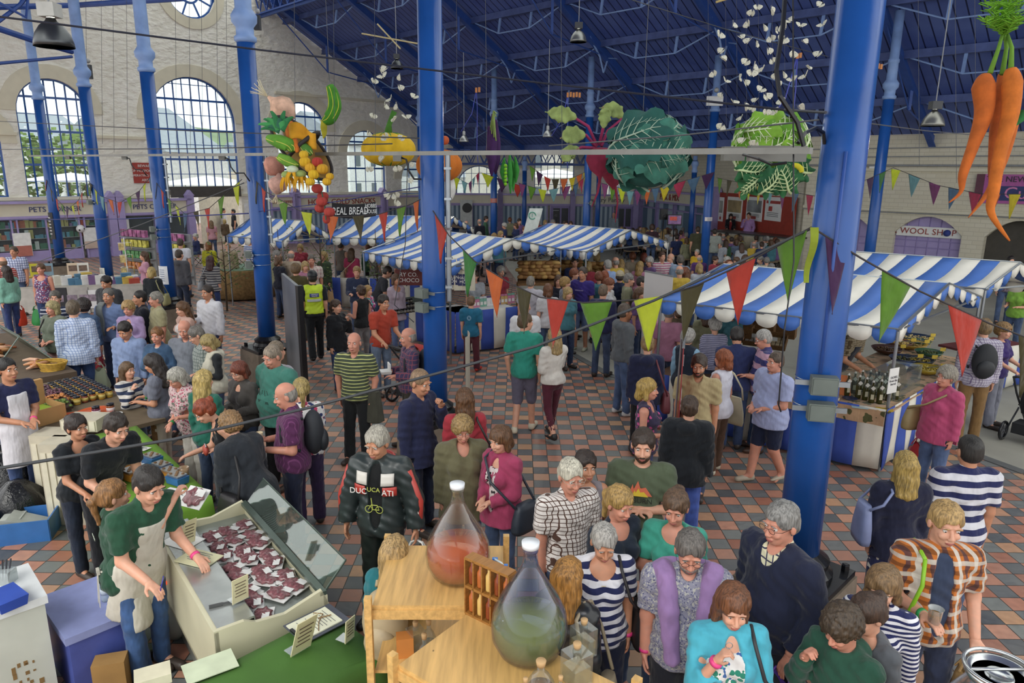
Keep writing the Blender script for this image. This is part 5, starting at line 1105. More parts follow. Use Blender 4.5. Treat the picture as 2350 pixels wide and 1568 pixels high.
for(x0,y0,nx,rows,Zz)in((1196,640,8,5,17.5),(1270,622,6,3,18.5),(1350,626,6,3,18.6)):
 for r_ in range(rows):
  for k in range(nx):p=at(x0+k*11+(r_%2)*5,y0-r_*8,Zz);c=['a87a44','8a5f30','b8904e'][(k+r_)%3];tag(inst(LF,'bread_loaf',plain(c,.8),None,p,(0,0,RNG.rand()*3),(1,1,1)),'crusty loaf in the %s on the bread stall'%{17.5:'large heap',18.5:'middle heap',18.6:'right-hand heap'}[Zz],'loaf','loaves in the heap at %g'%Zz)
 m=MB();a=at(x0-8,y0+8,Zz+.1);b=at(x0+nx*11+4,y0+8,Zz+.1);m.beam(a,b,.8,.05);
 for r_ in range(rows):m.beam(at(x0-5,y0+3-r_*8,Zz+.25),at(x0+nx*11,y0+3-r_*8,Zz+.25),.35,.02)
 [m.beam((c.x,c.y,0),(c.x,c.y,c.z),.05,.05)if False else m.tube([(c.x,c.y,0),(c.x,c.y,c.z)],.03,5)for c in(a,b)];tag(m.build('bread_rack',CR),'wooden rack under the %s of loaves'%{17.5:'large heap',18.5:'middle heap',18.6:'right-hand heap'}[Zz],'rack')
# ================================================================= the people, one by one (picture point is the top of the head)
def W(px,py,label,H=1.65,**k):k.setdefault('sex','f');k.setdefault('hair',('bob','6a4a30'));return person(px,py,label,H,**k)
def Mn(px,py,label,H=1.77,**k):return person(px,py,label,H,**k)
NAVY,DEN='20263f','3c4e70'
PINKB,GRNB='e83a80','28a050'
# ---- nearest group along the bottom
o,P,M=Mn(1795,1156,'grey-haired man with glasses in a navy V-neck jumper over a cream collar',1.86,yaw=-62,build=1.45,hair=('short','8f8d88'),glasses='222222',skin='r',top=[((NAVY,'l',.1,'v',.01),None),(('e0dcae','n',-.1,'collar',-.004),cloth('e4dfb8','check','40405a'))],bot=('2a2c38','trousers'),hp=8,arms=('down','hold'))
carrier(M,P,1,'7a4fc0','shiny purple carrier bag hanging behind the man in the navy jumper',.4)
carrier(M,P,0,'b84a40','thin red carrier bag held by the man in the navy jumper',.36,mat=glassm('red_film','c83a30',.3,.6))
o,P,M=Mn(2180,1158,'young blond man in an orange and navy checked shirt holding a beer',1.86,yaw=-8,hp=10,hair=('short','c09a5c'),arms=('bent','hold'),top=[(('d07a30','s',.1,'open',.012),cloth('c8702a','plaid','222c48',1.35,'3a2418')),(('35415c','n',.0,'crew',.0),cloth('35415c'))],bot=('303850','jeans'))
held_cup(M,P,0,'clear plastic cup half full of beer held by the blond man');wristband(o,P,0,GRNB)
m=MB();m.tube([P.tp(-.13,-.13,1.44),P.tp(-.15,-.19,1.3),P.tp(-.2,-.16,1.05),P.tp(-.22,-.05,.9)],.013,6);m.tube([P.tp(-.13,-.13,1.44),P.tp(-.12,.06,1.47),P.tp(-.2,.16,1.0)],.013,6);m.build('green_strap',plain('8cc81e',.5),o,True)
carrier(M,P,1,'a08050','brown paper bag with twisted handles held by the blond man',.34,'paper_bag',.24)
W(2032,1306,'woman with a brown bob in a navy and white striped jacket',1.66,yaw=-35,hp=14,top=('e6e6ea','l',.1,'collar',.006),tex=cloth('e6e6ea','stripe','252c60',2.2),hair=('bob','8a6a42'))
W(1985,1370,'woman with a tied-up brown updo, bare neck and grey cardigan',1.6,yaw=-75,hp=22,hair=('bun','4a3426'),top=[(('5a5e64','l',.08,'scoop',.006),None),(('e4e2e0','n',.0,'scoop',.0),None)])
Mn(1925,1404,'brown-haired man in a dark green hooded top with his hand at his mouth',1.6,yaw=-62,hp=28,hair=('curly','4a3a28'),arms=('mouth','down'),top=('24503e','l',.05,'hood',.008),skin='r')
o,P,M=W(1690,1352,'auburn-haired woman in a turquoise cardigan with her hand raised, eyes lowered',1.68,yaw=-4,hp=16,hair=('long','7c4a2a'),arms=('mouth','table'),top=[(('48b4cc','q',.08,'open',.012),None),(('e8e4e0','n',.03,'scoop',.002),cloth('e8e6e2','floral','2a8a70',.7,'3a66a8'))])
wristband(o,P,0,PINKB);q=P.wr[0]+P.hd[0]*.12
t=carry('ring','small silver ring held up by the auburn-haired woman','ring',M,q+np.array([0,-.01,.02]));m=MB();m.tube([(.018*cos(a),0,.018*sin(a))for a in[.35*j for j in range(18)]],.0022,6,closed=True);m.build('band',STEEL,t,True)
shoulder_bag(M,P,'l','26262a','black shoulder bag hanging on the woman in the turquoise cardigan')
o,P,M=Mn(1588,1228,'man with glasses and grey goatee, a lilac jumper draped round his shoulders',1.76,yaw=-8,hp=20,build=1.25,hair=('short','6e6862'),beard='8c857c',glasses='3a3030',skin='r',top=('9a9aa8','s',.12,'collar',.01),tex=cloth('8f8fa2','floral','5c5f80',2.2,'b9b9b0'),bot=('20222c','trousers'))
drape(o,P,'9a78ae');wristband(o,P,0,PINKB)
o,P,M=W(1390,1213,'grey-haired woman in a navy and white striped top with a beaded necklace',1.68,yaw=4,hp=24,build=1.15,hair=('short','b2aea6'),skin='t',top=('e6e6e6','s',.12,'scoop',.006),tex=cloth('e4e4ea','stripe','232a5a',.95),bot=(NAVY,'trousers'),arms=('down','down'))
shoulder_bag(M,P,'l','232022','black shoulder bag on the woman in the striped top');wristband(o,P,1,PINKB)
m=MB();m.tube([P.tp(.1*sin(a),.02-.15*(.5+.5*cos(a)),1.44-.1*(.5+.5*cos(a)))for a in[.35*j for j in range(18)]],.004,5,closed=True);m.build('necklace',plain('d8c8a0',.3),o,True)
o,P,M=W(1305,1284,'woman with long ginger hair in a black leather jacket, seen from behind',1.62,yaw=150,hair=('long','b07a34'),top=('202224','l',.05,'collar',.01),tex=plain('1e2124',.3,0,.3,9))
shoulder_bag(M,P,'r','9a8c70','beige leather handbag with long handles by the pine shelf',z=.85)
W(1428,1120,'woman with a blonde ponytail in a dark navy T-shirt, smiling to one side',1.72,yaw=32,hp=14,hair=('pony','b8924e'),top=('26303f','s',.1,'scoop',.002),arms=('down','bent'),skin='r')
o,P,M=W(1552,1130,'woman with a small bun in a teal top, her hand on her chest',1.72,yaw=-22,hp=16,hair=('bun','6a4e36'),arms=('chest','down'),top=('3fa890','s',.12,'scoop',.004),skin='r');wristband(o,P,0,PINKB)
o,P,M=Mn(1478,987,'bearded man with folded arms in a green T-shirt printed with a flame',1.84,yaw=-12,hp=8,build=1.1,hair=('short','3f2f24'),beard='4a3324',arms=('cross','cross'),top=('56624a','s',.1,'crew',.01),bot=('603040','trousers'))
m=MB();pts=[(-.09,.0),(-.06,.09),(-.05,.05),(-.02,.12),(.0,.06),(.04,.07),(.09,0)];c=[P.tp(x,-.158,1.27+z)for x,z in pts];m.prism([Vec(v)for v in c],(0,0,0),(0,.006,0));m.build('flame_print',plain('d86a4a',.7),o);m=MB()
m.prism([Vec(P.tp(x*.7,-.162,1.265+z*.55))for x,z in pts],(0,0,0),(0,.004,0));m.build('flame_print',plain('e0c030',.7),o);onchest(o,P,'BURN',.06,.02,1.23,plain('26281f',.7),d=.012)
Mn(1313,1058,'white-haired older man in a brown and white checked shirt',1.76,yaw=22,hp=12,hair=('short','d8d2bc'),glasses='b0a090',skin='r',top=('e2dcd6','s',.12,'collar',.012),tex=cloth('e4ded8','check','5a3f34',1.5))
o,P,M=W(1345,1036,'dark-haired young woman just behind the white-haired man',1.68,yaw=14,hair=('bun','33241c'),skin='t',top=('8a8288','n',.1,'scoop',0),arms=('down','low'));wristband(o,P,1,GRNB)
W(1062,960,'woman with curly fair hair and glasses in a loose olive coat',1.66,yaw=14,hp=14,build=1.3,hair=('curly','a8864e'),glasses='8a6a60',skin='r',top=('6f6a4c','l',.25,'v',.025),arms=('down','down'))
o,P,M=W(1145,980,'woman with a brown bob in a raspberry cardigan and flowered scarf',1.66,yaw=-42,hp=12,hair=('bob','6f4a2c'),arms=('clasp','clasp'),top=[(('a83a5e','l',.16,'open',.012),None),(('e0d4cc','n',.1,'scoop',.002),cloth('ddd0cc','floral','2a2428',.8,'b04060'))])
shoulder_bag(M,P,'l','2c3440','navy crossbody bag worn over the raspberry cardigan',cross=True,z=.92)
o,P,M=W(1066,892,'woman with straight brown hair in a red cardigan facing away',1.68,yaw=-165,hair=('long','6b4526'),top=('b0303c','l',.1,'crew',.012));shoulder_bag(M,P,'r','2a2422','dark net handbag on the woman in the red cardigan')
Mn(968,850,'bald man in a navy shirt and jeans eating by the plinth',1.84,yaw=58,hp=14,hair=('crop','9a7a5a'),arms=('down','mouth'),top=('252a4c','l',.18,'collar',.012),bot=('28324a','trousers'),skin='t')
# biker
o,P,M=Mn(860,984,'grey-haired biker in a red, white and black leather jacket',1.8,yaw=-10,hp=16,hy=-10,hair=('short','b4ae9e'),skin='t',arms=('out','out'),top=[(('2b3434','l',.12,'open',.03),plain('2c3535',.35,0,.2,8)),(('17191a','s',.1,'crew',.002),None)],bot=('1f2624','trousers'),btex=plain('1f2725',.35,0,.2,9),shoes='181818')
RED_,WHT_=plain('b83a30',.4),plain('d6d2c8',.4)
for sg in(-1,1):
 m=MB();m.sheet(lambda u,v:P.tp(sg*(.075+.105*u),-.155*sqrt(1-((.075+.105*u)/.24)**2)-.012,1.22+.075*v),5,3,-.006*1);m.build('red_panel',RED_,o,True);m=MB()
 m.sheet(lambda u,v:P.tp(sg*(.06+.1*u),-.142*sqrt(1-((.06+.1*u)/.24)**2)-.02+.02*v,1.305+.1*v),5,3,-.006);m.build('white_panel',WHT_,o,True)
 i=0 if sg<0 else 1;m=MB();a,b,c=P.sh[i],P.el[i],P.wr[i];off=np.array([sg*.058,-.03,0]);m.tube([a+off*1.2,b+off*1.15,c+off*.75],[.028,.03,.02],8);m.build('sleeve_stripe',RED_,o,True)
 m=MB();off=np.array([sg*.05,-.055,0]);m.tube([a+off*1.1,b+off*1.0,c+off*.8],[.012,.012,.01],6);m.build('sleeve_stripe',WHT_,o,True)
 Mt=Rot(pi/2,4,'Z');
m=MB();m.tube([P.tp(.1*sin(a),.05-.1*cos(a)*.9,1.45+.03*cos(a+3.14))for a in[.4*j for j in range(2,15)]],.022,8);m.build('red_collar',RED_,o,True)
LW=plain('e2e0d8',.6);onchest(o,P,'DUC',.07,-.125,1.257,LW,d=.02);onchest(o,P,'ATI',.07,.125,1.257,LW,d=.02);YG=plain('b8c050',.6);onchest(o,P,'UCA',.055,0,1.27,YG,d=.008)
m=MB()
for(x,z,r)in((-.045,1.1,.03),(.045,1.1,.03)):m.tube([P.tp(x+r*cos(a),-.165,z+r*sin(a))for a in[.45*j for j in range(14)]],.003,5,closed=True)
m.tube([P.tp(-.045,-.168,1.1),P.tp(-.02,-.168,1.14),P.tp(.03,-.168,1.14),P.tp(.045,-.168,1.1),P.tp(-.01,-.168,1.1),P.tp(-.02,-.168,1.2)],.004,5);m.build('motorbike_print',YG,o)
carrier(M,P,1,'d8d8d2','white carrier bag in the biker\'s hand',.3)
# ---- left of the middle
o,P,M=Mn(648,880,'balding man in a short-sleeved purple shirt carrying a dark backpack and paper cup',1.78,yaw=-72,hp=14,hair=('bald','9a948a'),skin='r',arms=('bent','bent'),top=('5e2a58','s',.1,'collar',.014),tex=cloth('5a2853','pin','7a3f70'),bot=(NAVY,'trousers'),build=1.15,shoes='5a4028');backpack(M,P,'24282e','black backpack on the man in the purple shirt');held_cup(M,P,0,'pale paper cup in the hand of the man in the purple shirt','paper')
m=MB();q=P.tp(-.19,-.02,.98);[m.tube([q,q+np.array([.012*j-.02,0,-.1-.01*j])],.005,5)for j in range(4)];m.build('keys',STEEL,o)
W(690,868,'woman with a blonde ponytail in a white flower-print top leaning away',1.68,yaw=-160,lean=22,hair=('pony','b39a58'),top=('e8e6e0','s',.08,'crew',.004),tex=cloth('e8e6e2','floral','2a3a70',.5,'c03a60'),bot=('3a2c50','trousers'))
o,P,M=Mn(618,795,'heavy man in a teal printed T-shirt looking down',1.82,yaw=-30,hp=18,build=1.4,hair=('crop','9a8a76'),skin='r',arms=('pocket','pocket'),top=('3f7f70','s',.14,'crew',.02),bot=('1c1c20','trousers'));PD=plain('2a3a34',.8);onchest(o,P,'Waun',.07,.02,1.13,PD,d=.075);onchest(o,P,'\\ | / | \\',.08,.0,1.24,PD,d=.06)
Mn(632,783,'grey-cropped man in a pale T-shirt behind the heavy man in teal',1.78,yaw=150,hair=('crop','8f7e68'),top=('b6b4bc','s',.08,'crew',.004))
o,P,M=W(542,832,'red-haired woman with glasses in a dark grey cardigan',1.62,yaw=-24,hp=20,hair=('bob','7c3a26'),glasses='7a2a24',arms=('bent','bent'),top=[(('4c4844','l',.12,'open',.008),None),(('3c3838','n',.05,'scoop',.0),None)])
carrier(M,P,1,'1c1e22','black bin liner bag over the arm of the red-haired woman',.4)
o,P,M=Mn(812,764,'older man in a green and yellow striped polo shirt, coat over his arm',1.78,yaw=-6,hair=('bald','a59c90'),skin='r',arms=('pocket','pocket'),top=('4a5240','s',.08,'collar',.014),tex=cloth('46503e','thin','c8cc7a',1.0),bot=('1f2224','trousers'),build=1.1)
t=carry('folded_coat','olive coat hanging over the forearm of the man in the striped polo shirt','coat',M,P.wr[1]+np.array([.02,-.03,.05]));m=MB();m.sheet(lambda u,v:(.11*cos(u*6.283)*(1+.15*sin(u*19))*(.75+.4*v),.07*sin(u*6.283)*(1+.2*sin(u*25))*(.8+.3*v),.06-.42*v),26,6);m.ball((0,0,.05),(.085,.06,.04),12);m.ball((0,0,-.36),(.12,.075,.03),12);m.build('cloth_body',cloth('4a4a3e'),t,True)
o,P,M=Mn(936,753,'bald-headed man in a checked shirt and dark backpack holding a white food box',1.76,yaw=-70,hair=('bald','b0a79a'),skin='r',hp=4,arms=('bent','bent'),top=('4a3a58','l',.08,'collar',.016),tex=cloth('453a5c','check','8a4a5a',.8),bot=('3a3428','trousers'));backpack(M,P,'2a2e38','dark rucksack on the man with the white food box')
q=P.wr[0]+P.hd[0]*.1;t=carry('takeaway_box','open white foam food box in the hand of the man in the checked shirt','box',M,q+np.array([.03,0,.01]));m=MB();m.box((0,0,0),(.15,.13,.04),taper=1.15);m.build('tray',WHITE,t);m=MB();m.box((.0,.05,.06),(.16,.02,.12));m.build('lid',WHITE,t)
o,P,M=Mn(880,677,'man in a red polo shirt and jeans leaning on a pushchair',1.8,yaw=42,lean=12,hair=('short','2e241e'),skin='t',arms=('table','table'),top=('b8402c','s',.08,'collar',.008),bot=('5a6a80','jeans'));wristband(o,P,1,GRNB);PUSH1=M@Vec(P.wr[1])
W(770,688,'young woman in a black coat eating beside the man in stripes',1.64,yaw=62,hair=('pony','4a3222'),arms=('down','mouth'),top=('1b1d22','l',.14,'high',.014),bot=('2c3c62','jeans'))
o,P,M=W(828,655,'woman in a black vest top with a high bun, seen from behind',1.66,yaw=-130,hair=('bun','4e3423'),skin='r',arms=('down','bent'),top=('1c1e20','n',.06,'scoop',.004),bot=('6f6c6c','skinny'));shoulder_bag(M,P,'r','2a2a2e','small dark bag at the hip of the woman in the black vest top',(.16,.08,.16),z=.98)
o,P,M=Mn(818,612,'fair-haired boy in a navy hooded sweatshirt with pale lettering',1.7,yaw=6,hp=14,hair=('short','a8844c'),arms=('bent','low'),top=('2c3652','l',.06,'hood',.012));onchest(o,P,'Super',.07,.0,1.27,plain('b8c4d8',.6),d=.016)
W(908,629,'woman in a long pale lilac tunic and jeans',1.66,yaw=45,hair=('bob','6a4a34'),skin='t',top=('b8a6b4','l',.25,'scoop',.01),bot=('5a6a90','jeans'))
W(843,655,'blonde girl in a pink printed T-shirt beside the woman with the bun',1.5,yaw=70,hair=('long','b89050'),top=('b8408a','s',.05,'crew',0),tex=cloth('b03a80','floral','e8e0d0',.6,'2a9a9a'))
o,P,M=Mn(716,622,'police officer in a yellow high-visibility vest and chequered cap',1.86,yaw=-158,hair=('crop','2a221c'),legs='walk',top=[(('20242a','s',.05,'collar',.006),None),(('c8e61e','n',.0,'crew',.03),plain('c4e020',.6))],bot=('1b1e22','trousers'),shoes='101010')
cap_hat(o,P,plain('16181c',.5));m=MB();m.lathe([(.104,0),(.106,.03)],24,P.hc+np.array([0,.01,.035]));m.build('chequered_band',cloth('16181c','check','e8e8e8',3),o);panel(o,P,'badge_panel',plain('2a3a8c',.6),0,1.32,.17,.07,False,.03);onchest(o,P,'HEDDLU\nPOLICE',.034,0,1.32,WHITE,False,.04);panel(o,P,'reflective_band',plain('b8bcb8',.3),0,1.22,.26,.05,False,.03)
m=MB();m.box(P.tp(-.17,.02,.95),(.06,.12,.16));m.box(P.tp(.17,.04,.95),(.06,.12,.14));m.build('belt_pouch',BLACK,o)
Mn(678,606,'man in a long olive-brown coat standing behind the police officer',1.78,yaw=-170,hair=('curly','7a5c38'),top=('4d4526','l',.3,'collar',.02),bot=('4a4a3a','trousers'))
Mn(714,586,'man in a red and white checked short-sleeved shirt',1.76,yaw=18,hair=('short','6a6258'),skin='r',top=('d8d0cc','s',.08,'collar',.012),tex=cloth('dcd2cc','plaid','a05050',1.6,'c09090'))
o,P,M=W(742,577,'woman with long blonde hair in a dark green parka',1.68,yaw=-30,hair=('long','c0a060'),top=('3e5038','l',.25,'collar',.016));carrier(M,P,1,'b08a5a','brown paper carrier bag held by the woman in the green parka',.32,'paper_bag')
o,P,M=W(806,570,'woman in a raspberry pink T-shirt with a cream bag on a long strap',1.68,yaw=175,hair=('long','5c4024'),skin='t',top=('b8385e','s',.08,'crew',.008),bot=('4c5c7c','jeans'));shoulder_bag(M,P,'l','c8b898','cream flap bag on the woman in the pink T-shirt',(.26,.1,.2),cross=True)
Mn(782,553,'short-haired man in a grey vest top facing the far awnings',1.78,yaw=160,hair=('short','5e564c'),top=('7e7468','n',.05,'scoop',.01));W(860,568,'woman in a grey tunic at the covered stall counter',1.6,yaw=150,hair=('short','7a6a5c'),top=('9a9098','s',.15,'crew',.01))
Mn(893,612,'man in a charcoal T-shirt bending over the jar stall',1.76,yaw=110,lean=25,hp=15,hair=('crop','3a2e26'),top=('383a40','s',.06,'crew',.008),arms=('table','table'))
o,P,M=Mn(1081,680,'boy in a blue T-shirt and maroon trousers at the striped stall',1.5,yaw=165,hair=('short','7a5a3c'),top=('1f6a8c','s',.1,'crew',.014),bot=('5a2430','trousers'),shoes='c02a20');m=MB();[m.tube([P.tp(.045*r*cos(a),.155,1.29+.05*r*sin(a))for a in[.35*j for j in range(18)]],.004,5,closed=True)for r in(1,.6)];m.build('circle_print',plain('9ac0d8',.7),o)
Mn(1205,719,'man in a sea-green polo shirt and grey shorts with green socks',1.84,yaw=168,hy=-45,hair=('short','6a5238'),arms=('down','pocket'),legs='walk',top=('2f9a84','s',.1,'collar',.012),bot=('686478','knee'),shoes='c8bfa8')
W(1272,752,'young woman with long fair hair in a white jumper and maroon jeans',1.68,yaw=-152,hair=('long','b89a64'),legs='walk',arms=('table','bent'),top=('d8d2c8','q',.04,'crew',.014),bot=('5c2434','skinny'),btex=cloth('5c2434'),shoes='202020')
Mn(1218,634,'grey-haired man in a pale grey polo shirt at the stall corner',1.76,yaw=165,hair=('crop','8c8478'),top=('b8b4bc','s',.1,'collar',.014),build=1.15);W(1258,652,'woman with a chestnut bob in a pale T-shirt next to the sea-green polo',1.68,yaw=-170,hair=('bob','7a4a2a'),top=('c8c6c8','s',.1,'crew',.01));Mn(1206,690,'man in a white three-stripe T-shirt half hidden behind the sea-green polo',1.7,yaw=-175,hair=('none','6a5a48'),top=('dcdcde','s',.1,'crew',.014))
W(1297,637,'woman with curly golden hair in a grey T-shirt',1.66,yaw=100,hair=('curly','b08848'),top=('9498a4','s',.1,'crew',.01),bot=('2a3450','jeans'));W(1318,618,'auburn-haired woman in a grey striped top',1.64,yaw=60,hair=('curly','8a4a2a'),top=('a8a4a4','s',.1,'crew',.008),tex=cloth('a8a4a4','thin','50505a'))
o,P,M=Mn(1338,613,'man in a purple printed T-shirt and blue shorts',1.84,yaw=-28,hair=('short','4e4036'),skin='t',arms=('down','down'),top=('3a2c80','s',.1,'crew',.012),bot=('6a7fa8','knee'),shoes='b8b8a0');onchest(o,P,'monoceti',.05,0,1.3,plain('c0b0d8',.6),d=.01)
Mn(1385,653,'shaven-headed man in a navy hooded top facing away',1.8,yaw=155,hair=('crop','7c6650'),top=('282a50','l',.08,'hood',.016),bot=('3c4a66','jeans'))
o,P,M=Mn(1423,622,'man in a striped flat cap and navy jacket',1.76,yaw=175,hair=('crop','4a4038'),top=('26304c','l',.1,'collar',.018),bot=('202838','trousers'));cap_hat(o,P,cloth('c0b088','thin','4a5a78',2.5))
Mn(1434,697,'shaven-headed man in a grey hooded jacket and blue jeans',1.84,yaw=110,hair=('crop','5a4a3c'),skin='b',top=('5c6064','l',.06,'hood',.018),bot=('46587c','jeans'),shoes='c8c8c8')
o,P,M=W(1487,770,'woman with fair hair tied up in a navy hooded coat, seen from behind',1.72,yaw=178,hair=('bun','9a7a4c'),top=('1f2444','l',.16,'hood',.022),bot=('18181c','trousers'),arms=('down','down'));shoulder_bag(M,P,'r','6e3038','maroon leather satchel on a long strap beside the navy hooded coat',(.32,.12,.26),z=.82)
W(1487,869,'woman with a blonde bob in a purple and pink top, side on',1.66,yaw=72,hair=('bob','c09c4c'),skin='r',arms=('bent','bent'),top=('3c3450','n',.08,'scoop',.008),tex=cloth('3c3450','floral','d04a90',.5,'3c3450'),bot=('34406a','jeans'))
Mn(1606,814,'man in a beige polo shirt with a short goatee',1.8,yaw=-20,hp=8,hair=('short','4a3a2e'),skin='t',beard='4a3a2e',top=('b8a678','s',.12,'collar',.014),bot=('34405e','jeans'))
Mn(1584,910,'brown-haired person in a black jacket with a grey hood, facing away',1.66,yaw=165,hair=('short','4a3424'),top=[(('1c2026','l',.16,'hood',.028),None)],bot=('4660b8','trousers'))
W(1580,756,'grey-haired woman in a navy body warmer over pale blue sleeves',1.66,yaw=140,hair=('curly','a8a49c'),top=[(('8ab4d0','l',.06,'collar',.004),None),(('202a3a','n',.1,'collar',.026),None)])
o,P,M=W(1662,802,'woman with short ginger hair in a white sleeveless top and brown trousers',1.68,yaw=-138,hair=('bob','a0522a'),skin='r',top=('e0e0ec','n',.12,'crew',.014),bot=('5c4232','trousers'),shoes='d0c8b0')
t=shoulder_bag(M,P,'r','cfc6a4','cream canvas tote bag on the shoulder of the ginger-haired woman',(.36,.05,.38),z=.86,name='tote_bag',rough=.9)
o,P,M=Mn(1783,808,'man with cropped hair in a pale blue T-shirt and navy shorts, hands clasped',1.72,yaw=-68,build=1.4,hair=('crop','5e4c3c'),skin='r',arms=('clasp','clasp'),legs='walk',top=('a4aed8','s',.16,'crew',.02),bot=('1c2440','shorts'),shoes='a89c88')
Mn(1748,757,'silver-haired man in a pink and navy panelled rugby shirt',1.78,yaw=-100,hp=20,build=1.2,hair=('crop','b0aca4'),glasses='4a4a4a',skin='r',arms=('bent','bent'),top=('c09aac','s',.1,'collar',.014),tex=cloth('c89ab0','rugby','3a3a78',1.0),bot=('30466a','jeans'),shoes='3a2418')
Mn(1692,751,'dark-haired man in a navy polo shirt leaning over the wooden crates',1.78,yaw=170,lean=14,hp=20,hair=('short','2a2420'),skin='t',arms=('table','table'),top=('26305e','s',.08,'collar',.014),build=1.15,bot=('2a3a5c','jeans'))
W(1642,729,'white-haired woman in a navy and white striped top with a brown strap',1.66,yaw=-172,hair=('curly','c8c4bc'),top=('8a8ab0','l',.06,'crew',.01),tex=cloth('b0b0cc','thin','34386c',1.6))
# ---- right edge
o,P,M=W(2176,842,'grey-haired woman in a pink waterproof jacket',1.68,yaw=-72,hair=('curly','9c9484'),skin='r',top=('b8456e','l',.14,'collar',.028),bot=('46587c','jeans'),build=1.2);shoulder_bag(M,P,'r','9a8658','tan leather bag worn across the pink jacket',(.34,.14,.28),z=1.02,cross=True,y=-.06);carrier(M,P,0,'b02a30','red carrier bag with white marks held by the woman in pink',.3)
o,P,M=Mn(2262,732,'man in a pale checked shirt and tan trousers with a black rucksack',1.86,yaw=165,hair=('short','8a6f48'),top=('b8b4c8','l',.12,'collar',.016),tex=cloth('c4bfcc','check','7a6a90',1.3),bot=('8a683c','trousers'));backpack(M,P,'23262a','black rucksack on the man in the pale checked shirt',1.1)
o,P,M=W(2305,742,'woman in a purple top and grey trousers pushing a pushchair',1.66,yaw=35,hair=('curly','9a7440'),top=('3c2c6c','s',.08,'crew',.01),bot=('8a8c9a','trousers'),arms=('table','table'));PUSH2=M@Vec(P.wr[0])
o,P,M=W(2082,1038,'woman with long blonde hair in a dark navy top and printed trousers, facing away',1.66,yaw=175,hair=('long','b8984c'),build=1.2,top=('20233c','l',.14,'crew',.014),bot=('28305c','trousers'),btex=cloth('262c58','floral','262c58',.35,'d8d4c8'));shoulder_bag(M,P,'l','7a86b0','patterned blue shoulder bag on the blonde woman in navy',(.26,.1,.34),z=1.1)
Mn(2232,1001,'dark-haired man in a navy and white broad-striped polo shirt, facing away',1.8,yaw=178,build=1.15,hair=('crop','2a2622'),skin='t',top=('d8d8de','s',.12,'collar',.016),tex=cloth('d8d8de','stripe','262c5c',.62))
W(2345,640,'dark-haired woman in a lime green top at the picture edge',1.66,yaw=-60,hair=('long','2a211d'),top=('7cac3c','s',.1,'crew',.01),arms=('bent','bent'));Mn(2322,588,'dark-haired man in a plum checked shirt by the far awning',1.8,yaw=-20,hair=('short','2a221e'),top=('7a6a78','l',.1,'collar',.012),tex=cloth('8a7a86','check','4a3c50'))
# ---- left cluster
o,P,M=Mn(474,654,'man in a white open-necked shirt holding a beer',1.82,yaw=-20,hp=6,hair=('crop','3a2e26'),skin='t',arms=('bent','down'),top=('d8d8de','l',.08,'collar',.01),bot=('36426a','jeans'));held_cup(M,P,0,'plastic cup of beer held by the man in the white shirt')
W(415,693,'woman with long brown hair and sunglasses on her head in a peach cardigan',1.66,yaw=-38,hp=10,hair=('long','6e4a2a'),top=[(('c8a090','l',.1,'open',.01),None),(('d8d0cc','n',.05,'scoop',0),None)])
Mn(420,737,'bald older man in an open grey shirt in the left-hand crowd',1.74,yaw=4,hp=16,hair=('bald','a8a09a'),skin='r',top=('7e848e','s',.1,'collar',.012));Mn(442,751,'grey-haired man with glasses bending beside the bald older man',1.7,yaw=-60,hp=24,hair=('short','7e7870'),glasses='303030',top=('8a948e','s',.1,'collar',.01),tex=cloth('98a09a','check','5a6a66'))
o,P,M=W(468,771,'woman with fair hair in a cream padded waistcoat looking down',1.62,yaw=-50,hp=30,hair=('bob','b09a5e'),arms=('bent','bent'),top=[(('24282c','l',.06,'crew',.0),None),(('c8c4b0','n',.1,'hood',.026),None)]);shoulder_bag(M,P,'r','1e2024','black slouchy bag on the woman in the cream waistcoat',(.34,.14,.3))
W(358,751,'woman with short auburn hair in a denim jacket',1.64,yaw=0,hp=6,hair=('short','8a5a2c'),skin='r',arms=('chest','bent'),top=[(('3a5678','l',.06,'collar',.014),cloth('35506e','denim')),(('c8c0b8','n',0,'crew',0),None)])
Mn(280,741,'dark-haired youth in a pale blue buttoned shirt looking down',1.72,yaw=-4,hp=26,hair=('short','2a211c'),skin='t',top=('8094bc','l',.12,'collar',.014));o,P,M=W(292,692,'woman with fair curled hair in a lilac cardigan',1.66,yaw=6,hp=8,hair=('curly','b89256'),skin='r',arms=('clasp','clasp'),top=[(('a890bc','l',.12,'open',.01),None),(('d8d6dc','n',.08,'scoop',0),None)]);wristband(o,P,0,PINKB)
o,P,M=Mn(247,662,'grey-haired man in a blue shirt with a grey scarf over his shoulder',1.8,yaw=4,hair=('crop','6c6862'),skin='t',arms=('low','bent'),top=('6a80ac','l',.1,'collar',.012));m=MB();m.sheet(lambda u,v:P.tp(-.15+.1*u,-.15-.02*sin(v*9),1.48-.5*v),4,8,.02);m.sheet(lambda u,v:P.tp(-.15+.1*u,-.15+.28*v,1.48+.05*sin(v*3.14)),4,6,.02);m.build('scarf',cloth('7c8484'),o,True)
Mn(320,667,'young man in a black and white tracksuit top',1.76,yaw=-52,hair=('crop','221c1a'),skin='t',top=('1c1e2a','l',.08,'collar',.012));Mn(357,670,'grey-haired man in a pale khaki polo shirt',1.76,yaw=-52,hair=('short','8e897e'),skin='r',top=('a8a27a','s',.12,'collar',.014),build=1.15)
Mn(240,634,'dark-haired youth in a charcoal rain jacket in front of the plinth',1.76,yaw=-12,hp=14,hair=('short','221b18'),skin='t',top=('34363a','l',.1,'hood',.026),build=1.1)
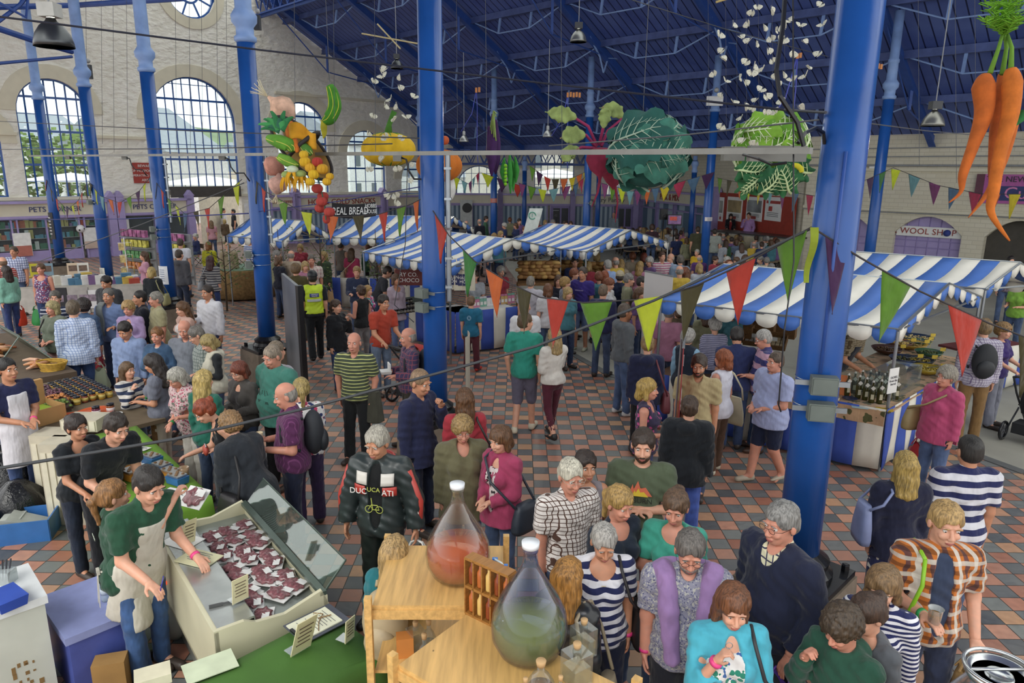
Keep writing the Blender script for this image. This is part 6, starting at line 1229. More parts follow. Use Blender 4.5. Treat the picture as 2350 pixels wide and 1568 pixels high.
o,P,M=Mn(165,690,'man in a white and blue checked shirt and dark jeans, facing away',1.84,yaw=-158,hair=('short','6a5a46'),top=('b0bcd8','l',.14,'collar',.014),tex=cloth('bcc8de','check','7088b8',1.3),bot=('2c4470','jeans'),build=1.1);carrier(M,P,0,'7a7c60','clear carrier bag of greens held by the man in the blue checked shirt',.34,mat=glassm('pale_film','b8c4a8',.3,.55))
W(190,688,'curly dark-haired woman in a denim jacket and red flowered skirt',1.66,yaw=-170,hair=('afro','2e2420'),top=('3a5070','l',.04,'collar',.012),tex=cloth('3a5070','denim'),bot=('b83440','skirt'),btex=cloth('b83440','floral','e8e0d8',.35,'b83440'))
o,P,M=W(118,691,'woman in a grey-green T-shirt and pale pink trousers',1.66,yaw=-14,build=1.3,hair=('bob','b0a06a'),skin='r',arms=('clasp','clasp'),top=('6a7262','s',.1,'crew',.02),bot=('c89a94','trousers'));shoulder_bag(M,P,'r','241c1c','small dark bag held by the woman in the grey-green T-shirt',(.2,.1,.16),z=1.0)
Mn(125,668,'dark grey-haired man in a navy and white striped top behind the grey-green T-shirt',1.74,yaw=20,hair=('short','5c564e'),top=('26304e','s',.1,'crew',.01),tex=cloth('26304e','thin','d0d0d8',.7))
W(290,831,'girl with long brown hair in a navy and white striped jumper',1.45,yaw=68,hair=('vlong','6a4e30'),arms=('mouth','bent'),top=('d8d4cc','l',.1,'crew',.008),tex=cloth('d0ccc4','stripe','2a3654',.75),bot=('4a5a6e','jeans'))
o,P,M=W(343,813,'woman with long dark hair in a grey T-shirt holding out a jar',1.64,yaw=-84,hp=18,hair=('vlong','2c2320'),skin='t',arms=('bent','bent'),glasses='202020',top=('6e7280','s',.12,'crew',.01),bot=('c8bca8','trousers'));wristband(o,P,0,GRNB);JARH=M@Vec(P.wr[0]+P.hd[0]*.12)
o,P,M=W(395,848,'grey-haired woman in a pink flowered blouse stooping over the table',1.62,yaw=-32,lean=12,hp=22,build=1.2,hair=('bob','b8b4a8'),glasses='6a4a40',skin='r',arms=('low','bent'),top=('c8a0a0','q',.12,'collar',.02),tex=cloth('ccaeae','floral','b04060',1.1,'6a6a60'),bot=('d8d0c8','trousers'));wristband(o,P,0,GRNB)
W(465,850,'woman with very long blonde hair in a green top, facing away',1.66,yaw=160,hair=('vlong','c8ac62'),top=('1f6a58','l',.1,'crew',.008))
o,P,M=W(455,922,'woman with red hair pinned up in a black strappy top, reaching over the green table',1.68,yaw=-58,lean=34,hp=20,hair=('bun','9c4424'),skin='p',arms=('reach','bent'),top=('16181c','n',.04,'scoop',.0),bot=('1a1c22','skinny'),btex=plain('1c1e26',.3))
m=MB();m.tube([P.tp(.12*sin(a),.02-.17*(.5+.5*cos(a)),1.44-.3*(.5+.5*cos(a))**1)for a in[.25*j for j in range(25)]],.005,5,closed=True);m.build('bead_necklace',plain('d8c8a8',.3),o)
t=carry('purse','orange-red purse in the hand of the red-haired woman','purse',M,P.wr[1]+P.hd[1]*.1);m=MB();m.ball((0,0,0),(.08,.03,.06),12);m.build('purse_body',plain('b84a3a',.5),t,True);m=MB();m.tube([(-.06,0,.05),(0,0,.065),(.06,0,.05)],.006,6);m.build('clasp',STEEL,t)
o,P,M=W(522,948,'woman with curly sandy hair in a charcoal coat leaning over the counter',1.66,yaw=-122,lean=24,hp=14,build=1.3,hair=('curly','9a7448'),top=('262b32','l',.26,'collar',.026),bot=('222638','skirt'),btex=cloth('1e2230','thin','b8b8c0',2));shoulder_bag(M,P,'l','1e1c1e','black patent handbag on the arm of the woman in the charcoal coat',(.3,.12,.2),z=.9)
# ---- stallholders on the left
W(172,952,'woman stallholder with dark curly hair tied up, in a black T-shirt',1.64,yaw=66,lean=10,hair=('bun','2e211b'),skin='t',arms=('table','table'),top=('1b2026','s',.1,'scoop',.01),bot=('1c2434','jeans'))
Mn(268,952,'young man in a black T-shirt leaning on the green table',1.8,yaw=62,lean=32,hp=8,hair=('short','33271e'),skin='p',arms=('table','down'),top=('181c22','s',.08,'crew',.012),bot=('161820','trousers'))
o,P,M=W(252,1103,'young woman with a gingery ponytail in a dark green polo shirt and white apron',1.64,yaw=128,hair=('pony','9a6a38'),top=('1f4a34','s',.1,'collar',.01),bot=('2c4470','jeans'),arms=('lift','down'));apron(o,P,'c8c4b4');onchest(o,P,'www.beef',.03,0,1.33,plain('c8d4c0',.6),False,.012)
o,P,M=Mn(345,1077,'dark-haired man in a dark green polo shirt and white apron writing on a pad',1.84,yaw=62,lean=20,hp=14,hair=('short','2a2420'),skin='p',arms=('table','table'),top=('234f38','s',.1,'collar',.012),bot=('33507e','jeans'));apron(o,P,'ccc6b6');wristband(o,P,1,PINKB);onchest(o,P,'www.beef',.03,.0,1.36,plain('c8d4c0',.6),False,.012);WRITER=(M,P)
o,P,M=Mn(12,822,'stallholder in a navy T-shirt and white apron with folded hands at the picture edge',1.78,yaw=66,hair=('crop','1e1a18'),skin='t',arms=('clasp','clasp'),top=('232850','s',.1,'crew',.01),bot=('33456e','jeans'));apron(o,P,'d4d2d8');wristband(o,P,1,PINKB)
o,P,M=W(905,1232,'blonde girl in a teal cardigan with a tan rucksack behind the pine shelves',1.58,yaw=168,hair=('long','b8955c'),top=('1f6f78','l',.1,'crew',.01),bot=('50607c','jeans'));backpack(M,P,'a89674','tan canvas rucksack on the blonde girl in teal',1.0)
# ---- far left
o,P,M=W(92,605,'woman with glasses in a purple patterned vest top and jeans',1.7,yaw=8,hair=('bun','6a4a2c'),glasses='2a2020',skin='r',top=('6a4a72','n',.12,'scoop',.008),tex=cloth('6a5078','floral','c8c8d8',.8,'a83a50'),bot=('2a3c62','jeans'),build=1.15);carrier(M,P,0,'2a8a3a','blue and green carrier bag held by the woman in the purple vest top',.36,mat=plain('1e8038',.5))
o,P,M=W(12,610,'woman with dark hair in a mint green jumper',1.66,yaw=-110,hair=('long','33241e'),top=('7ab4a0','l',.08,'crew',.012),bot=('22305c','jeans'));carrier(M,P,0,'d03a20','orange-red carrier bag beside the woman in mint green',.38)
Mn(30,566,'man in a blue and white checked short-sleeved shirt by the pet shop',1.8,yaw=10,hair=('short','5a4a3a'),skin='t',top=('8a9ac8','s',.1,'collar',.014),tex=cloth('c0c8e0','check','3c4a80',.8),build=1.15);Mn(4,590,'bald man in a red striped shirt at the picture edge',1.76,yaw=-120,hair=('bald','8a6a50'),top=('b03a34','s',.1,'collar',.012),tex=cloth('b03a34','thin','d8d0cc'))
W(330,577,'young woman with very long brown hair in a pale pink top',1.68,yaw=-58,hair=('vlong','5a3a22'),arms=('mouth','down'),top=('c08aa0','s',.12,'scoop',.008));o,P,M=W(347,613,'woman with short blonde hair in a black jumper, facing away',1.62,yaw=-175,hair=('bob','c0a460'),top=('20262c','l',.1,'crew',.012));shoulder_bag(M,P,'r','8a8658','khaki shoulder bag on the woman in the black jumper')
Mn(410,573,'man in a grey hooded sweatshirt and dark jeans, facing away',1.8,yaw=165,hair=('crop','4a3a2e'),top=('4c4c52','l',.08,'hood',.02),bot=('262e42','jeans'),arms=('down','out'))
o,P,M=W(482,587,'woman with dark red hair in a grey striped jumper, holding hands',1.66,yaw=178,hair=('long','4a2626'),top=('5a5a60','q',.14,'crew',.008),tex=cloth('55555c','thin','c0bcb4',.7),bot=('2a3a66','skinny'),arms=('down','out'));shoulder_bag(M,P,'l','8a8c90','silver grey handbag with a yellow handle on the woman in stripes',(.34,.14,.24))
o,P,M=W(478,555,'woman with copper hair in a bright yellow cardigan walking out',1.66,yaw=175,hair=('bob','9a6030'),top=('b8b41e','l',.12,'crew',.014),bot=('2a2a30','trousers'));shoulder_bag(M,P,'r','1f1f22','black bag on the woman in the yellow cardigan')
Mn(413,548,'man in a white T-shirt with a purple strap near the way out',1.78,yaw=-170,hair=('short','4a3a2c'),top=('d8d8e0','s',.1,'crew',.012));Mn(425,550,'fair-haired child in orange by the toy rack',1.3,yaw=160,hair=('curly','b08a4c'),top=('b86a3a','s',.1,'crew',.01))
# outside the way out
for px,py,lb,kw in((478,473,'man in a black T-shirt outside the way out, facing right',dict(yaw=70,top=('1c1e22','s',.1,'crew',.01),hair=('short','5a4030'))),(494,475,'bald man in a white shirt outside the way out',dict(yaw=170,top=('dcdce0','l',.1,'collar',.012),hair=('crop','8a7a6a'))),(512,478,'man in a white shirt and jeans outside, facing right',dict(yaw=100,top=('d8dae4','l',.1,'collar',.012),hair=('short','3a3028'))),(535,480,'dark-haired man in a cap outside the way out',dict(yaw=-60,top=('2c3038','s',.1,'crew',.01),hair=('short','1e1a18'))),(515,503,'woman with short fair hair seated outside in a brown cardigan',dict(yaw=175,sex='f',H=1.6,top=('5a4a38','l',.1,'crew',.01),hair=('bob','c8b070'),legs='sit')),(484,506,'woman with light brown hair outside in a pink top',dict(yaw=-150,sex='f',H=1.6,top=('c8909a','s',.1,'crew',.01),hair=('long','8a6a48')))):
 kw.setdefault('H',1.76);H_=kw.pop('H');person(px,py,lb,H_,**kw)
o,P,M=W(448,537,'white-haired woman in navy seated on a folding chair at the door',1.6,yaw=-40,legs='sit',hair=('curly','d0ccc4'),top=('26305c','l',.1,'crew',.01));SEAT0=M
W(573,545,'stallholder in a blue and white striped top behind the green-draped table',1.6,yaw=-10,sex='m',legs='stand',hair=('short','6a5a48'),top=('6a80c0','s',.1,'crew',.01),tex=cloth('6a80c0','stripe','d8d8e0',.9));Mn(522,556,'person in a beige jacket behind the olive tree',1.7,yaw=-160,hair=('none','6a5a48'),top=('a89878','l',.1,'crew',.014))
# ---- crowd further off: standing shoppers round the stalls, then the seated audience
CN={'1f2230':'black','2a3560':'navy','6a7a94':'blue-grey','b0b4bc':'pale grey','d8d8da':'white','a83848':'red','b87a94':'pink','3f6a4c':'green','6a5a44':'brown','8a8a6a':'khaki','7a5a90':'purple','48808c':'teal','c8a83a':'yellow','b8a890':'beige'}
HN=[('short','3a2a20','short dark hair'),('short','8a8680','short grey hair'),('bob','6a4a30','a brown bob'),('bob','b8985c','a blonde bob'),('curly','c0bcb4','curly white hair'),('long','5a3c26','long brown hair'),('long','b08c50','long fair hair'),('bald','a09890','a bald head'),('bun','4a3426','dark hair tied up'),('curly','8a4a2a','curly auburn hair')]
used=set();rc=np.random.RandomState(5);CK=list(CN)
def crowd(px,py,where,H=1.7,legs='stand',yaw=180,q=3,zt=None,ti=None,hi=None,group=None,arms=None):
 for _ in range(200):
  c=CK[rc.randint(len(CK))]if ti is None else ti;h=HN[rc.randint(len(HN))]if hi is None else HN[hi]
  if(c,h[2],where)not in used:break
  if ti is not None and hi is not None:break
 used.add((c,h[2],where));fem=h[0]in('bob','long','bun','curly');Hh={'f':1.64,'m':1.76}['f' if fem else 'm']if H==1.7 else H;yy=round(yaw/30)*30
 lb='person in %s with %s, %s'%(CN[c],h[2],where)
 return person(px,py,lb,Hh,yaw=yy,sex='f' if fem else 'm',hair=h[:2],top=(c,'s' if rc.rand()<.5 else 'l',.1,'crew',.012),bot=('2c3a58' if rc.rand()<.6 else '26262c','jeans'),legs=legs,q=q,group=group,arms=arms or('down','down'),hp=8)
for x,y,w_,yw in[(1010,475,'standing near the tall pale banner',150),(1070,507,'standing near the tall pale banner',180),(1100,503,'standing near the tall pale banner',200),(1116,496,'standing near the tall pale banner',90),(1157,512,'standing behind the bread stall awning',-90),(1170,500,'standing behind the bread stall awning',180),(1183,512,'standing behind the bread stall awning',-60),(1192,502,'standing behind the bread stall awning',30),(1150,530,'standing behind the bread stall awning',60),(1204,521,'standing behind the bread stall awning',-60),(1235,503,'standing by the loudspeaker',0),(1252,505,'standing by the loudspeaker',30),(1270,504,'standing by the loudspeaker',60),(1280,513,'standing by the loudspeaker',180),(1296,507,'standing by the loudspeaker',-90),(1310,508,'standing by the loudspeaker',0),(1300,512,'standing by the loudspeaker',180),(1330,518,'standing by the loudspeaker',180),(1345,509,'standing by the loudspeaker',180),(1060,537,'standing left of the bread stall',60),(1075,540,'standing left of the bread stall',-60),(1088,545,'standing left of the bread stall',0),(1100,533,'standing left of the bread stall',30),(1045,523,'standing left of the bread stall',180),(1120,545,'standing left of the bread stall',-90),(1135,535,'standing left of the bread stall',60),(1030,548,'standing left of the bread stall',180),(1146,545,'standing left of the bread stall',180),(1000,505,'standing near the tall pale banner',180),(688,560,'under the awning with greenery',0),(640,588,'under the awning with greenery',160),(668,575,'under the awning with greenery',180),(700,600,'under the awning with greenery',40),(636,575,'under the awning with greenery',90),(846,560,'at the stall beneath the bread banner',180),(900,560,'at the stall beneath the bread banner',0),(925,568,'at the stall beneath the bread banner',180),(945,572,'at the stall beneath the bread banner',150),(1090,622,'serving behind the cotton bag stall',0),(1150,612,'serving behind the cotton bag stall',20),(1265,598,'serving on the bread stall',-20),(1320,590,'serving on the bread stall',0),(1282,632,'by the bread stall corner',10),(1305,660,'by the bread stall corner',30),(1370,580,'standing right of the bread stall',180),(1393,600,'standing right of the bread stall',180),(1412,590,'standing right of the bread stall',-150),(1425,595,'standing right of the bread stall',180),(1452,580,'standing right of the bread stall',180),(1470,600,'standing right of the bread stall',150),(1490,590,'standing right of the bread stall',-60),(1350,600,'standing right of the bread stall',180),(1375,625,'standing right of the bread stall',180),(1400,640,'standing right of the bread stall',60),(1335,577,'standing right of the bread stall',180),(1560,610,'standing behind the largest awning',180),(1573,615,'standing behind the largest awning',150),(1605,605,'standing behind the largest awning',180),(1470,660,'left of the white roller banner',60),(1445,628,'left of the white roller banner',90),(1538,700,'just right of the white roller banner',150),(1555,695,'just right of the white roller banner',180),(1622,700,'under the largest awning',170),(1648,690,'under the largest awning',-160),(1680,700,'under the largest awning',0)]:crowd(x,y,w_,yaw=yw,q=3 if y<560 else 2)
Mn(1520,578,'young man in a pink and white striped polo shirt',1.78,yaw=10,hair=('short','5a3a28'),top=('b85a80','s',.1,'collar',.012),tex=cloth('c06a8c','stripe','d8d0cc',1.0));Mn(1562,585,'grey-haired man in a blue-grey shirt with his back turned',1.8,yaw=-175,hair=('short','6a6258'),top=('7c8ea4','l',.1,'collar',.014));W(1574,615,'woman with long auburn hair in a grey speckled cardigan',1.64,yaw=-150,hair=('long','7c4a2a'),top=('6a6a74','l',.1,'crew',.01));Mn(1540,582,'bald man in a pale blue shirt behind the pink striped polo',1.72,yaw=-60,hair=('bald','a89a8c'),top=('9ab0cc','s',.1,'collar',.01));W(1478,580,'woman with ginger hair in a flowered sleeveless dress',1.66,yaw=170,hair=('bob','8a3a24'),top=('4a4a5c','n',.2,'crew',.01),tex=cloth('3a3a48','floral','a8a040',.8,'8a8aa0'));Mn(1395,597,'grey-haired man in a pale blue shirt at the bread stall',1.78,yaw=-150,hair=('short','a8a49c'),top=('8aa4d0','l',.1,'collar',.012));W(1388,622,'woman with long copper hair in a navy knitted cardigan',1.66,yaw=178,hair=('long','a0502c'),top=('26304a','l',.14,'crew',.014));Mn(1473,634,'short-haired man looking right in a dark jacket at the crowd edge',1.76,yaw=80,hair=('crop','2e2620'),top=('3a3a40','l',.1,'collar',.012))
W(1600,572,'white-haired person in a bright yellow top sitting by the column',1.6,yaw=-40,legs='sit',hair=('short','b0aca0'),top=('d0a818','s',.1,'crew',.01));Mn(1606,585,'balding person in a purple top seated with back turned',1.6,yaw=170,legs='sit',hair=('bald','c0b8ac'),top=('5a3474','s',.08,'crew',.01))
Mn(1912,730,'fair-haired stallholder in a green top behind the olive oil bottles',1.68,yaw=30,sex='f',hair=('bob','a8824c'),top=('4a6a2c','s',.1,'crew',.01));o,P,M=Mn(1985,730,'stallholder in a brown checked shirt and dark apron leaning over the olive bowls',1.84,yaw=40,lean=30,hair=('short','6a5a4a'),skin='t',arms=('table','table'),top=('8a7a5c','s',.08,'collar',.012),tex=cloth('94866a','check','5a4a34',1.3));apron(o,P,'1e2434')
# seated audience in rows facing the stage
FCH=None
def chair(p,rz,lab):
 global FCH
 if FCH is None:
  a=MB();a.box((0,0,.44),(.42,.4,.03));b=MB();b.box((0,.2,.78),(.42,.02,.18));c=MB()
  for sx in(-.2,.2):c.tube([(sx,-.2,0),(sx,.2,.42),(sx,.21,.88)],.011,6);c.tube([(sx,.22,0),(sx,-.18,.43)],.011,6)
  FCH=[x.mesh(n_)for x,n_ in((a,'folding_chair'),(b,'backrest'),(c,'chair_legs'))];FCH[0].materials.append(plain('8a7354',.6));FCH[1].materials.append(plain('8a7354',.6));FCH[2].materials.append(plain('5c5448',.4,.6))
 o=inst(FCH[0],'folding_chair',None,None,p,(0,0,rz));inst(FCH[1],'backrest',None,o);inst(FCH[2],'chair_legs',None,o);return tag(o,lab,'chair','folding chairs in the stage audience')
HEADS=[(35,590),(68,600),(90,612),(128,640),(160,605),(178,640),(205,615),(235,590),(250,597),(280,600),(305,600),(330,625),(410,620),(440,600),(463,612),(490,640),(520,615),(545,605),(575,610),(612,635),(640,610),(655,680),(700,632),(720,600),(760,655),(766,712),(1140,665),(1178,672),(1150,745),(1205,735),(1235,690),(1270,705),(1325,682),(1345,675),(1367,690),(1383,775),(1450,660),(1320,730),(1521,755),(1547,690),(1610,760),(1642,700),(1672,700),(1712,735),(1730,700),(1760,715),(1782,725),(1868,705),(1430,650),(1300,640),(1215,655),(1590,655),(1690,660),(1840,700)]
for i,(x,y)in enumerate(HEADS):
 px,py=1420+x/4.9,400+y/4.9;w_='seated in %s %s'%(('rear rows','middle rows','front rows')[0 if py>548 else 1 if py>535 else 2],'behind the bread awning' if x<400 else 'below the television' if x<800 else 'before the kitchen counter' if x<1400 else 'nearest the right wall')
 o,P,M=crowd(px,py,w_,legs='sit',yaw=-165 if x>900 else 178,H=1.66);o.location.z=0;sp_=Vec((o.location.x,o.location.y,0));chair(sp_+Vec((0,-.12,0)),radians(15),'brown folding chair in the stage audience')
Mn(1602,520,'tall man in an olive-green shirt standing at the back of the audience',1.78,yaw=178,hair=('crop','4a3426'),top=('4a4a34','s',.15,'crew',.02),bot=('26262a','trousers'),build=1.2,q=2);o,P,M=Mn(1641,525,'man in a dark cap and pale striped T-shirt standing by the column',1.74,yaw=165,hair=('crop','3a3028'),top=('a8aca0','s',.12,'crew',.016),tex=cloth('a8aca0','thin','7a8a8a'),q=2);Mn(1497,516,'man in a plum shirt standing among the audience',1.76,yaw=178,hair=('curly','4a3020'),top=('3c2430','l',.1,'crew',.02),q=2,z0=0);Mn(1409,488,'bald man in a grey jumper standing in front of the pantry door',1.76,yaw=-20,hair=('bald','a09a90'),top=('8a9aa4','l',.1,'collar',.012),q=2)
for i,(x,y,w_)in enumerate([(1672,598,0),(1668,590,1),(1677,600,2),(1643,588,3),(1745,588,4),(1760,590,5),(1772,605,6),(1690,590,7),(1712,585,8),(1740,610,9)]):crowd(x,y,'seated just behind the largest awning',legs='sit',yaw=(-120,-90,60,30,-90,180,60,-60,90,-30)[i],q=2,H=1.64)
# ---- stage
def ST_(px,py,Z):return at(px,py,Z)
a,b=ST_(1636,533,32.0),ST_(1822,545,28.6);a.z=b.z=0;d=(b-a).normalized();n=Vec((d.y,-d.x,0));O=a;t=thing('kitchen_counter','long demonstration kitchen counter with cream doors on the stage','counter',O);L=(b-a).length;m=MB();m.prism([Vec((0,0,0)),d*L,d*L-n*.9,-n*.9],(0,0,0),(0,0,1.28));m.build('carcase',plain('a8a49c',.6),t);m=MB();m.prism([n*.05-d*.1,d*(L+.1)+n*.05,d*(L+.1)-n*.95,-n*.95-d*.1],(0,0,1.28),(0,0,1.34));m.v=[(x,y,z+1.28)for x,y,z in m.v];m.build('worktop',plain('3a3a38',.3),t)
for k in range(5):m=MB();q=d*(L*(k+.1)/5)+n*.03;e=d*(L*(k+.82)/5)+n*.03;m.prism([q+Vec((0,0,.3)),e+Vec((0,0,.3)),e+Vec((0,0,1.22)),q+Vec((0,0,1.22))],(0,0,0),-n*.04);m.build('door',plain('cfc4a4' if k%2==0 else 'b0a488',.5),t)
m=MB();m.prism([O-n*.8,O+d*L-n*.8,O+d*(L+.3)-n*3.2,O-n*3.2],(0,0,0),(0,0,.3));tag(m.build('stage_platform',plain('5a5450',.8)),'low platform behind the kitchen counter','platform')
a2,b2=sw(1655,500),sw(1832,500);zt_,zb_=sw(1740,447)[1],.3;O=spt(a2[0],0,.12);t=thing('stage_backdrop','red stage backdrop with pale framed kitchen posters','backdrop',O);L=b2[0]-a2[0];n2=Vec((SD.y,-SD.x,0));m=MB();m.prism([Vec((0,0,zb_)),SD*L+Vec((0,0,zb_)),SD*L+Vec((0,0,zt_)),Vec((0,0,zt_))],(0,0,0),n2*.06);m.build('red_panel',plain('a83824',.6),t)
for k,(x0,x1)in enumerate(((1640,1667),(1675,1710),(1720,1757),(1763,1801))):
 w0,w1=sw(x0,500)[0]-a2[0],sw(x1,500)[0]-a2[0];w0=max(.05,w0);z1,z0=sw((x0+x1)/2,452)[1],sw((x0+x1)/2,507)[1]
 def pan(nm,z0,z1,mt,off=.08,i0=0,i1=0):m=MB();m.prism([SD*(w0+i0)+n2*off+Vec((0,0,z0)),SD*(w1-i1)+n2*off+Vec((0,0,z0)),SD*(w1-i1)+n2*off+Vec((0,0,z1)),SD*(w0+i0)+n2*off+Vec((0,0,z1))],(0,0,0),-n2*.02);return m.build(nm,mt,t)
 pan('poster',z0,z1,WHITE);h=z1-z0
 if k<3:pan('kitchen_photo',z0+h*.36,z1-h*.14,plain(['9a9c90','a08a5c','8c9090'][k],.5,0,.5,1.5),.1,.08,.08);pan('red_logo',z0+h*.08,z0+h*.2,plain('b04038',.6),.1,(w1-w0)*.35,(w1-w0)*.35)
 else:pan('red_band',z1-h*.28,z1-h*.16,plain('b04038',.6),.1,.1,.1);pan('red_roundel',z0+h*.4,z0+h*.6,plain('b84038',.6),.1,.3,(w1-w0)*.55)
 for j in range(3):pan('text_line',z0+h*(.27-.05*j)if k<3 else z0+h*(.32-.07*j),z0+h*(.285-.05*j)if k<3 else z0+h*(.345-.07*j),plain('7a7a7c',.6),.1,.2,.2)
sm_=W(1678,491,'woman with long dark hair in a black cardigan and red top cooking on stage',1.68,yaw=-10,z0=.3,hp=20,hair=('long','241c1a'),arms=('table','table'),top=[(('1e2026','l',.1,'open',.014),None),(('a83434','n',.0,'scoop',0),None)],q=2);Mn(1719,488,'man in a lilac shirt speaking on the stage',1.82,yaw=-30,z0=.3,hair=('short','3a2a20'),arms=('mouth','hold'),top=('b088c0','l',.1,'collar',.012),q=2)
p=at(1548,505,30);t=thing('television','flat television on a stand showing the cooking demonstration','television',(p.x,p.y,0));z=p.z;m=MB();m.box((0,0,z),(.62*1.0+.0,.06,.46),Rot(.0,3,'Z'));m.build('case',BLACK,t);m=MB();m.box((0,-.034,z+.01),(.54,.006,.36));m.build('screen',plain('6a4a70',.2,0,.7,7,emit=.5),t);m=MB();m.box((-.06,-.04,z+.06),(.30,.004,.16));m.build('screen_picture',plain('a83a2c',.3,0,.5,20,emit=.4),t);m=MB();m.tube([(0,0.03,0),(0,.03,z)],.03,8);m.box((0,0,.02),(.6,.5,.04));m.build('stand',BLACK,t)
for px,py,Z,lb in((1523,492,30.5,'black loudspeaker on a stand left of the television'),(1276,493,38,'black loudspeaker on a stand in front of the far shutters')):
 p=at(px,py,Z);t=thing('loudspeaker',lb,'loudspeaker',(p.x,p.y,0));m=MB();m.box((0,0,p.z),(.3,.28,.45));m.build('cabinet',BLACK,t);m=MB();m.lathe([(.1,0),(.05,.02),(0,.01)],14,(0,-.14,p.z-.06),R=Rot(pi/2,3,'X'));m.build('cone',plain('3a3a3c',.5),t);m=MB();m.tube([(0,0,0),(0,0,p.z-.2)],.02,6);[m.tube([(0,0,.5),(.4*cos(a),.4*sin(a),0)],.014,5)for a in(.5,2.6,4.7)];m.build('tripod',BLACK,t)
p=at(1214,512,27);t=thing('feather_banner','leaning white banner with a green ring emblem and figure 1','banner',(p.x,p.y,0));m=MB();m.sheet(lambda u,v:(-.13+.5*u-.3*v+.15,0,p.z+.55-1.3*v*.9),4,8,.02);m.build('cloth',plain('d0d8d4',.7),t);m=MB();m.tube([(.12+.13*cos(a),-.04,p.z+.28+.13*sin(a))for a in[.35*j for j in range(17)]],.018,6);m.build('green_ring',plain('4aa088',.6),t);o=text('1','banner_lettering',plain('4aa088',.6),.2,frame(p+Vec((.12,-.05,.28)),(1,0,0)),t,.004);o.matrix_parent_inverse=Matrix.Translation(-Vec((p.x,p.y,0)));m=MB();m.tube([(.1,.02,0),(0,.02,p.z+.55)],.015,6);m.build('pole',STEEL,t)
# ================================================================= things hung over the hall
FELT=lambda c,k=.12:plain(c,.9,0,k,9,bmp=.35)
def wire(pts,r,lab,mat=None,cat='cable',name='suspension_wire',group=None):
 m=MB();m.tube(pts,r,5);return tag(m.build(name,mat or plain('4a4c50',.5)),lab,cat,group)
def up(p,r=.004):return[Vec(p),Vec((p[0],p[1],max(p[2]+3,roofz((p[0]+p[1])*R2)if(p[0]+p[1])*R2>17.2 else 12.5)))]
def squash(name,lab,px,py,Z,r,hgt,lobes,col,stem=None,cat='hanging vegetable',rib=None,tilt=0):
 p=at(px,py,Z);t=thing(name,lab,cat,p);m=MB();R_=Rot(tilt,3,'Y')
 prof=[(max(1e-4,r*sin(pi*k/14)**.8),-hgt/2*cos(pi*k/14))for k in range(15)]
 m.lathe(prof,64,R=R_,fr=lambda a,z:1-.10*abs(sin(a*lobes/2+.3))**.5*-1*-1+.10*abs(sin(a*lobes/2+.3))**.5*0-.0);m.v=[tuple(v)for v in m.v]
 m2=MB();m2.lathe(prof,72,R=R_,fr=lambda a,z:.86+.14*abs(sin(a*lobes/2))**.45);m2.build('skin',FELT(col),t,True)
 if rib:
  m=MB()
  for k in range(lobes):a=2*pi*k/lobes;m.tube([R_@Vec((q*.87*cos(a),q*.87*sin(a),z))for q,z in prof[1:-1]],.012*r/.4,5)
  m.build('rib_cord',plain(rib,.8),t,True)
 if stem:m=MB();m.tube([R_@Vec(v)for v in((0,0,hgt*.45),(.02,0,hgt*.45+r*.35),(r*.25,0,hgt*.5+r*.75))],[r*.16,r*.09,r*.1],10);m.tube([R_@Vec((r*.22*cos(a),r*.22*sin(a),hgt*.44))for a in[.7*j for j in range(9)]],r*.06,6,closed=True);m.build('stem',FELT(stem),t,True)
 return t
def gourd(name,lab,pts,rad,col,Z=None,line=None,cat='hanging vegetable'):
 """long vegetable along picture points (x, y, depth)"""
 P=[at(*p)for p in pts];O=P[0];t=thing(name,lab,cat,O);Q=[];n=5
 for i in range(len(P)-1):
  for k in range(n):
   s=k/n;a=P[max(0,i-1)];b,c=P[i],P[i+1];d=P[min(len(P)-1,i+2)]
   Q.append((.5*((2*b)+(c-a)*s+(2*a-5*b+4*c-d)*s*s+(3*b-a-3*c+d)*s**3))-O)
 Q.append(P[-1]-O);R_=[np.interp(i/n,range(len(rad)),rad)for i in range(len(Q))];m=MB();m.tube(Q,R_,18);m.build('skin',FELT(col,.22),t,True)
 if line:
  m=MB()
  for sx,sy in((-.75,-.7),(0,-1.0),(.75,-.7)):m.tube([q+Vec((sx*r,sy*r*1.0,0))for q,r in zip(Q,R_)][1:-1],.006,4)
  m.build('seam_line',plain(line,.8),t)
 return t
def leafy(m,vm,c,R_,axis,spin,size,ruf=.06,seed=0):
 """one leaf lying on a ball of radius R_ about c"""
 ax=Vec(axis).normalized();q=ax.to_track_quat('Z','Y').to_matrix()@Rot(spin,3,'Z')
 def on(x,y,h=0.0):th=hypot(x,y);ph=atan2(y,x);th=min(th,2.2);return Vec(c)+q@Vec((sin(th)*cos(ph),sin(th)*sin(ph),cos(th)))*(R_+h)
 def fn(u,v):
  a=u*2*pi;ed=1+.09*sin(a*9+seed)+.05*sin(a*17+seed*2);rr=v*size*ed*(1+.18*cos(a));h=.03*v**2+ruf*v**3*sin(a*7+seed);return on(rr*cos(a),rr*sin(a),h)
 m.sheet(fn,44,6)
 vm.tube([on(-size*.95+2*size*.95*k/8,.03*sin(k),.02)for k in range(9)],[.016-.0015*k for k in range(9)],6)
 for k in range(1,7):
  for sg in(-1,1):
   x0=-size*.8+k*size*.24;vm.tube([on(x0+s*size*.32,sg*s*size*(.75-.07*k),.018+.012*s)for s in(0,.35,.7,1.0)],[.006,.005,.004,.002],5)
   vm.tube([on(x0+.12*size,sg*.28*size,.02),on(x0+.32*size,sg*.3*size,.02),on(x0+.45*size,sg*.38*size,.025)],[.004,.003,.002],4)
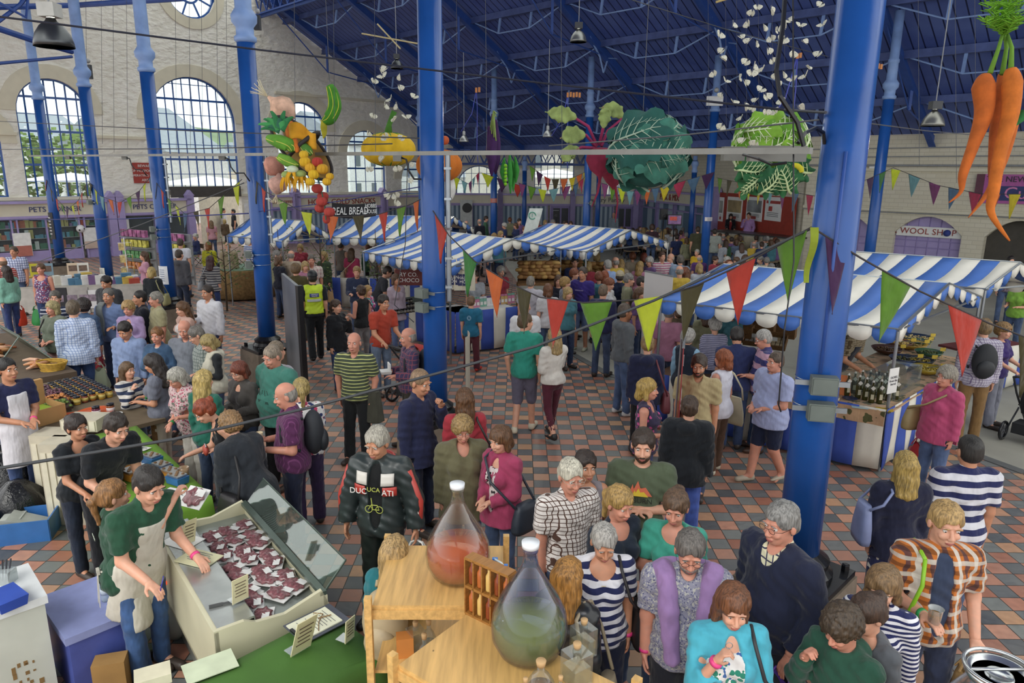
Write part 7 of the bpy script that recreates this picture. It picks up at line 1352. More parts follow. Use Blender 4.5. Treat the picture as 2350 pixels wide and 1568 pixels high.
def cabbage(px,py,Z,R_,lab,c1,c2,vein,n,size,seed,low=-.2):
 p=at(px,py,Z);t=thing('hanging_cabbage',lab,'hanging vegetable',p);m=MB();m.ball((0,0,0),R_*.93,24);m.build('heart',FELT(c1),t,True);rs=np.random.RandomState(seed)
 for k in range(n):
  a=2.4*k+seed;z=.75-1.35*k/n+low*0;v=(cos(a)*sqrt(max(.05,1-z*z)),sin(a)*sqrt(max(.05,1-z*z))-.15,z);m=MB();vm=MB();leafy(m,vm,(0,0,0),R_*(.96+.05*(k%4)),v,rs.rand()*.8+(1.2 if z<0 else 0),size,.05*R_/.5,k)
  o=m.build('leaf',FELT(c1 if k%2 else c2,.25),t,True);vm.build('vein',plain(vein,.8),o,True)
 return t
wire(up(at(1475,275,8.2)),.004,'steel line holding the blue-green savoy cabbage')
cabbage(1488,350,8.2,.43,'huge blue-green savoy cabbage sculpture with pale veins','1f5a50','3a7a68','a8c0a8',11,.78,3)
m=MB();o=at(1470,290,8.0);m.lathe([(.055,-.03),(.06,.03),(.045,.03),(.04,-.02),(0,-.02)],18);q=m.build('cut_stalk_end',plain('c0c890',.8),None,True);q.location=o;tag(q,'pale cut stalk on top of the savoy cabbage','stalk')
cabbage(1768,338,7.4,.33,'bright green cabbage sculpture with white veins by the nearest column','5f9a24','7cb030','d8e4b8',9,.72,5)
for k,(x,y,s)in enumerate(((1712,375,.8),(1745,405,.75),(1800,400,.8),(1822,375,.7),(1700,405,.6))):
 p=at(x,y,7.15);m=MB();vm=MB();leafy(m,vm,(0,0,0),.2,(.3*sin(k*2),-1,-.4),k,s,.04,k);t=thing('loose_cabbage_leaf','dark outer leaf hanging %s of the bright green cabbage'%('at the left','under the middle','at the right','on the upper right','at the lower left')[k],'leaf',p);m.build('leaf_blade',FELT('24603a' if k%2 else '2f7040',.25),t,True);vm.build('vein',plain('c8dca0',.8),t,True)
gourd('caterpillar','yellow and black toy caterpillar on the green cabbage',[(1820,378,6.9),(1830,381,6.9),(1838,388,6.9),(1840,396,6.9)],[.018,.026,.026,.018],'c8c020',cat='toy caterpillar')
squash('hanging_pumpkin','big yellow pumpkin sculpture with green ribs and stem',892,343,11.5,.44,.52,10,'e0b418','3f7a22',rib='3f8a2c')
squash('hanging_pumpkin','orange pumpkin sculpture behind the column with the grey pipe',1008,380,12.5,.41,.56,12,'d0701c')
squash('hanging_pumpkin','small orange pumpkin just above the larger orange one',1020,322,12.4,.085,.15,8,'c0562c');squash('hanging_garlic','white garlic bulb sculpture peeping out right of the column',1022,432,12.8,.19,.5,8,'d8d8d2')
# beetroot
p=at(1378,368,9.0);t=thing('hanging_beetroot','crimson beetroot sculpture with long leaves and a thin tail','hanging vegetable',p);m=MB();m.lathe([(0,-.3),(.012,-.27),(.03,-.2),(.13,-.12),(.185,0),(.17,.09),(.1,.15),(0,.16)],28,(0,0,0));m.tube([(0,0,-.25),(-.02,0,-.4),(-.09,0,-.58)],[.02,.014,.006],8);m.build('root',FELT('8c1f3e',.2),t,True)
STK,LFG=FELT('9c2858'),FELT('8fa25a',.3)
def beetleaf(t,pts,wd,s0=.45):
 O=t.location;P=[at(*q)-O for q in pts];m=MB();m.tube(P,[.02,.018,.015,.010,.004][:len(P)],8);st=m.build('leaf_stalk',STK,t,True);m=MB();N_=len(P)-1
 def fn(u,v):
  s=(s0+(1-s0)*u)*N_;i=min(N_-1,int(s));q=P[i].lerp(P[i+1],s-i);d=(P[min(N_,i+1)]-P[i]).normalized();n=d.cross(Vec((0,1,0))).normalized();w_=wd*sin(min(1,u*1.05+.02)*pi)**.7*(1+.12*sin(u*26));return q+n*w_*(v-.5)*2+Vec((0,.05*abs(v-.5)*sin(u*15)-.02,0))
 m.sheet(fn,26,6,.006);m.build('leaf_blade',LFG,st,True)
t.location=p
beetleaf(t,[(1370,335,9),(1350,290,8.9),(1315,268,8.9),(1285,262,8.9),(1250,257,8.9)],.10);beetleaf(t,[(1375,333,9),(1385,290,8.9),(1388,262,8.9),(1384,245,8.9)],.08,.3)
beetleaf(t,[(1380,335,9),(1395,300,9.1),(1430,270,9.1),(1408,250,9.1),(1375,248,9.1)],.09,.5);beetleaf(t,[(1368,338,9),(1345,310,8.9),(1310,310,8.8),(1285,318,8.8)],.11,.35);beetleaf(t,[(1366,340,9),(1335,338,8.9),(1305,350,8.8),(1290,375,8.8)],.09,.4)
p=at(1408,402,9.4);t=thing('hanging_beetroot','second darker beetroot tucked under the cabbage with a red tail','hanging vegetable',p);m=MB();m.lathe([(0,-.2),(.02,-.17),(.09,-.1),(.16,0),(.15,.09),(.08,.16),(0,.18)],28);m.tube([(.03,0,-.15),(.07,0,-.35),(.05,0,-.62)],[.02,.012,.005],8);m.build('root',FELT('8a2038',.2),t,True)
# aubergines and peas
for k,(a,b,lb)in enumerate((((1130,262,13),(1128,405,13),'long purple aubergine, front one of the bunch'),((1138,275,13.2),(1137,400,13.2),'long purple aubergine, right one of the bunch'),((1122,290,13.1),(1125,375,13.1),'long purple aubergine, left one of the bunch'))):gourd('hanging_aubergine',lb,[(a[0],a[1],a[2]),((a[0]+b[0])/2+2,a[1]*.6+b[1]*.4,a[2]),((a[0]+b[0])/2,a[1]*.25+b[1]*.75,a[2]),b],[.02,.075,.085,.01],'3c1650')
p=at(1133,275,12.9);t=thing('aubergine_calyx','pale green leaves at the top of the purple aubergines','leaf',p);m=MB()
for k in range(9):a=k*.7;m.sheet(lambda u,v,a=a,k=k:(cos(a)*.06*u+.02*(v-.5),sin(a)*.06*u+.03*(v-.5),.16-.06*k*u-.05*u),5,2,.004)
m.build('leaf_blade',FELT('8aa050'),t,True)
for k,(dx,y0,y1,r)in enumerate(((0,352,445,.055),(-12,362,428,.06),(12,360,420,.055),(6,368,440,.05))):gourd('hanging_pea_pod','green pea pod sculpture, %s'%('tallest in the middle of the bunch','open one with peas at the left of the bunch','right-hand one of the bunch','short one behind the middle pod')[k],[(1170+dx,y0,13+.1*k),(1170+dx*1.3,y0*.5+y1*.5,13+.1*k),(1172+dx,y1,13+.1*k)],[.012,r,.008],'2f8a2c')
for k in range(6):p=at(1160,380+k*8.5,12.86);m=MB();m.ball((0,0,0),.031,14);o=m.build('pea',FELT('7cc41c'),None,True);o.location=p;tag(o,'bright round pea in the open pod, %s'%('top one','second from the top','third from the top','fourth from the top','second from the bottom','bottom one')[k],'pea','peas in the open pod')
# courgette
gourd('hanging_courgette','curved green courgette sculpture with yellow seams',[(757,198,10.5),(764,215,10.5),(768,245,10.5),(756,272,10.5),(742,278,10.5)],[.06,.085,.10,.095,.05],'3f8a1c',line='c8c83a');gourd('courgette_flower','wilting yellow flower at the tip of the curved courgette',[(742,278,10.5),(743,292,10.5),(744,308,10.5),(742,318,10.5)],[.03,.05,.035,.005],'b0a820',cat='flower')
wire(up(at(757,196,10.5)),.004,'line holding the curved courgette')
# the trug
p=at(690,345,9.6);TR=Rot(radians(-38),3,'Y')@Rot(radians(-58),3,'X');TR=Rot(radians(48),3,'Y')@Rot(radians(50),3,'X')
t=thing('hanging_trug','tilted wooden trug basket spilling giant vegetables','basket',p);m=MB()
def trug(u,v,g=0.0):a=u*2*pi;s=v**.6;return TR@Vec((.52*s*cos(a)*(1-g),.25*s*sin(a)*(1-g),.20*(v**2.2)-.14+g*.3))
m.sheet(lambda u,v:trug(u,v),40,8,.012);m.build('basket_shell',plain('b8924c',.6,bmp=.2),t,True);m=MB();m.tube([trug(u/40,1.0)for u in range(40)],.022,8,closed=True);m.tube([TR@Vec((.0+.04*sin(a),.27*cos(a),.05+.42*sin(a)))for a in[pi*k/16 for k in range(17)]],.028,8);m.build('dark_handle',plain('2c2624',.7),t,True)
m=MB();m.sheet(lambda u,v:trug(u,v*.99)+TR@Vec((0,0,-.022)),40,6,.01);m.build('outer_slats',plain('3a302a',.7),t,True)
G=lambda lab,pts,rad,col,nm='giant_vegetable',ln=None:gourd(nm,lab,pts,rad,col,line=ln,cat='vegetable')
G('striped green courgette in the middle of the trug',[(617,318,9.3),(640,325,9.2),(665,335,9.2),(672,348,9.2)],[.05,.09,.09,.03],'5a9a2a','giant_courgette','c8c850');G('green courgette lower in the trug',[(640,360,9.2),(660,370,9.2),(685,380,9.2)],[.05,.075,.03],'6aa030','giant_courgette','c8c850')
G('dark green courgette at the right of the trug',[(692,330,9.3),(705,345,9.2),(715,355,9.2)],[.045,.065,.03],'4f8a2c','giant_courgette','c0c060');G('orange carrot lying down the trug',[(665,285,9.4),(668,310,9.3),(678,335,9.2),(683,350,9.2)],[.06,.065,.045,.02],'cc6a1c','giant_carrot');G('white leek shaft in the trug',[(640,300,9.4),(648,320,9.3),(660,345,9.2)],[.05,.05,.035],'d8dcc8','giant_leek')
p=at(645,298,9.05);t=thing('leek_leaves','dark green leek leaves fanning out of the trug','leaf',p)
for k in range(13):a=-2.75+k*.15;L=.27+.07*sin(k*2.3);d=Vec((cos(a),.12*sin(k*3),-sin(a)));m=MB();m.sheet(lambda u,v:d*L*u+Vec((0,-.03,-.10*u*u))+Vec((-d.z,0,d.x))*.045*(v-.5)*(1.3-u)*2,8,2,.006);m.build('leaf_blade',FELT(('2a7a44','3f9a52','2a6a50')[k%3]),t,True)
m=MB();p=at(693,305,9.2);m.sheet(lambda u,v:Vec((-.16+.34*u,-.04*sin(u*9),.10-.2*v+.05*sin(u*5)-.06*u)),14,6,.01);o=m.build('yellow_cloth_petals',FELT('dc9a18'),None,True);o.location=p;tag(o,'folded yellow flower petals lying across the trug','flower')
for k,(x,y,r,c,lb)in enumerate(((700,372,.075,'d8a818','yellow patty squash nearest the trug handle'),(712,385,.07,'d8a020','yellow patty squash in the middle of the heap'),(720,400,.072,'dcb01c','yellow patty squash at the tip of the trug'),(740,388,.075,'d0981c','yellow patty squash on the right rim'),(697,355,.06,'d8ac20','yellow patty squash behind the first'),(728,372,.07,'b03428','red tomato among the yellow squashes'),(757,405,.052,'d8a41c','small squash hanging at the far right'),(750,417,.058,'d8a41c','small squash hanging just below the far right one'),(712,417,.06,'dcae1c','round squash hanging under the trug tip'))):squash('giant_squash' if k!=5 else 'giant_tomato',lb,x,y,9.1,r,r*1.7,9,c,cat='vegetable')
for k,(x,y,dz)in enumerate(((672,400,0),(690,410,.05),(660,412,.1))):
 p=at(x,y,9.15+dz);t=thing('courgette_flower','yellow courgette flower drooping from the trug, %s'%('with a white top','in the middle','at the left')[k],'flower',p);m=MB()
 for j in range(6):a=j*1.05;m.sheet(lambda u,v,a=a:(cos(a)*(.03+.07*sin(u*2.2))+(v-.5)*.05*(1-u),sin(a)*(.03+.07*sin(u*2.2)),.05-.22*u),6,2,.004)
 m.build('petals',FELT('d89c10'),t,True);m=MB();m.ball((0,0,.06),(.08,.07,.05),12);m.build('calyx',FELT('9ab060' if k else 'c8d8b8'),t,True)
# onions and shallots
for k,(x,y,r,h,rz_,c,lb)in enumerate(((650,250,.17,.36,-.9,'d8ac90','large papery shallot with white roots pointing up'),(628,382,.15,.26,.7,'c88a78','pink shallot hanging left of the trug'),(637,425,.13,.24,.2,'d0a090','pale shallot with a tuft of roots below the pink one'))):
 p=at(x,y,9.8);t=thing('hanging_shallot',lb,'hanging vegetable',p);m=MB();R_=Rot(rz_,3,'Y');m.lathe([(.0,-h*.55),(r*.3,-h*.48),(r*.85,-h*.2),(r,.02),(r*.8,h*.3),(r*.3,h*.5),(.02,h*.7)],26,R=R_,fr=lambda a,z:1+.03*sin(a*7));m.build('skin',FELT(c,.3),t,True);m=MB()
 for j in range(10):a=j*.63;e=(h*.7 if k!=2 else-h*.55);s=1 if k!=2 else-1;m.tube([R_@Vec((0,0,e)),R_@Vec((.05*cos(a),.05*sin(a),e+s*.12)),R_@Vec((.11*cos(a),.09*sin(a),e+s*(.22 if k==0 else .08)))],.005,4)
 m.build('roots',plain('d8cca8',.9),t,True)
for k,(x,y)in enumerate(((728,433),(741,451),(738,463),(735,478),(756,487),(749,503))):squash('string_tomato','dark red tomato on the cord below the trug, %s'%('topmost','second from the top','third from the top','fourth from the top','second from the bottom','lowest')[k],x,y,9.3+.12*(k%2),.075 if k<5 else .05,.12,7,'a83830',cat='vegetable')
wire([at(729,405,9.3),at(738,440,9.3),at(745,470,9.3),at(748,505,9.3)],.008,'green cord threading the red tomatoes',plain('1f5a44',.8),'cord','green_cord')
# carrots on the right
for k,(pts,rad,lb)in enumerate((([(2262,172,6),(2258,200,6),(2258,260,6),(2235,330,6),(2210,400,6),(2205,440,6),(2178,465,6)],[.05,.115,.09,.06,.045,.02,.006],'left carrot with a bend and a curled root tip'),([(2320,158,5.9),(2322,190,5.9),(2318,260,5.9),(2295,350,5.9),(2280,440,5.9),(2275,490,5.9),(2317,553,5.9)],[.05,.10,.085,.065,.055,.035,.008],'longest carrot in front with a hooked tip'),([(2300,170,6.15),(2298,220,6.15),(2285,300,6.15),(2278,390,6.15),(2275,440,6.15)],[.04,.07,.06,.045,.01],'slim carrot between the two thick ones'),([(2330,200,6.2),(2322,280,6.2),(2300,370,6.2),(2268,440,6.2),(2222,500,6.2)],[.05,.07,.05,.03,.004],'back right carrot with a thin side root'))):gourd('hanging_carrot',lb,pts,[r_*.8 for r_ in rad],('c8601a','d06c1c','b8561c','c4601a')[k])
p=at(2305,60,6);t=thing('carrot_tops','feathery bright green carrot leaves above the orange carrots','leaf',p);m=MB()
for q in([(2272,168,6),(2292,110,6),(2300,80,6)],[(2320,158,5.9),(2322,110,5.95),(2312,80,6)],[(2300,170,6),(2310,110,6.05),(2306,80,6)]):m.tube([at(*x)-p for x in q],[.022,.016,.014],8)
m.build('stalk',FELT('6a9a2c'),t,True);m=MB()
for j in range(26):
 e=at(2305+62*cos(j*2.4)*(.4+.6*((j*7)%10)/10),40-120*((j*13)%26)/26,6+.4*sin(j))-p;s=at(2306,82,6)-p
 for k in range(26):
  q=s.lerp(e,k/26);a=k*2.4;L=.035+.05*sin(k/26*3.14);d=Vec((cos(a),sin(a),.35))*L;m.beam(q,q+d,.012,.005)
tag(m.build('fronds',FELT('6fae1e',.35),t),None,None,kind='stuff')
gourd('hanging_leaf','dark green leaf tip at the right edge of the picture',[(2325,292,6),(2340,275,6),(2352,262,6)],[.004,.03,.05],'2a7a3c',cat='leaf')
# ---- paper butterflies
bmh=MB();bsp=MB();bb=MB()
for sg in(-1,1):
 q=Rot(sg*-.5,3,'Y')
 def wing(u,v,sg=sg,q=q):a=-1.0+2.2*u;r=(.062+.018*sin(a*2+1.2)+.006*cos(a*5))*v;return q@Vec((sg*r*cos(a),r*sin(a),0))
 bmh.sheet(wing,12,3,.0012);
 for(x,y)in((.042,.022),(.036,-.018)):c=q@Vec((sg*x,y,.0));bsp.ball(c,(.0045,.0045,.0035),8)
bb.tube([(0,-.035,0),(0,0,.003),(0,.035,0)],[.003,.005,.003],6);[bb.tube([(0,.035,0),(s*.012,.055,.004),(s*.02,.072,.006)],.0012,4)for s in(-1,1)]
BW,BS,BB=bmh.mesh('paper_butterfly',True),bsp.mesh('wing_spot'),bb.mesh('butterfly_body');BW.materials.append(plain('d8d6c0',.8,0,.04));BS.materials.append(BLACK);BB.materials.append(plain('c8c4a8',.8))
RB=[(331,42),(304,70),(403,62),(655,30),(497,110),(206,128),(286,125),(365,148),(553,134),(668,130),(425,158),(470,140),(135,182),(247,195),(287,215),(325,230),(405,202),(462,210),(577,222),(147,268),(387,268),(510,283),(645,283),(158,308),(272,325),(412,315),(313,342),(357,360),(595,352),(300,382),(110,382),(238,402),(578,393),(168,418),(270,432),(430,395),(465,390),(510,412),(350,466),(440,440),(147,495),(380,503),(210,530),(322,520),(268,555),(305,560),(455,525),(558,565),(248,610),(312,592),(375,578),(395,610),(280,645),(425,578),(142,657),(375,645),(255,730),(352,708),(388,718),(320,745)]
LB=[(1100,610),(1130,600),(1115,660),(1035,700),(1265,668),(1260,760),(1385,835),(1180,855),(1130,910),(1240,910),(1030,1000),(1315,1010),(1215,1030),(985,1150),(1145,1175),(1275,1190),(1140,1245),(1110,1375),(995,1455),(1240,1450),(1375,1425),(1350,1560)]
BP=[(1590+x/2.24,y/2.24,7.2,'right')for x,y in RB]+[(580+x/3.734,y/3.734,10.8,'left')for x,y in LB]+[(890,452,10.8,'left'),(910,450,10.8,'left'),(908,467,10.8,'left')]
seen=set()
for i,(x,y,Z,w_)in enumerate(BP):
 z_=Z+.7*sin(i*2.1);p=at(x,y,z_);s=(.72 if w_=='right' else 1.0)*(.9+.25*((i*7)%5)/5);rot=(1.15+.5*sin(i*1.3),.6*sin(i*2.7),1.2*sin(i*3.9))
 if w_=='right':zn=('at the top of the big swarm','in the upper big swarm','in the lower big swarm','low in the big swarm')[min(3,int(y/80))];near=', over the roof boards' if x<1640 else ', left side' if x<1700 else ', middle' if x<1750 else ', beside the black cable' if x<1810 else ', close to the nearest column'
 else:zn='in the small swarm';near=', above the yellow pumpkin' if y<250 else ', around the pumpkin stem' if y<320 else ', below the yellow pumpkin'
 tl='tilted right' if sin(i*2.7)>.3 else 'tilted left' if sin(i*2.7)<-.3 else 'level';lb='paper butterfly %s%s, %s'%(zn,near,tl);o=inst(BW,'paper_butterfly',None,None,p,rot,(s,s,s));tag(o,lb,'butterfly',lb);inst(BS,'wing_spot',None,o);inst(BB,'butterfly_body',None,o)
for i,x in enumerate((1625,1665,1690,1712,1740,1772,1800)):wire([at(x,-20,7.4),at(x+2,330-20*(i%3),7.4)],.0016,'fine thread the right-hand butterflies hang on',group='butterfly threads')
m=MB();m.tube([at(830,77,10.8),at(958,100,10.8)],.012,6);m.tube([at(866,55,10.8),at(919,112,10.8)],.012,6);tag(m.build('bamboo_cross',plain('b8a878',.7)),'crossed bamboo canes from which the left-hand butterflies hang','canes');m=MB();m.tube([at(1643,5,7.6),at(1700,-12,7.6)],.012,6);tag(m.build('bamboo_cane',plain('b8a060',.7)),'bamboo cane above the right-hand butterfly swarm','cane')
# ---- pendant lamps
def lamp(px,py,Z,r,lab,c='55585a',w_=60,box='3a3c3e',cube=True):
 p=at(px,py,Z);t=thing('pendant_lamp',lab,'lamp',p);m=MB();pr=[(r,0),(r*.97,r*.25),(r*.85,r*.65),(r*.6,r*1.05),(r*.3,r*1.3),(r*.22,r*1.45)];m.lathe(pr+[(r*.2,r*1.45),(r*.27,r*1.28),(r*.57,r*1.03),(r*.82,r*.63),(r*.94,r*.24),(r*.97,0),(r,0)],28);m.build('reflector',plain(c,.35,.85,.1),t,True)
 m=MB();m.box((0,0,r*1.85),(r*.9,r*.8,r*.7))if cube else m.lathe([(r*.3,r*1.4),(r*.3,r*2.1),(r*.2,r*2.2)],14);m.build('gear_box',plain(box,.5),t);m=MB();m.ball((0,0,r*.5),(r*.2,r*.2,r*.38),12);m.build('bulb',plain('fbffe8',.3,emit=6),t,True);m=MB();m.tube([(0,0,r*2.1),(0,0,r*2.1+2.5)],.01,5);m.build('hanging_rod',GREY,t)
 l=bpy.data.lights.new('lamp_light','POINT');l.energy=w_;l.color=(1,.98,.86);l.shadow_soft_size=r*.3;lo=bpy.data.objects.new('lamp_light',l);link(lo,t);lo.location=(0,0,r*.1)
for a in((125,108,8.5,.22,'large grey bell lamp at upper left with a pale gear box','55585a',90,'b8b8b0'),(911,158,17.5,.155,'dark bell lamp hanging above the left-hand butterflies'),(1327,97,17.0,.2,'grey bell lamp hanging above the big cabbage','8c8e8a',250),(2140,290,12.8,.195,'grey bell lamp hanging left of the carrots','8c8c84',150),(1065,326,24,.16,'small bell lamp beyond the pumpkins','a0a2a0',300,'a0a2a0',False),(1257,315,22,.155,'small bell lamp behind the beetroot leaves','a0a2a0',300,'a0a2a0',False)):lamp(*a)
for i,(x,y,Z,c,lb)in enumerate(((590,52,12.6,'3a3c3e','dark emergency light box on the column by the grey screen'),(203,165,19.8,'4a4c4e','dark emergency light box on the second column from the left'),(1640,232,24.5,'d8d8d4','white emergency light box on the column behind the butterflies'))):
 p=at(x,y,Z);t=thing('emergency_light',lb,'light',p);m=MB();s=Z/12.6*.8;m.box((0,0,0),(.14*s,.1,.3*s)if i<2 else(.36*s,.1,.2*s));m.build('case',plain(c,.5),t);m=MB();m.lathe([(.05*s,0),(.05*s,.05*s),(.02,.09*s)],12,(.03,0,.22*s),R=Rot(1.2,3,'X'));m.build('spot_head',plain('b0b0ac',.4),t,True)
# ---- trunking and boxes along the near row
A_,B_=at(68,358,22.5),at(1862,346,4.95);m=MB();m.beam(A_,B_,.05,.045);tag(m.build('cable_trunking',plain('86867f',.5)),'long grey cable trunking slung along the near row of columns','trunking')
for x,w_,h_,lb in((1682,.17,.11,'grey junction box on the trunking right of the cabbages'),(1782,.42,.115,'long grey distribution box at the end of the trunking')):
 f_={1682:.962,1782:.985}[x];p=at(x,353,A_.lerp(B_,f_).y*.985);m=MB();m.box((0,0,0),(w_,.09,h_));o=m.build('distribution_box',plain('77776f',.5));o.location=p;tag(o,lb,'junction box')
for x,y,Z,lb in((912,362,8.9,'small grey box with a looped cable on the trunking by the yellow pumpkin'),(510,362,12.4,'small grey box on the trunking left of the grey-screen column'),(286,362,16,'small grey box on the trunking between the second and third columns'),(157,362,19,'small grey box on the trunking near its far end')):
 p=at(x,y,Z);t=thing('trunking_box',lb,'junction box',p);m=MB();m.box((0,0,0),(.10,.08,.09));m.build('box',plain('77776f',.5),t);q=Vec((.35,.1,-.5));m=MB();m.tube([(.05,0,0),(.11,0,-.02),(.14,.0,-.16),(.2,.03,-.26),(.34,.06,-.26),(.42,.08,-.4)],.013,6);m.build('cable_loop',BLACK,t,True)
wire([at(1803,-20,4.8),at(1797,60,4.8),at(1782,160,4.8),at(1790,220,4.8),at(1830,280,4.85),at(1845,335,4.9)],.017,'thick black cable dropping in front of the butterflies',BLACK,name='black_cable')
wire([at(1832,328,4.95),at(1848,305,5.0),at(1872,294,5.1),at(1890,305,5.15),at(1892,330,5.2)],.014,'short black cable hoop from the long box to the nearest column',BLACK,name='black_cable');wire([at(1705,355,4.95),at(1740,365,4.85),at(1770,378,4.85),at(1805,374,4.85)],.01,'black cable sagging under the long grey box',BLACK,name='black_cable')
wire([at(-20,36,7),at(600,115,8),at(1240,190,8),at(1800,252,6),at(1895,258,5.1)],.011,'long dark cable running from the upper left corner to the nearest column',plain('2c2f3c',.5),name='dark_cable')
wire([at(-10,1076,4.2),at(400,1008,4.6),at(700,938,5),at(1000,858,5.2),at(1230,795,5.3),at(1500,690,5.4),at(1700,600,5.4),at(1862,524,5.25)],.011,'thick dark cable swooping from the lower left up to the nearest column',plain('35383c',.6),name='dark_cable')
for i,(a,b,Z1,Z2,lb)in enumerate((((-10,278),(985,318),20,9.5,'upper steel wire across the arched windows'),((-10,343),(900,330),20,9.5,'lower steel wire across the arched windows'),((0,505),(570,490),24,13,'blue cable across the pet shop sign'),((90,600),(560,420),20,13,'black cable rising past the pet shop to the fourth column'),((575,488),(975,427),13,9.4,'dark blue cable between the fourth and fifth columns'),((1260,335),(1880,275),8,5.2,'steel cable twisted round the nearest column'),((1895,270),(2350,320),5.3,12,'thin steel wire running right from the nearest column'),((1450,0),(1900,130),14,18,'pale tie wire below the roof at upper right'))):wire([at(a[0],a[1],Z1),at((a[0]+b[0])/2,(a[1]+b[1])/2+5,(Z1*Z2)*2/(Z1+Z2)),at(b[0],b[1],Z2)],.0025*(Z1+Z2)/8 if i not in(5,)else .007,lb,plain('26307a',.5)if i in(2,4)else None)
m_=0
for x,y0,Z in((200,350,20),(235,330,20),(262,350,19),(293,340,18),(405,345,16),(437,340,15),(465,330,15),(500,345,14),(522,340,14),(678,350,9.5),(768,350,9.5),(862,350,9.0),(1290,350,7.5),(1117,345,8),(2110,380,11),(2195,420,10),(2240,350,12),(1050,330,12),(1535,300,12)):wire([at(x-3,-30,Z),at(x,y0,Z)],.0018+Z*.00015,'thin vertical suspension wire hanging in the hall',group='vertical suspension wires')
for i,(x,y,Z,lb)in enumerate(((1093,207,16,'small orange connector with blue leads above the aubergines'),(1303,218,16,'row of orange connectors beside the beetroot column'),(1830,129,9,'orange connector with blue leads by the butterflies'),(1995,153,12,'cluster of orange connectors right of the nearest column'))):
 p=at(x,y,Z);t=thing('festoon_connector',lb,'connector',p);m=MB();[m.box((.05*k*Z/12,0,.01*(k%2)),(.035*Z/12,.03,.08*Z/12))for k in range((1,4,1,4)[i]+1)];m.build('plug',plain('c07838',.6),t);m=MB();m.tube([(0,0,0),(.02,0,-.4),(.01,.0,-1.3),(.04,0,-1.6)],.008,5);m.tube([(0,0,0),(-.1,0,-.5),(-.35,0,-.9)],.008,5);m.build('blue_lead',plain('3a44b0',.5),t,True)
# ---- bunting
BC={'r':'b83a2c','o':'c8602c','g':'5c8a28','l':'b8c428','d':'4a4428','p':'44264c','y':'c8b428','t':'6a9aa0','m':'a8304c','v':'7a3a68','b':'4a6884','G':'3a7a38'}
def bunting(pts,flags,size,lab,fl=None):
 """pts: (x, y, depth) along the cord; flags: (fraction, colour letter)"""
 P=[at(*p)for p in pts];O=P[0].copy();P=[p-O for p in P];t=thing('bunting',lab,'bunting',O);n=len(P)-1
 def on(s):s=max(0,min(.9999,s))*n;i=int(s);return P[i].lerp(P[i+1],s-i)
 m=MB();m.tube([on(k/(n*4))for k in range(n*4+1)],.004+size*.008,5);m.build('cord',plain('3a3638',.8),t,True);L=sum((b-a).length for a,b in zip(P[:-1],P[1:]))
 for j,(s,c)in enumerate(flags):
  a,b=on(s-size*.36/L),on(s+size*.36/L);tip=(a+b)/2-Vec((.04*sin(j*2),.06*cos(j*3),size*1.12));m=MB()
  def fn(u,v,a=a,b=b,tip=tip,j=j):q=a.lerp(b,u).lerp(tip,v);return q+Vec((.015,.05,0))*size*sin(v*5+j+u*2)*(v*.9+.1)
  m.sheet(fn,6,9,.003);m.build('pennant',cloth(BC[c]),t,True)
 return t
def fr(n,a=.04,b=.96):return[a+(b-a)*k/(n-1)for k in range(n)]
bunting([(975,455,9.2),(1030,540,8.7),(1090,600,8.3),(1170,650,7.9),(1240,683,7.5),(1340,695,7.1),(1500,686,6.6),(1600,655,6.2),(1730,595,5.8),(1862,522,5.2)],[(.075,'r'),(.20,'G'),(.285,'o'),(.385,'d'),(.49,'r'),(.575,'g'),(.665,'l'),(.765,'d'),(.865,'r'),(.965,'g')],.45,'nearest bunting string, from the fifth column to the nearest column')
bunting([(1868,525,5.2),(1975,592,5.3),(2110,668,5.5),(2270,742,5.8),(2420,800,6.1)],[(.12,'p'),(.40,'g'),(.66,'r'),(.92,'d')],.47,'bunting string running right from the nearest column')
m=MB();q=at(1866,522,5.1);m.sheet(lambda u,v:q+Vec((-.03+.06*u*(1-.4*v),-.02-.03*sin(v*6),-.40*v)),3,8,.006);o=m.build('loose_pennant',cloth('8a9a24'));tag(o,'loose olive-green pennant hanging down the nearest column','pennant')
bunting([(578,405,12.8),(610,440,12.3),(690,485,11.5),(780,498,10.8),(870,492,10.2),(940,470,9.6),(985,448,9.3)],[(.05,'d'),(.14,'r'),(.25,'g'),(.36,'l'),(.47,'o'),(.58,'d'),(.69,'r'),(.79,'g'),(.89,'o'),(.975,'d')],.36,'bunting string hanging between the fourth and fifth columns')
bunting([(352,410,16.8),(385,455,16),(425,492,15.2),(480,478,14.4),(555,412,13.4)],list(zip(fr(9),'drglbdrgl')),.36,'bunting string between the third and fourth columns');bunting([(203,415,20),(230,450,19.4),(275,466,18.6),(320,438,17.8),(350,400,17.2)],list(zip(fr(9),'dltorgplb')),.36,'bunting string between the second and third columns');bunting([(100,402,24),(128,455,23),(155,482,22),(180,460,21),(200,418,20.4)],list(zip(fr(9),'odrgplordr'[:9])),.36,'bunting string between the two leftmost columns')
bunting([(1025,395,32),(1075,422,32),(1100,395,32),(1200,428,32)],list(zip(fr(9),'lltvtmlpr')),.5,'distant bunting in front of the far arched window');bunting([(1190,420,30),(1250,438,30),(1320,425,29),(1350,400,29)],list(zip(fr(8),'vgltvbmy')),.5,'distant bunting crossing the square window, lower string');bunting([(1215,380,30),(1260,412,30),(1310,410,29),(1350,392,29)],list(zip(fr(8),'gprdoyoy')),.5,'distant bunting crossing the square window, upper string')
bunting([(1380,420,27),(1450,440,26.5),(1520,430,26),(1640,395,25.5)],list(zip(fr(11),'vgltvobymbp')),.5,'distant bunting under the big cabbage');bunting([(1645,408,25),(1710,422,23),(1780,435,21),(1870,450,19)],list(zip(fr(9),'gdolytvbm')),.5,'distant bunting in front of the stage wall')
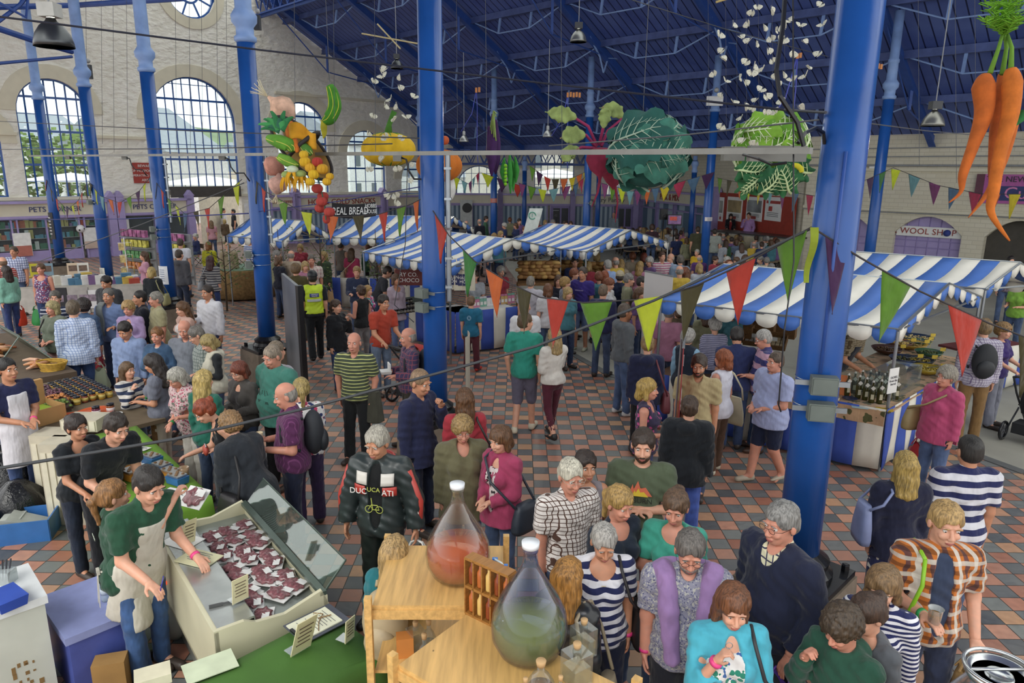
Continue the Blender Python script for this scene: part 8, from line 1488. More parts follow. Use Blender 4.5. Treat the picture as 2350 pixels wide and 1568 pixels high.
bunting([(1945,430,19),(1990,412,19),(2050,385,20),(2150,425,18.5),(2250,445,17),(2350,446,16)],list(zip(fr(11),'drpGltvbmoy')),.5,'distant bunting along the cream brick wall')
# ================================================================= stalls in the foreground and along the left
def box_(name,lab,cat,p,d,mat,rz=0,tilt=0,group=None,bev=0):
 m=MB();m.box((0,0,d[2]/2),d,Rot(tilt,3,'X')if tilt else None);o=m.build(name,mat);o.location=p;o.rotation_euler=(0,0,rz);return tag(o,lab,cat,group)
# pine shelf units
def shelf(lab,P0,e1,L1,e2,L2,z):
 t=thing('pine_shelf_unit',lab,'shelf unit',(P0[0],P0[1],0));e1,e2=Vec((*e1,0)).normalized(),Vec((*e2,0)).normalized();m=MB();a=Vec((0,0,z-.03));m.prism([a,a+e1*L1,a+e1*L1+e2*L2,a+e2*L2],(0,0,0),(0,0,.025));m.build('top_board',PINE,t)
 for zz in(z-.45,z-.95):m=MB();b=Vec((0,0,zz));m.prism([b,b+e1*L1,b+e1*L1+e2*L2,b+e2*L2],(0,0,0),(0,0,.02));m.build('lower_board',PINE,t)
 for i,j in((0,0),(1,0),(1,1),(0,1)):c=e1*(L1*i+(.02 if i else-.02))+e2*(L2*j+(.02 if j else-.02));m=MB();m.box(c+Vec((0,0,(z+.06)/2)),(.04,.04,z+.06),Matrix((e1,e2,Vec((0,0,1)))).transposed());m.build('post',PINE,t)
 for j in(0,1):m=MB();m.beam(e2*L2*j+Vec((0,0,z-.06)),e1*L1+e2*L2*j+Vec((0,0,z-.06)),.02,.06);m.build('rail',PINE,t)
 return t
shelf('varnished pine shelf unit carrying the demijohn of orange liquid',(-.80,3.55),(1,.02),.74,(-.02,1),.66,1.5)
shelf('nearer pine shelf unit carrying the demijohn of yellow-green liquid',(-.24,3.50),(.75,-.56),1.0,(-.6,-.8),.55,1.5)
def demijohn(lab,p,r,h,gc,lc,lv):
 t=thing('glass_demijohn',lab,'demijohn',p);pr=[(.0,.012),(r*.55,.0),(r*.8,h*.04),(r*.97,h*.15),(r,h*.26),(r*.95,h*.38),(r*.75,h*.52),(r*.45,h*.67),(r*.22,h*.80),(r*.165,h*.92),(r*.2,h*.925),(r*.21,h*.985),(r*.165,h)]
 m=MB();m.lathe(pr+[(q*.965,z+(.006 if z<h*.2 else 0))for q,z in reversed(pr[:-1])],40);m.build('glass',glassm('demijohn_glass_'+gc,gc,.02,.02),t,True)
 z1=h*lv;q=[(a*.955,max(.012,b+.008))for a,b in pr if b<z1];rl=np.interp(z1,[b for a,b in pr],[a for a,b in pr])*.955;m=MB();m.lathe([(0,.02)]+q[1:]+[(rl,z1),(0,z1)],40);lq=glassm('liquid_'+lc,lc,.02,.6);m.build('liquid',lq,t,True);m=MB();m.lathe([(r*.22,h*.96),(r*.23,h*1.01),(0,h*1.012)],20);m.build('cap',plain('d8dce0',.4),t,True);return t
demijohn('large clear glass demijohn half filled with orange liquid',(-.34,3.86,1.5),.195,.60,'f4f4f0','f06a1c',.36);demijohn('large bluish glass demijohn part filled with yellow-green liquid, nearest the camera side',(.08,3.16,1.5),.195,.62,'dfe4f8','c8cc3c',.33)
t=thing('sample_rack','small dark pine rack of amber sample vials between the demijohns','rack',(-.13,3.42,1.5),atan2(-.56,.75));m=MB();DP=wood('a06a2c','dark_pine',2)
for z in(.0,.17,.34):m.box((0,0,z),(.3,.07,.016))
for x in[-.15+.06*k for k in range(6)]:m.box((x,.0,.17),(.008,.07,.34))
m.build('frame',DP,t)
AMB=[plain('b8602a',.08),plain('d8b060',.08),plain('8a3c1c',.08)]
for r_ in(0,1):
 for k in range(5):q=bpy.data.objects.new;m=MB();m.lathe([(.018,.01),(.02,.02),(.02,.10),(.009,.12),(.009,.14),(0,.14)],12);o=m.build('sample_vial',AMB[(k+r_*2)%3],None,True);o.location=Vec((-.13,3.42,1.5))+Rot(atan2(-.56,.75),3,'Z')@Vec((-.12+.06*k,-.005,.005+.17*r_));tag(o,'corked vial in the %s row of the pine rack, %s'%(('lower','upper')[r_],('left end','second from the left','middle','second from the right','right end')[k]),'vial','vials in the pine rack')
def decanter(lab,px,py,sq,w_,h,z=1.5,lc='e8e0c0',rz=.6):
 p=gp(px,py,z);t=thing('corked_bottle',lab,'bottle',p,rz);m=MB();gl=glassm('clear_bottle_glass','eef2f0',.02,.05)
 if sq:m.box((0,0,h*.38),(w_,w_,h*.76));m.lathe([(w_*.2,h*.76),(w_*.16,h*.9)],14)
 else:m.lathe([(w_*.3,0),(w_*.5,h*.1),(w_*.5,h*.4),(w_*.3,h*.62),(w_*.13,h*.72),(w_*.13,h*.88)],24)
 m.build('glass',gl,t,not sq);m=MB();m.box((0,0,h*.22),(w_*.88,w_*.88,h*.4))if sq else m.lathe([(w_*.28,.01),(w_*.46,h*.1),(w_*.46,h*.3),(0,h*.3)],20);m.build('liquid',glassm('pale_liquid_'+lc,lc,.02,.15),t,not sq);m=MB();m.lathe([(w_*.15,h*.84),(w_*.19,h*.98),(w_*.17,h),(0,h)],14);m.build('cork',plain('c09a68',.8),t,True)
decanter('square corked glass bottle at the back right of the near pine shelf',1338,1500,True,.10,.2);decanter('square corked glass bottle in front of the other square one',1322,1562,True,.11,.21);decanter('round flask with a cork at the bottom edge of the picture',1240,1600,False,.13,.2,lc='d8b890');decanter('small corked bottle left of the round flask',1205,1625,False,.06,.16);decanter('small corked bottle right of the round flask',1285,1620,False,.06,.16)
for x,y,z,lb,sq in((955,1500,1.05,'square corked bottle on the lower shelf behind the post',True),(985,1495,1.05,'tall corked bottle on the lower shelf beside the square one',False),(975,1530,1.05,'green liqueur bottle low on the far pine shelf',False)):decanter(lb,x,y,sq,.09,.22,z,'a8b060' if 'green' in lb else 'e8e0c0')
box_('orange_carton','orange carton standing on the lower pine shelf','box',gp(930,1505,1.06),(.1,.08,.14),plain('c87a30',.7),.2)
m=MB();m.tube([at(1134,1283,3.9),at(1150,1292,3.85),at(1160,1305,3.8),at(1168,1325,3.78)],.006,6);o=m.build('siphon_tube',plain('c8d4d8',.4),None,True);tag(o,'clear siphon tube hanging beside the demijohn of orange liquid','tube');m=MB();m.box(at(1136,1285,3.9),(.03,.02,.02));m.box(at(1161,1308,3.8),(.02,.02,.06));m.box(at(1168,1318,3.78),(.02,.02,.05));m.build('blue_clip',plain('2a6ab8',.4),o)
# milk churn on its stand
p=gp(2292,1560,1.62);t=thing('milk_churn','shiny aluminium milk churn with a ring-handled lid in the bottom right corner','churn',(p.x,p.y,1.0));CH=plain('c4c8c8',.22,.9,.12,5);r=.2;m=MB();m.lathe([(r,0),(r,.42),(r*.97,.47),(r*.72,.56),(r*.62,.60),(r*.62,.64)],36);m.build('body',CH,t,True);m=MB();m.lathe([(r*.66,.62),(r*.72,.64),(r*.72,.66),(r*.6,.665),(r*.55,.64),(r*.3,.64),(r*.28,.65),(r*.26,.64),(0,.642)],36);m.build('lid',CH,t,True)
m=MB();m.tube([(r*.74*cos(a),r*.74*sin(a),.675)for a in[.2*j for j in range(31)]],.009,8,closed=True);m.tube([(-r*.7,0,.675),(r*.7,0,.675)],.008,8);m.build('ring_handle',CH,t,True);m=MB();[m.tube([(s*r*.98,-.05,.40),(s*r*1.22,-.05,.44),(s*r*1.22,.05,.44),(s*r*.98,.05,.40)],.008,6)for s in(-1,1)];m.build('side_handle',CH,t,True)
t=thing('pine_stand','pine stand under the milk churn','stand',(p.x,p.y,0));m=MB();m.box((0,0,.975),(.5,.5,.05));m.build('top_board',PINE,t)
for x in(-.2,.2):
 for y in(-.2,.2):m=MB();m.box((x,y,.475),(.05,.05,.95));m.build('leg',PINE,t)
# green-clothed tables
GRC=plain('3f6a22',.85,0,.12,2.5,key='green_tablecloth',bmp=.25);GRL=plain('6a9a28',.8,0,.12,2.5,key='bright_green_tablecloth',bmp=.2)
def clothtable(lab,O,e1,L1,e2,L2,z,mat,drop=.75):
 t=thing('trestle_table','folding table legs under '+lab,'table',(O[0],O[1],0));e1,e2=Vec((*e1,0)).normalized(),Vec((*e2,0)).normalized();m=MB();a=Vec((0,0,z-.04));m.prism([a,a+e1*L1,a+e1*L1+e2*L2,a+e2*L2],(0,0,0),(0,0,.03));m.build('table_top',PINE,t)
 for i in(.08,.92):
  for j in(.12,.88):m=MB();c=e1*L1*i+e2*L2*j;m.tube([(c.x,c.y,0),(c.x,c.y,z-.04)],.018,6);m.build('leg',STEEL,t)
 m=MB();per=[(0,0),(1,0),(1,1),(0,1),(0,0)]
 def fn(u,v):
  s=u*4;i=min(3,int(s));f=s-i;x=per[i][0]+(per[i+1][0]-per[i][0])*f;y=per[i][1]+(per[i+1][1]-per[i][1])*f;c=Vec(((x-.5)*(L1+.02),(y-.5)*(L2+.02),0));k=min(1,v*3);g=max(0,(v-.34)/.66);c*=(k if k<1 else 1);q=e1*(c.x+L1/2)+e2*(c.y+L2/2);out=(e1*(x-.5)*(.1+.05*sin(u*60))+e2*(y-.5)*(.1+.05*sin(u*50)))*g;return q+out+Vec((0,0,z-drop*g*(1+.02*sin(u*40))))
 m.sheet(fn,96,12);o=m.build('tablecloth',mat,None,True);o.location=(O[0],O[1],.004);tag(o,lab,'tablecloth');return t
clothtable('dark green cloth on the table at the bottom with the clipboard',(-1.30,4.40),(-1.11,-1.25),1.9,(.62,-.55),.62,.85,GRC)
clothtable('bright green cloth on the preserves table between sellers and shoppers',(-2.85,6.10),(-1.65,1.81),2.45,(-.62,-.56),.62,.9,GRL)
def card(lab,px,py,z,w_,h,rz,tilt,col='d8d0a4',nm='price_card',cat='card',txt=None):
 p=gp(px,py,z);t=thing(nm,lab,cat,p,rz);R_=Rot(tilt,3,'X');m=MB();m.box(R_@Vec((0,0,h/2)),(w_,.006,h),R_);m.build('card',plain(col,.6),t);m=MB();m.box((0,.04,.003),(w_*.9,.09,.004));m.build('holder',glassm('acrylic','f0f4f4',.05,.25),t);m=MB()
 for k in range(5):q=R_@Vec((0,-.005,h*(.8-.13*k)));m.box(q,(w_*(.7-.1*(k%2)),.002,h*.03),R_)
 m.build('printed_lines',plain('6a5a48',.7),t)
card('tall cream leaflet leaning in its holder left of the clipboard',690,1495,.87,.15,.30,.9,.35);card('small cream booklet in a clear holder right of the clipboard',802,1470,.87,.09,.17,1.1,.1);card('flat-backed cream price card near the knife on the meat cabinet',552,1380,.97,.12,.19,.9,.1);card('tall cream price card standing at the back of the meat cabinet',432,1248,.97,.11,.24,.9,.3);card('small cream card by the calculator at the back of the meat cabinet',396,1208,.97,.08,.17,1.2,.1)
p=gp(728,1432,.87);t=thing('clipboard','grey clipboard with printed papers tied with string','clipboard',p,-.75);m=MB();m.box((0,0,.006),(.27,.36,.006));m.build('board',plain('4a4e5a',.5),t);m=MB();m.box((.0,-.02,.014),(.22,.30,.008));m.build('papers',plain('dcdcc0',.7),t);m=MB();[m.box((0,.09-.022*k,.019),(.17-.03*(k%3),.004,.001))for k in range(10)];m.build('printed_lines',plain('6a6a6a',.7),t);m=MB();m.tube([(-.1,.03,.022),(-.04,.07,.024),(.02,.0,.022),(.1,-.05,.022)],.003,4);m.tube([(-.02,.02,.024),(.02,.1,.03)],.004,5);m.build('string',plain('8a6a40',.8),t);m=MB();m.box((0,-.17,.02),(.09,.02,.014));m.build('clip',BLACK,t)
box_('menu_card','large pale card lying flat on the dark green cloth','card',gp(482,1530,.87),(.20,.30,.006),plain('c4cfae',.6),-.95);box_('lunch_box','cream lidded box with a blue mark at the bottom edge','box',gp(352,1562,.86),(.2,.14,.06),plain('d4ceb0',.5),.5)
# meat display cabinet
a_=Vec((.62,-.785,0));b_=Vec((.785,.62,0));DO=Vec((-3.05,5.42,0));t=thing('meat_display_cabinet','cream chilled display cabinet of vacuum-packed meat','display cabinet',DO)
def q_(u,v,z):return a_*u+b_*v+Vec((0,0,z))
L1,L2=1.78,.78;m=MB();CAB=plain('c9c4a4',.4,0,.05,3)
for u in(0,L1-.03):m.prism([q_(u,0,.38),q_(u,L2,.38),q_(u,L2+.03,.80),q_(u,L2-.04,.98),q_(u,L2*.6,.90),q_(u,L2*.35,.92),q_(u,L2*.25,.96),q_(u,0,.96)],(0,0,0),a_*.03)
m.build('end_panel',CAB,t);m=MB();m.prism([q_(0,0,.38),q_(L1,0,.38),q_(L1,0,.95),q_(0,0,.95)],(0,0,0),b_*.03);m.prism([q_(0,L2,.38),q_(L1,L2,.38),q_(L1,L2,.93),q_(0,L2,.93)],(0,0,0),-b_*.03);m.prism([q_(0,0,.38),q_(L1,0,.38),q_(L1,L2,.38),q_(0,L2,.38)],(0,0,0),(0,0,.03));m.build('side_panel',CAB,t)
m=MB();m.prism([q_(.03,.03,.94),q_(L1-.03,.03,.94),q_(L1-.03,.27,.94),q_(.03,.27,.94)],(0,0,0),(0,0,.015));m.build('work_shelf',plain('b4b8b4',.25,.7),t);m=MB();m.prism([q_(.03,.27,.84),q_(L1-.03,.27,.84),q_(L1-.03,L2-.03,.84),q_(.03,L2-.03,.84)],(0,0,0),(0,0,.01));m.prism([q_(.03,.27,.84),q_(L1-.03,.27,.84),q_(L1-.03,.27,.95),q_(.03,.27,.95)],(0,0,0),b_*.006);m.build('basin',plain('8f9690',.3,.6),t)
m=MB();m.prism([q_(.02,L2-.02,.93),q_(L1-.02,L2-.02,.93),q_(L1-.02,L2+.16,1.14),q_(.02,L2+.16,1.14)],(0,0,0),b_*.008);m.build('front_glass',glassm('cabinet_glass','dcece2',.0,.04),t);m=MB();m.beam(q_(0,L2-.03,.95),q_(L1,L2-.03,.95),.05,.03);m.beam(q_(.02,L2+.16,1.14),q_(L1-.02,L2+.16,1.14),.008,.012);m.beam(q_(L1-.02,L2-.02,.94),q_(L1-.02,L2+.16,1.14),.012,.012);m.build('glass_rail',plain('5a6a60',.3,.5),t);m=MB();m.prism([q_(.1,.08,0),q_(L1-.1,.08,0),q_(L1-.1,L2-.08,0),q_(.1,L2-.08,0)],(0,0,0),(0,0,.38));m.build('plinth_base',plain('7a7c74',.5),t);m=MB();m.ball(q_(.35,-.01,.6),(.02,.01,.02),8);m.build('red_switch',plain('e0502a',.3,emit=1.0),t)
MP=plain('7c4e52',.15,0,.5,40,key='dark_red_meat');FILM=plain('d4d4d0',.2);rm=MB();rm.ball((0,0,.018),(.088,.066,.022),20);rm.v=[(x*(1+.16*sin(9*atan2(y,x)+1)),y*(1+.14*sin(7*atan2(y,x))),z+.006*sin(x*150)*sin(y*130))for x,y,z in rm.v];ME=rm.mesh('meat_pack',True);ME.materials.append(MP);rm=MB();rm.box((0,0,.004),(.2,.15,.006));rm.box((.055,.03,.038),(.08,.05,.002));MF=rm.mesh('wrapper');MF.materials.append(FILM)
CH_=['in the back row against the steel shelf','in the back row, second along','near the back by the glass','behind the first white label','in the second row at the shelf side','in the second row by the glass','in the middle beside the notepad','in the middle of the tray','in the middle by the glass','just behind the pale tray','left of the pale tray','behind the price card','right of the price card','under the glass rail halfway along','in the fourth row','in the fourth row by the glass','in the near heap by the knife','in the near heap, middle','in the near heap by the glass','at the near end, left corner','at the near end, middle','at the near end, right corner']
for i in range(22):r_,c_=divmod(i,3);u=.32+r_*.19+.03*sin(i*3);v=.36+c_*.155+.02*cos(i*2);o=inst(ME,'meat_pack',None,None,DO+q_(u,v,.855+.01*(i%3)),(.06*sin(i),.05*cos(i),.6*sin(i*1.7)-.8),(1,1,1.1));inst(MF,'wrapper',None,o);tag(o,'vacuum pack of dark red meat '+CH_[i],'meat pack','packs of meat in the display cabinet')
p=DO+q_(.78,.17,.958);t=thing('notepad','cream handwritten order pad under the writing hand','notepad',p,-.35);m=MB();m.box((0,0,.004),(.30,.2,.006));m.build('sheet',plain('d4d2a8',.7),t);m=MB();[m.box((-.02+.01*(k%3),.07-.022*k,.009),(.18-.03*(k%2),.004,.001))for k in range(6)];m.build('handwriting',plain('6a6a7a',.7),t)
p=WRITER[0]@Vec(WRITER[1].wr[0]+WRITER[1].hd[0]*.11);m=MB();m.tube([(0,0,-.04),(.03,.03,.1)],.004,6);o=m.build('blue_pen',plain('2a2a9a',.3),None,True);o.location=p;tag(o,'blue pen in the hand of the man writing the order','pen')
m=MB();m.beam((0,0,0),(.16,.08,0),.02,.006);m.beam((-.08,-.04,0),(0,0,0),.022,.014);o=m.build('knife',plain('5a5a5a',.3,.6));o.location=DO+q_(1.5,.14,.965);tag(o,'knife lying on the steel shelf of the meat cabinet','knife');box_('calculator','black calculator at the back end of the meat cabinet shelf','calculator',DO+q_(.15,.14,.958),(.14,.08,.015),BLACK,-.9);box_('paper_sheet','white paper sheet on the steel shelf behind the pad','paper',DO+q_(.42,.14,.958),(.28,.2,.003),WHITE,-.4)
p=gp(400,1440,.1);m=MB();m.ball((0,0,.22),(.12,.1,.24),14);o=m.build('plastic_bag',glassm('white_film','d8dcd8',.3,.75),None,True);o.location=(p.x,p.y,0);tag(o,'white plastic bag hanging beneath the meat cabinet switch','bag')
# jars, tubs and papers on the bright green cloth
for i,(x,y,dz)in enumerate([(262,1025,0),(278,1018,0),(293,1012,0),(270,1043,0),(287,1040,0),(303,1034,0),(287,1040,.075),(303,1032,.075),(318,1030,0),(318,1028,.075),(281,1056,0),(298,1052,0),(290,1000,0)]):p=gp(x,y,.915+dz);jar((p.x,p.y,.915+dz),'gold-lidded jar on the bright green cloth, '+['back left','back middle','back right','second row left','second row middle, bottom of a pair','second row right, bottom of a pair','second row middle, upper one','second row right, upper one','right end, bottom of a pair','right end, upper one','front left','front right','at the far corner'][i],'gold-lidded jars','5a3a2a','b8963c','a8a070',.95)
for i,(x,y,c,lb)in enumerate([(285,1080,'c8832a','orange tub with a foil tray left of the tasting tubs'),(300,1098,'c8832a','second orange tub with a foil tray'),(350,1062,'2f6aa8','blue tub with a foil tray at the far side'),(372,1082,'2f6aa8','blue tub of samples under the reaching hand'),(408,1108,'2f6aa8','blue tub with a foil tray nearest the pricing sheet'),(392,1096,'c8832a','low orange dish of samples')]):
 p=gp(x,y,.915);t=thing('sample_tub',lb,'tub',p,-.5);m=MB();m.box((0,0,.035),(.17,.12,.07),None,None,1.12);m.build('tub',plain(c,.4),t);m=MB();m.box((0,0,.082),(.15,.1,.02),None,None,1.1);m.build('foil_tray',plain('b8b8b4',.3,.7),t);m=MB();[m.box((-.05+.02*k,-.03+.02*(k*3%4),.096),(.022,.02,.012))for k in range(6)];tag(m.build('samples',plain('8a6a48',.7),t),None,None,kind='stuff')
p=gp(423,1092,.915);m=MB();m.lathe([(.04,0),(.05,.09),(.048,.09),(.038,.01),(0,.01)],16);o=m.build('plastic_pot',glassm('pot_plastic','d8b890',.1,.5),None,True);o.location=p;tag(o,'clear plastic pot of brown chutney on the green cloth','pot')
for i,(x,y,w_,h,lb)in enumerate([(400,1135,.3,.2,'large handwritten price sheet on the bright green cloth'),(328,1030,.14,.1,'small white price paper behind the jars'),(315,1062,.2,.1,'white price paper in front of the jars')]):p=gp(x,y,.915);t=thing('price_paper',lb,'paper',p,-.35);m=MB();m.box((0,0,.003),(w_,h,.003));m.build('sheet',WHITE,t);m=MB();[m.box((.02*(k%2),h*(.25-.2*k),.006),(w_*.5,h*.05,.001))for k in range(3)];m.build('handwriting',BLACK,t)
p=at(448,1143,5.75);o=inst(ME,'meat_pack',None,None,p,(.7,0,-.4),(1.1,1.2,1.1));inst(MF,'wrapper',None,o);tag(o,'pack of meat held out over the price sheet by the young woman in green','meat pack')
# produce and deli tables at far left
t=thing('produce_table','wooden produce table covered with jars and trays at the left','table',(-6.9,9.5,0));e1=Vec((2.1,-1.75,0)).normalized();e2=Vec((e1.y,-e1.x,0));e2=Vec((-.64,-.77,0));O=Vec((-6.45,10.05,0));t.location=O;m=MB();LT=2.75;m.prism([Vec((0,0,.82)),e1*LT+Vec((0,0,.82)),e1*LT+e2*1.15+Vec((0,0,.82)),e2*1.15+Vec((0,0,.82))],(0,0,0),(0,0,.05));m.build('table_top',plain('6a5a44',.8),t)
for i in(.05,.95):
 for j in(.08,1.05):m=MB();c=e1*LT*i+e2*j;m.box(c+Vec((0,0,.41)),(.07,.07,.82));m.build('leg',CR,t)
JC=['b8862a','a85a20','8a4030','c89a30']
for i in range(10):
 for j in range(5):p=O+e1*(.42+i*.105+.02*sin(j*2))+e2*(.12+j*.1);jar((p.x,p.y,.872),'honey or chutney jar with a black lid in the block on the produce table','black-lidded jars on the produce table',JC[(i//3+j)%4],'1a1c26','d0b860',1.15)
for px,py,c,lb in((222,955,'6a2c48','purple-labelled jar standing alone by the plates'),(255,948,'8a4a24','amber jar standing alone near the table corner')):p=gp(px,py,.87);jar((p.x,p.y,.872),lb,None,c,'1a1c26','d8d0d0',1.3)
for k,(u,v,c,f_,lb)in enumerate(((1.0,.75,'4a3a30','5c2a3a','sloping tray of dark red charcuterie on the produce table'),(1.28,.8,'4a3a30','b8702c','sloping tray of orange sliced produce'),(1.5,.85,'4a3a30','5c7a1c','sloping tray of bright green herbs'),(.7,.8,'4a3a30','4a2438','sloping tray of purple salami'))):
 p=O+e1*u+e2*v;t2=thing('display_tray',lb,'tray',(p.x,p.y,.872),-.7);m=MB();R_=Rot(.3,3,'Y');m.box((0,0,.08),(.24,.42,.03),R_);m.box((0,0,.035),(.2,.38,.07));m.build('tray',plain(c,.7),t2);m=MB();rs=np.random.RandomState(k)
 for j in range(60):m.ball(R_@Vec((-.1+.2*rs.rand(),-.19+.38*rs.rand(),.115)),(.028,.022,.016),6)
 tag(m.build('produce',plain(f_,.5,0,.4,30),t2),None,None,kind='stuff')
m=MB();q0=O+e1*1.75+e2*.35;m.sheet(lambda u,v:e1*(u*.5)+e2*(v*.5)+Vec((0,0,.012+.02*abs(sin(u*9+v*5)))),12,10,.006);o=m.build('orange_cloth',cloth('d8541c'));o.location=(q0.x,q0.y,.874);tag(o,'crumpled orange cloth on the produce table','cloth')
p=O+e1*1.72+e2*1.02;t2=thing('cardboard_box','open cardboard box with its flap standing up behind the produce table','box',(p.x,p.y,.872),-.5);m=MB()
for c,d in(((0,0,.01),(.42,.34,.02)),((0,-.17,.1),(.42,.01,.2)),((0,.17,.1),(.42,.01,.2)),((-.21,0,.1),(.01,.34,.2)),((.21,0,.1),(.01,.34,.2))):m.box(c,d)
m.build('carton',BOARD,t2);m=MB();m.box((-.24,0,.32),(.06,.34,.26));m.build('flap',BOARD,t2);m=MB();m.box((0,0,.12),(.3,.2,.06));m.build('green_packet',plain('8aa82c',.5),t2)
for k,(px,py,r,lb)in enumerate(((232,958,.13,'steel plate of sauce at the end of the produce table'),(268,952,.07,'small white dish of brown samples'),(262,966,.12,'steel plate of biscuits near the gold-lidded jars'))):p=gp(px,py,.872);t2=thing('serving_plate',lb,'plate',p);m=MB();m.lathe([(r*.6,0),(r,.02),(r*.95,.02),(0,.008)],22);m.build('plate',plain('b8bab4',.3,.5)if k!=1 else WHITE,t2,True);m=MB();[m.ball((r*.5*cos(j*2.4)*(j/14),r*.5*sin(j*2.4)*(j/14),.02),.015,6)for j in range(14)];tag(m.build('samples',plain(('b0b8a0','7a4a28','c0a878')[k],.6),t2),None,None,kind='stuff')
p=gp(48,908,.9);t2=thing('blue_tub','blue plastic tub beside the stallholder in the white apron','tub',p,.3);m=MB();m.box((0,0,.05),(.34,.22,.1),None,None,1.1);m.build('tub',plain('2a4a9a',.4),t2);m=MB();m.box((0,0,.105),(.32,.2,.01));m.build('lid_tray',plain('a0b4c4',.3),t2)
t=thing('deli_table','brown-clothed deli table behind the produce table','table',(-9.3,12.6,0));f1=Vec((2.78,-2.5,0)).normalized();f2=Vec((-.67,-.74,0));m=MB();m.prism([Vec((0,0,.05)),f1*3.7+Vec((0,0,.05)),f1*3.7+f2*1.2+Vec((0,0,.05)),f2*1.2+Vec((0,0,.05))],(0,0,0),(0,0,.87));m.build('brown_cover',plain('5a4a3a',.9,bmp=.3),t);D0=Vec((-9.3,12.6,0))
rm=MB();rm.tube([(-.13,0,.02),(-.05,.02,.03),(.05,-.01,.03),(.13,.01,.02)],[.012,.026,.026,.012],8);SA=rm.mesh('wrapped_sausage',True);SA.materials.append(None)
for k in range(36):p=D0+f1*(1.4+1.9*((k*7)%36)/36)+f2*(.35+.16*(k%5));c=['a85a38','c88a5a','b86a30','d0a080'][k%4];tag(inst(SA,'wrapped_sausage',plain(c,.3),None,(p.x,p.y,.925+.03*(k%3)),(0,0,k*.9),(1.2,1.2,1.2)),'wrapped cured sausage in the glowing heap on the deli table','sausage','cured sausages on the deli table')
t2=thing('deli_screen','sloping glass screen over the cured meats at the left edge','screen',D0+Vec((0,0,.92)));m=MB();m.prism([f1*.9+f2*.05,f1*3.2+f2*.05,f1*3.0+f2*.5+Vec((0,0,.5)),f1*.9+f2*.5+Vec((0,0,.5))],(0,0,0),f2*.01);m.build('glass_pane',glassm('deli_glass','e0ece4',.0,.05),t2);m=MB();m.beam(f1*.9+f2*.5+Vec((0,0,.5)),f1*3.0+f2*.5+Vec((0,0,.5)),.03,.02);m.tube([f1*3.2+f2*.05,f1*3.0+f2*.5+Vec((0,0,.5)),f1*3.0+f2*.9],.012,6);m.build('metal_edge',plain('6a7a70',.4,.5),t2)
p=gp(121,848,.92);t2=thing('wicker_basket','yellow wicker basket of sausages at the corner of the deli table','basket',p,-.2);m=MB()
for k in range(6):m.tube([((.17+.012*k)*cos(a),(.11+.01*k)*sin(a),.01+.022*k)for a in[.35*j for j in range(18)]],.012,5,closed=True)
m.lathe([(.16,.0),(.16,.01),(0,.011)],16);m.build('wicker',plain('b8902c',.7,0,.3,20),t2);m=MB();[m.ball((.12*cos(j*2.4)*(j/20)**.5,.08*sin(j*2.4)*(j/20)**.5,.07),(.03,.02,.02),6)for j in range(20)];tag(m.build('contents',plain('6a4a2c',.6),t2),None,None,kind='stuff')
for k in range(3):p=gp((128,200,150)[k],(1000,985,1020)[k],.9);t2=thing('cheese_box',('pale slatted box of soft cheeses behind the stallholder','stack of paper-wrapped cheeses by the preserves table','crate front with white paper over it')[k],'box',(p.x,p.y,.0 if k!=1 else .92));m=MB();z=.0;H_=.95 if k!=1 else .14;m.box((0,0,H_/2),(.42,.3,H_));m.build('box',plain('b8b09a',.7),t2);m=MB();[m.box((-.16+.08*j,-.155,H_*.5),(.06,.01,H_*.8))for j in range(5)];m.build('slat',plain('cfc8b0',.7),t2)
# things behind the counter
p=gp(40,1360,0);t=thing('chest_freezer','white rust-marked freezer at the lower left corner','freezer',(-3.95,3.98,0),-.785);RUST=plain('c4c8bc',.45,0,.08,3);m=MB();m.box((0,0,.42),(.56,.88,.84));m.build('cabinet',RUST,t);m=MB();m.box((0,0,.865),(.6,.92,.06));m.build('lid',plain('d8dcdc',.35),t);m=MB();rs=np.random.RandomState(3)
for k in range(40):z=.1+.35*rs.rand();m.box((.28,-.4+.8*rs.rand(),z),(.006,.01+.02*rs.rand(),.01+.05*rs.rand()));
m.build('rust_marks',plain('8a6a3c',.9),t);t.location=(-3.89,4.39,0)
p=gp(18,1385,.9);t2=thing('blue_cash_tray','blue open tray with pens on top of the white freezer','tray',(p.x,p.y,.896),-.6);m=MB();m.box((0,0,.04),(.22,.16,.08),None,None,1.15);m.build('tray',plain('2a4cb0',.4),t2);p=gp(10,1335,.9);t2=thing('pen_pot','clear pot of pens and scissors on the white freezer','pot',(p.x,p.y,.896));m=MB();m.box((0,0,.05),(.14,.1,.1));m.build('pot',glassm('pot_clear','d8e0e0',.1,.4),t2);m=MB();[m.tube([(-.05+.02*k,0,.01),(-.05+.024*k,.01*k,.17)],.006,5)for k in range(5)];m.build('pens',plain('2a2a34',.4),t2)
t=thing('storage_chest','blue plastic storage chest between the freezer and the sellers','chest',(-3.35,4.9,0),-.75);m=MB();m.box((0,0,.25),(.7,.45,.5));m.build('chest',plain('4a58a8',.4),t);m=MB();m.box((0,0,.53),(.74,.5,.06));m.build('lid',plain('8a94c8',.4),t)
p=Vec((-3.22,4.95,.562));t2=thing('water_bottle','clear water bottle with a blue cap on the blue chest','bottle',p);m=MB();m.lathe([(.034,0),(.036,.02),(.036,.14),(.014,.19),(.013,.21)],16);m.build('bottle',glassm('bottle_plastic','dce8f0',.05,.35),t2,True);m=MB();m.lathe([(.017,.2),(.017,.235),(0,.235)],14);m.build('cap',plain('2a3cb0',.4),t2,True);m=MB();m.lathe([(.0365,.06),(.0365,.11)],16);m.build('label_band',plain('c0ccd8',.5),t2,True)
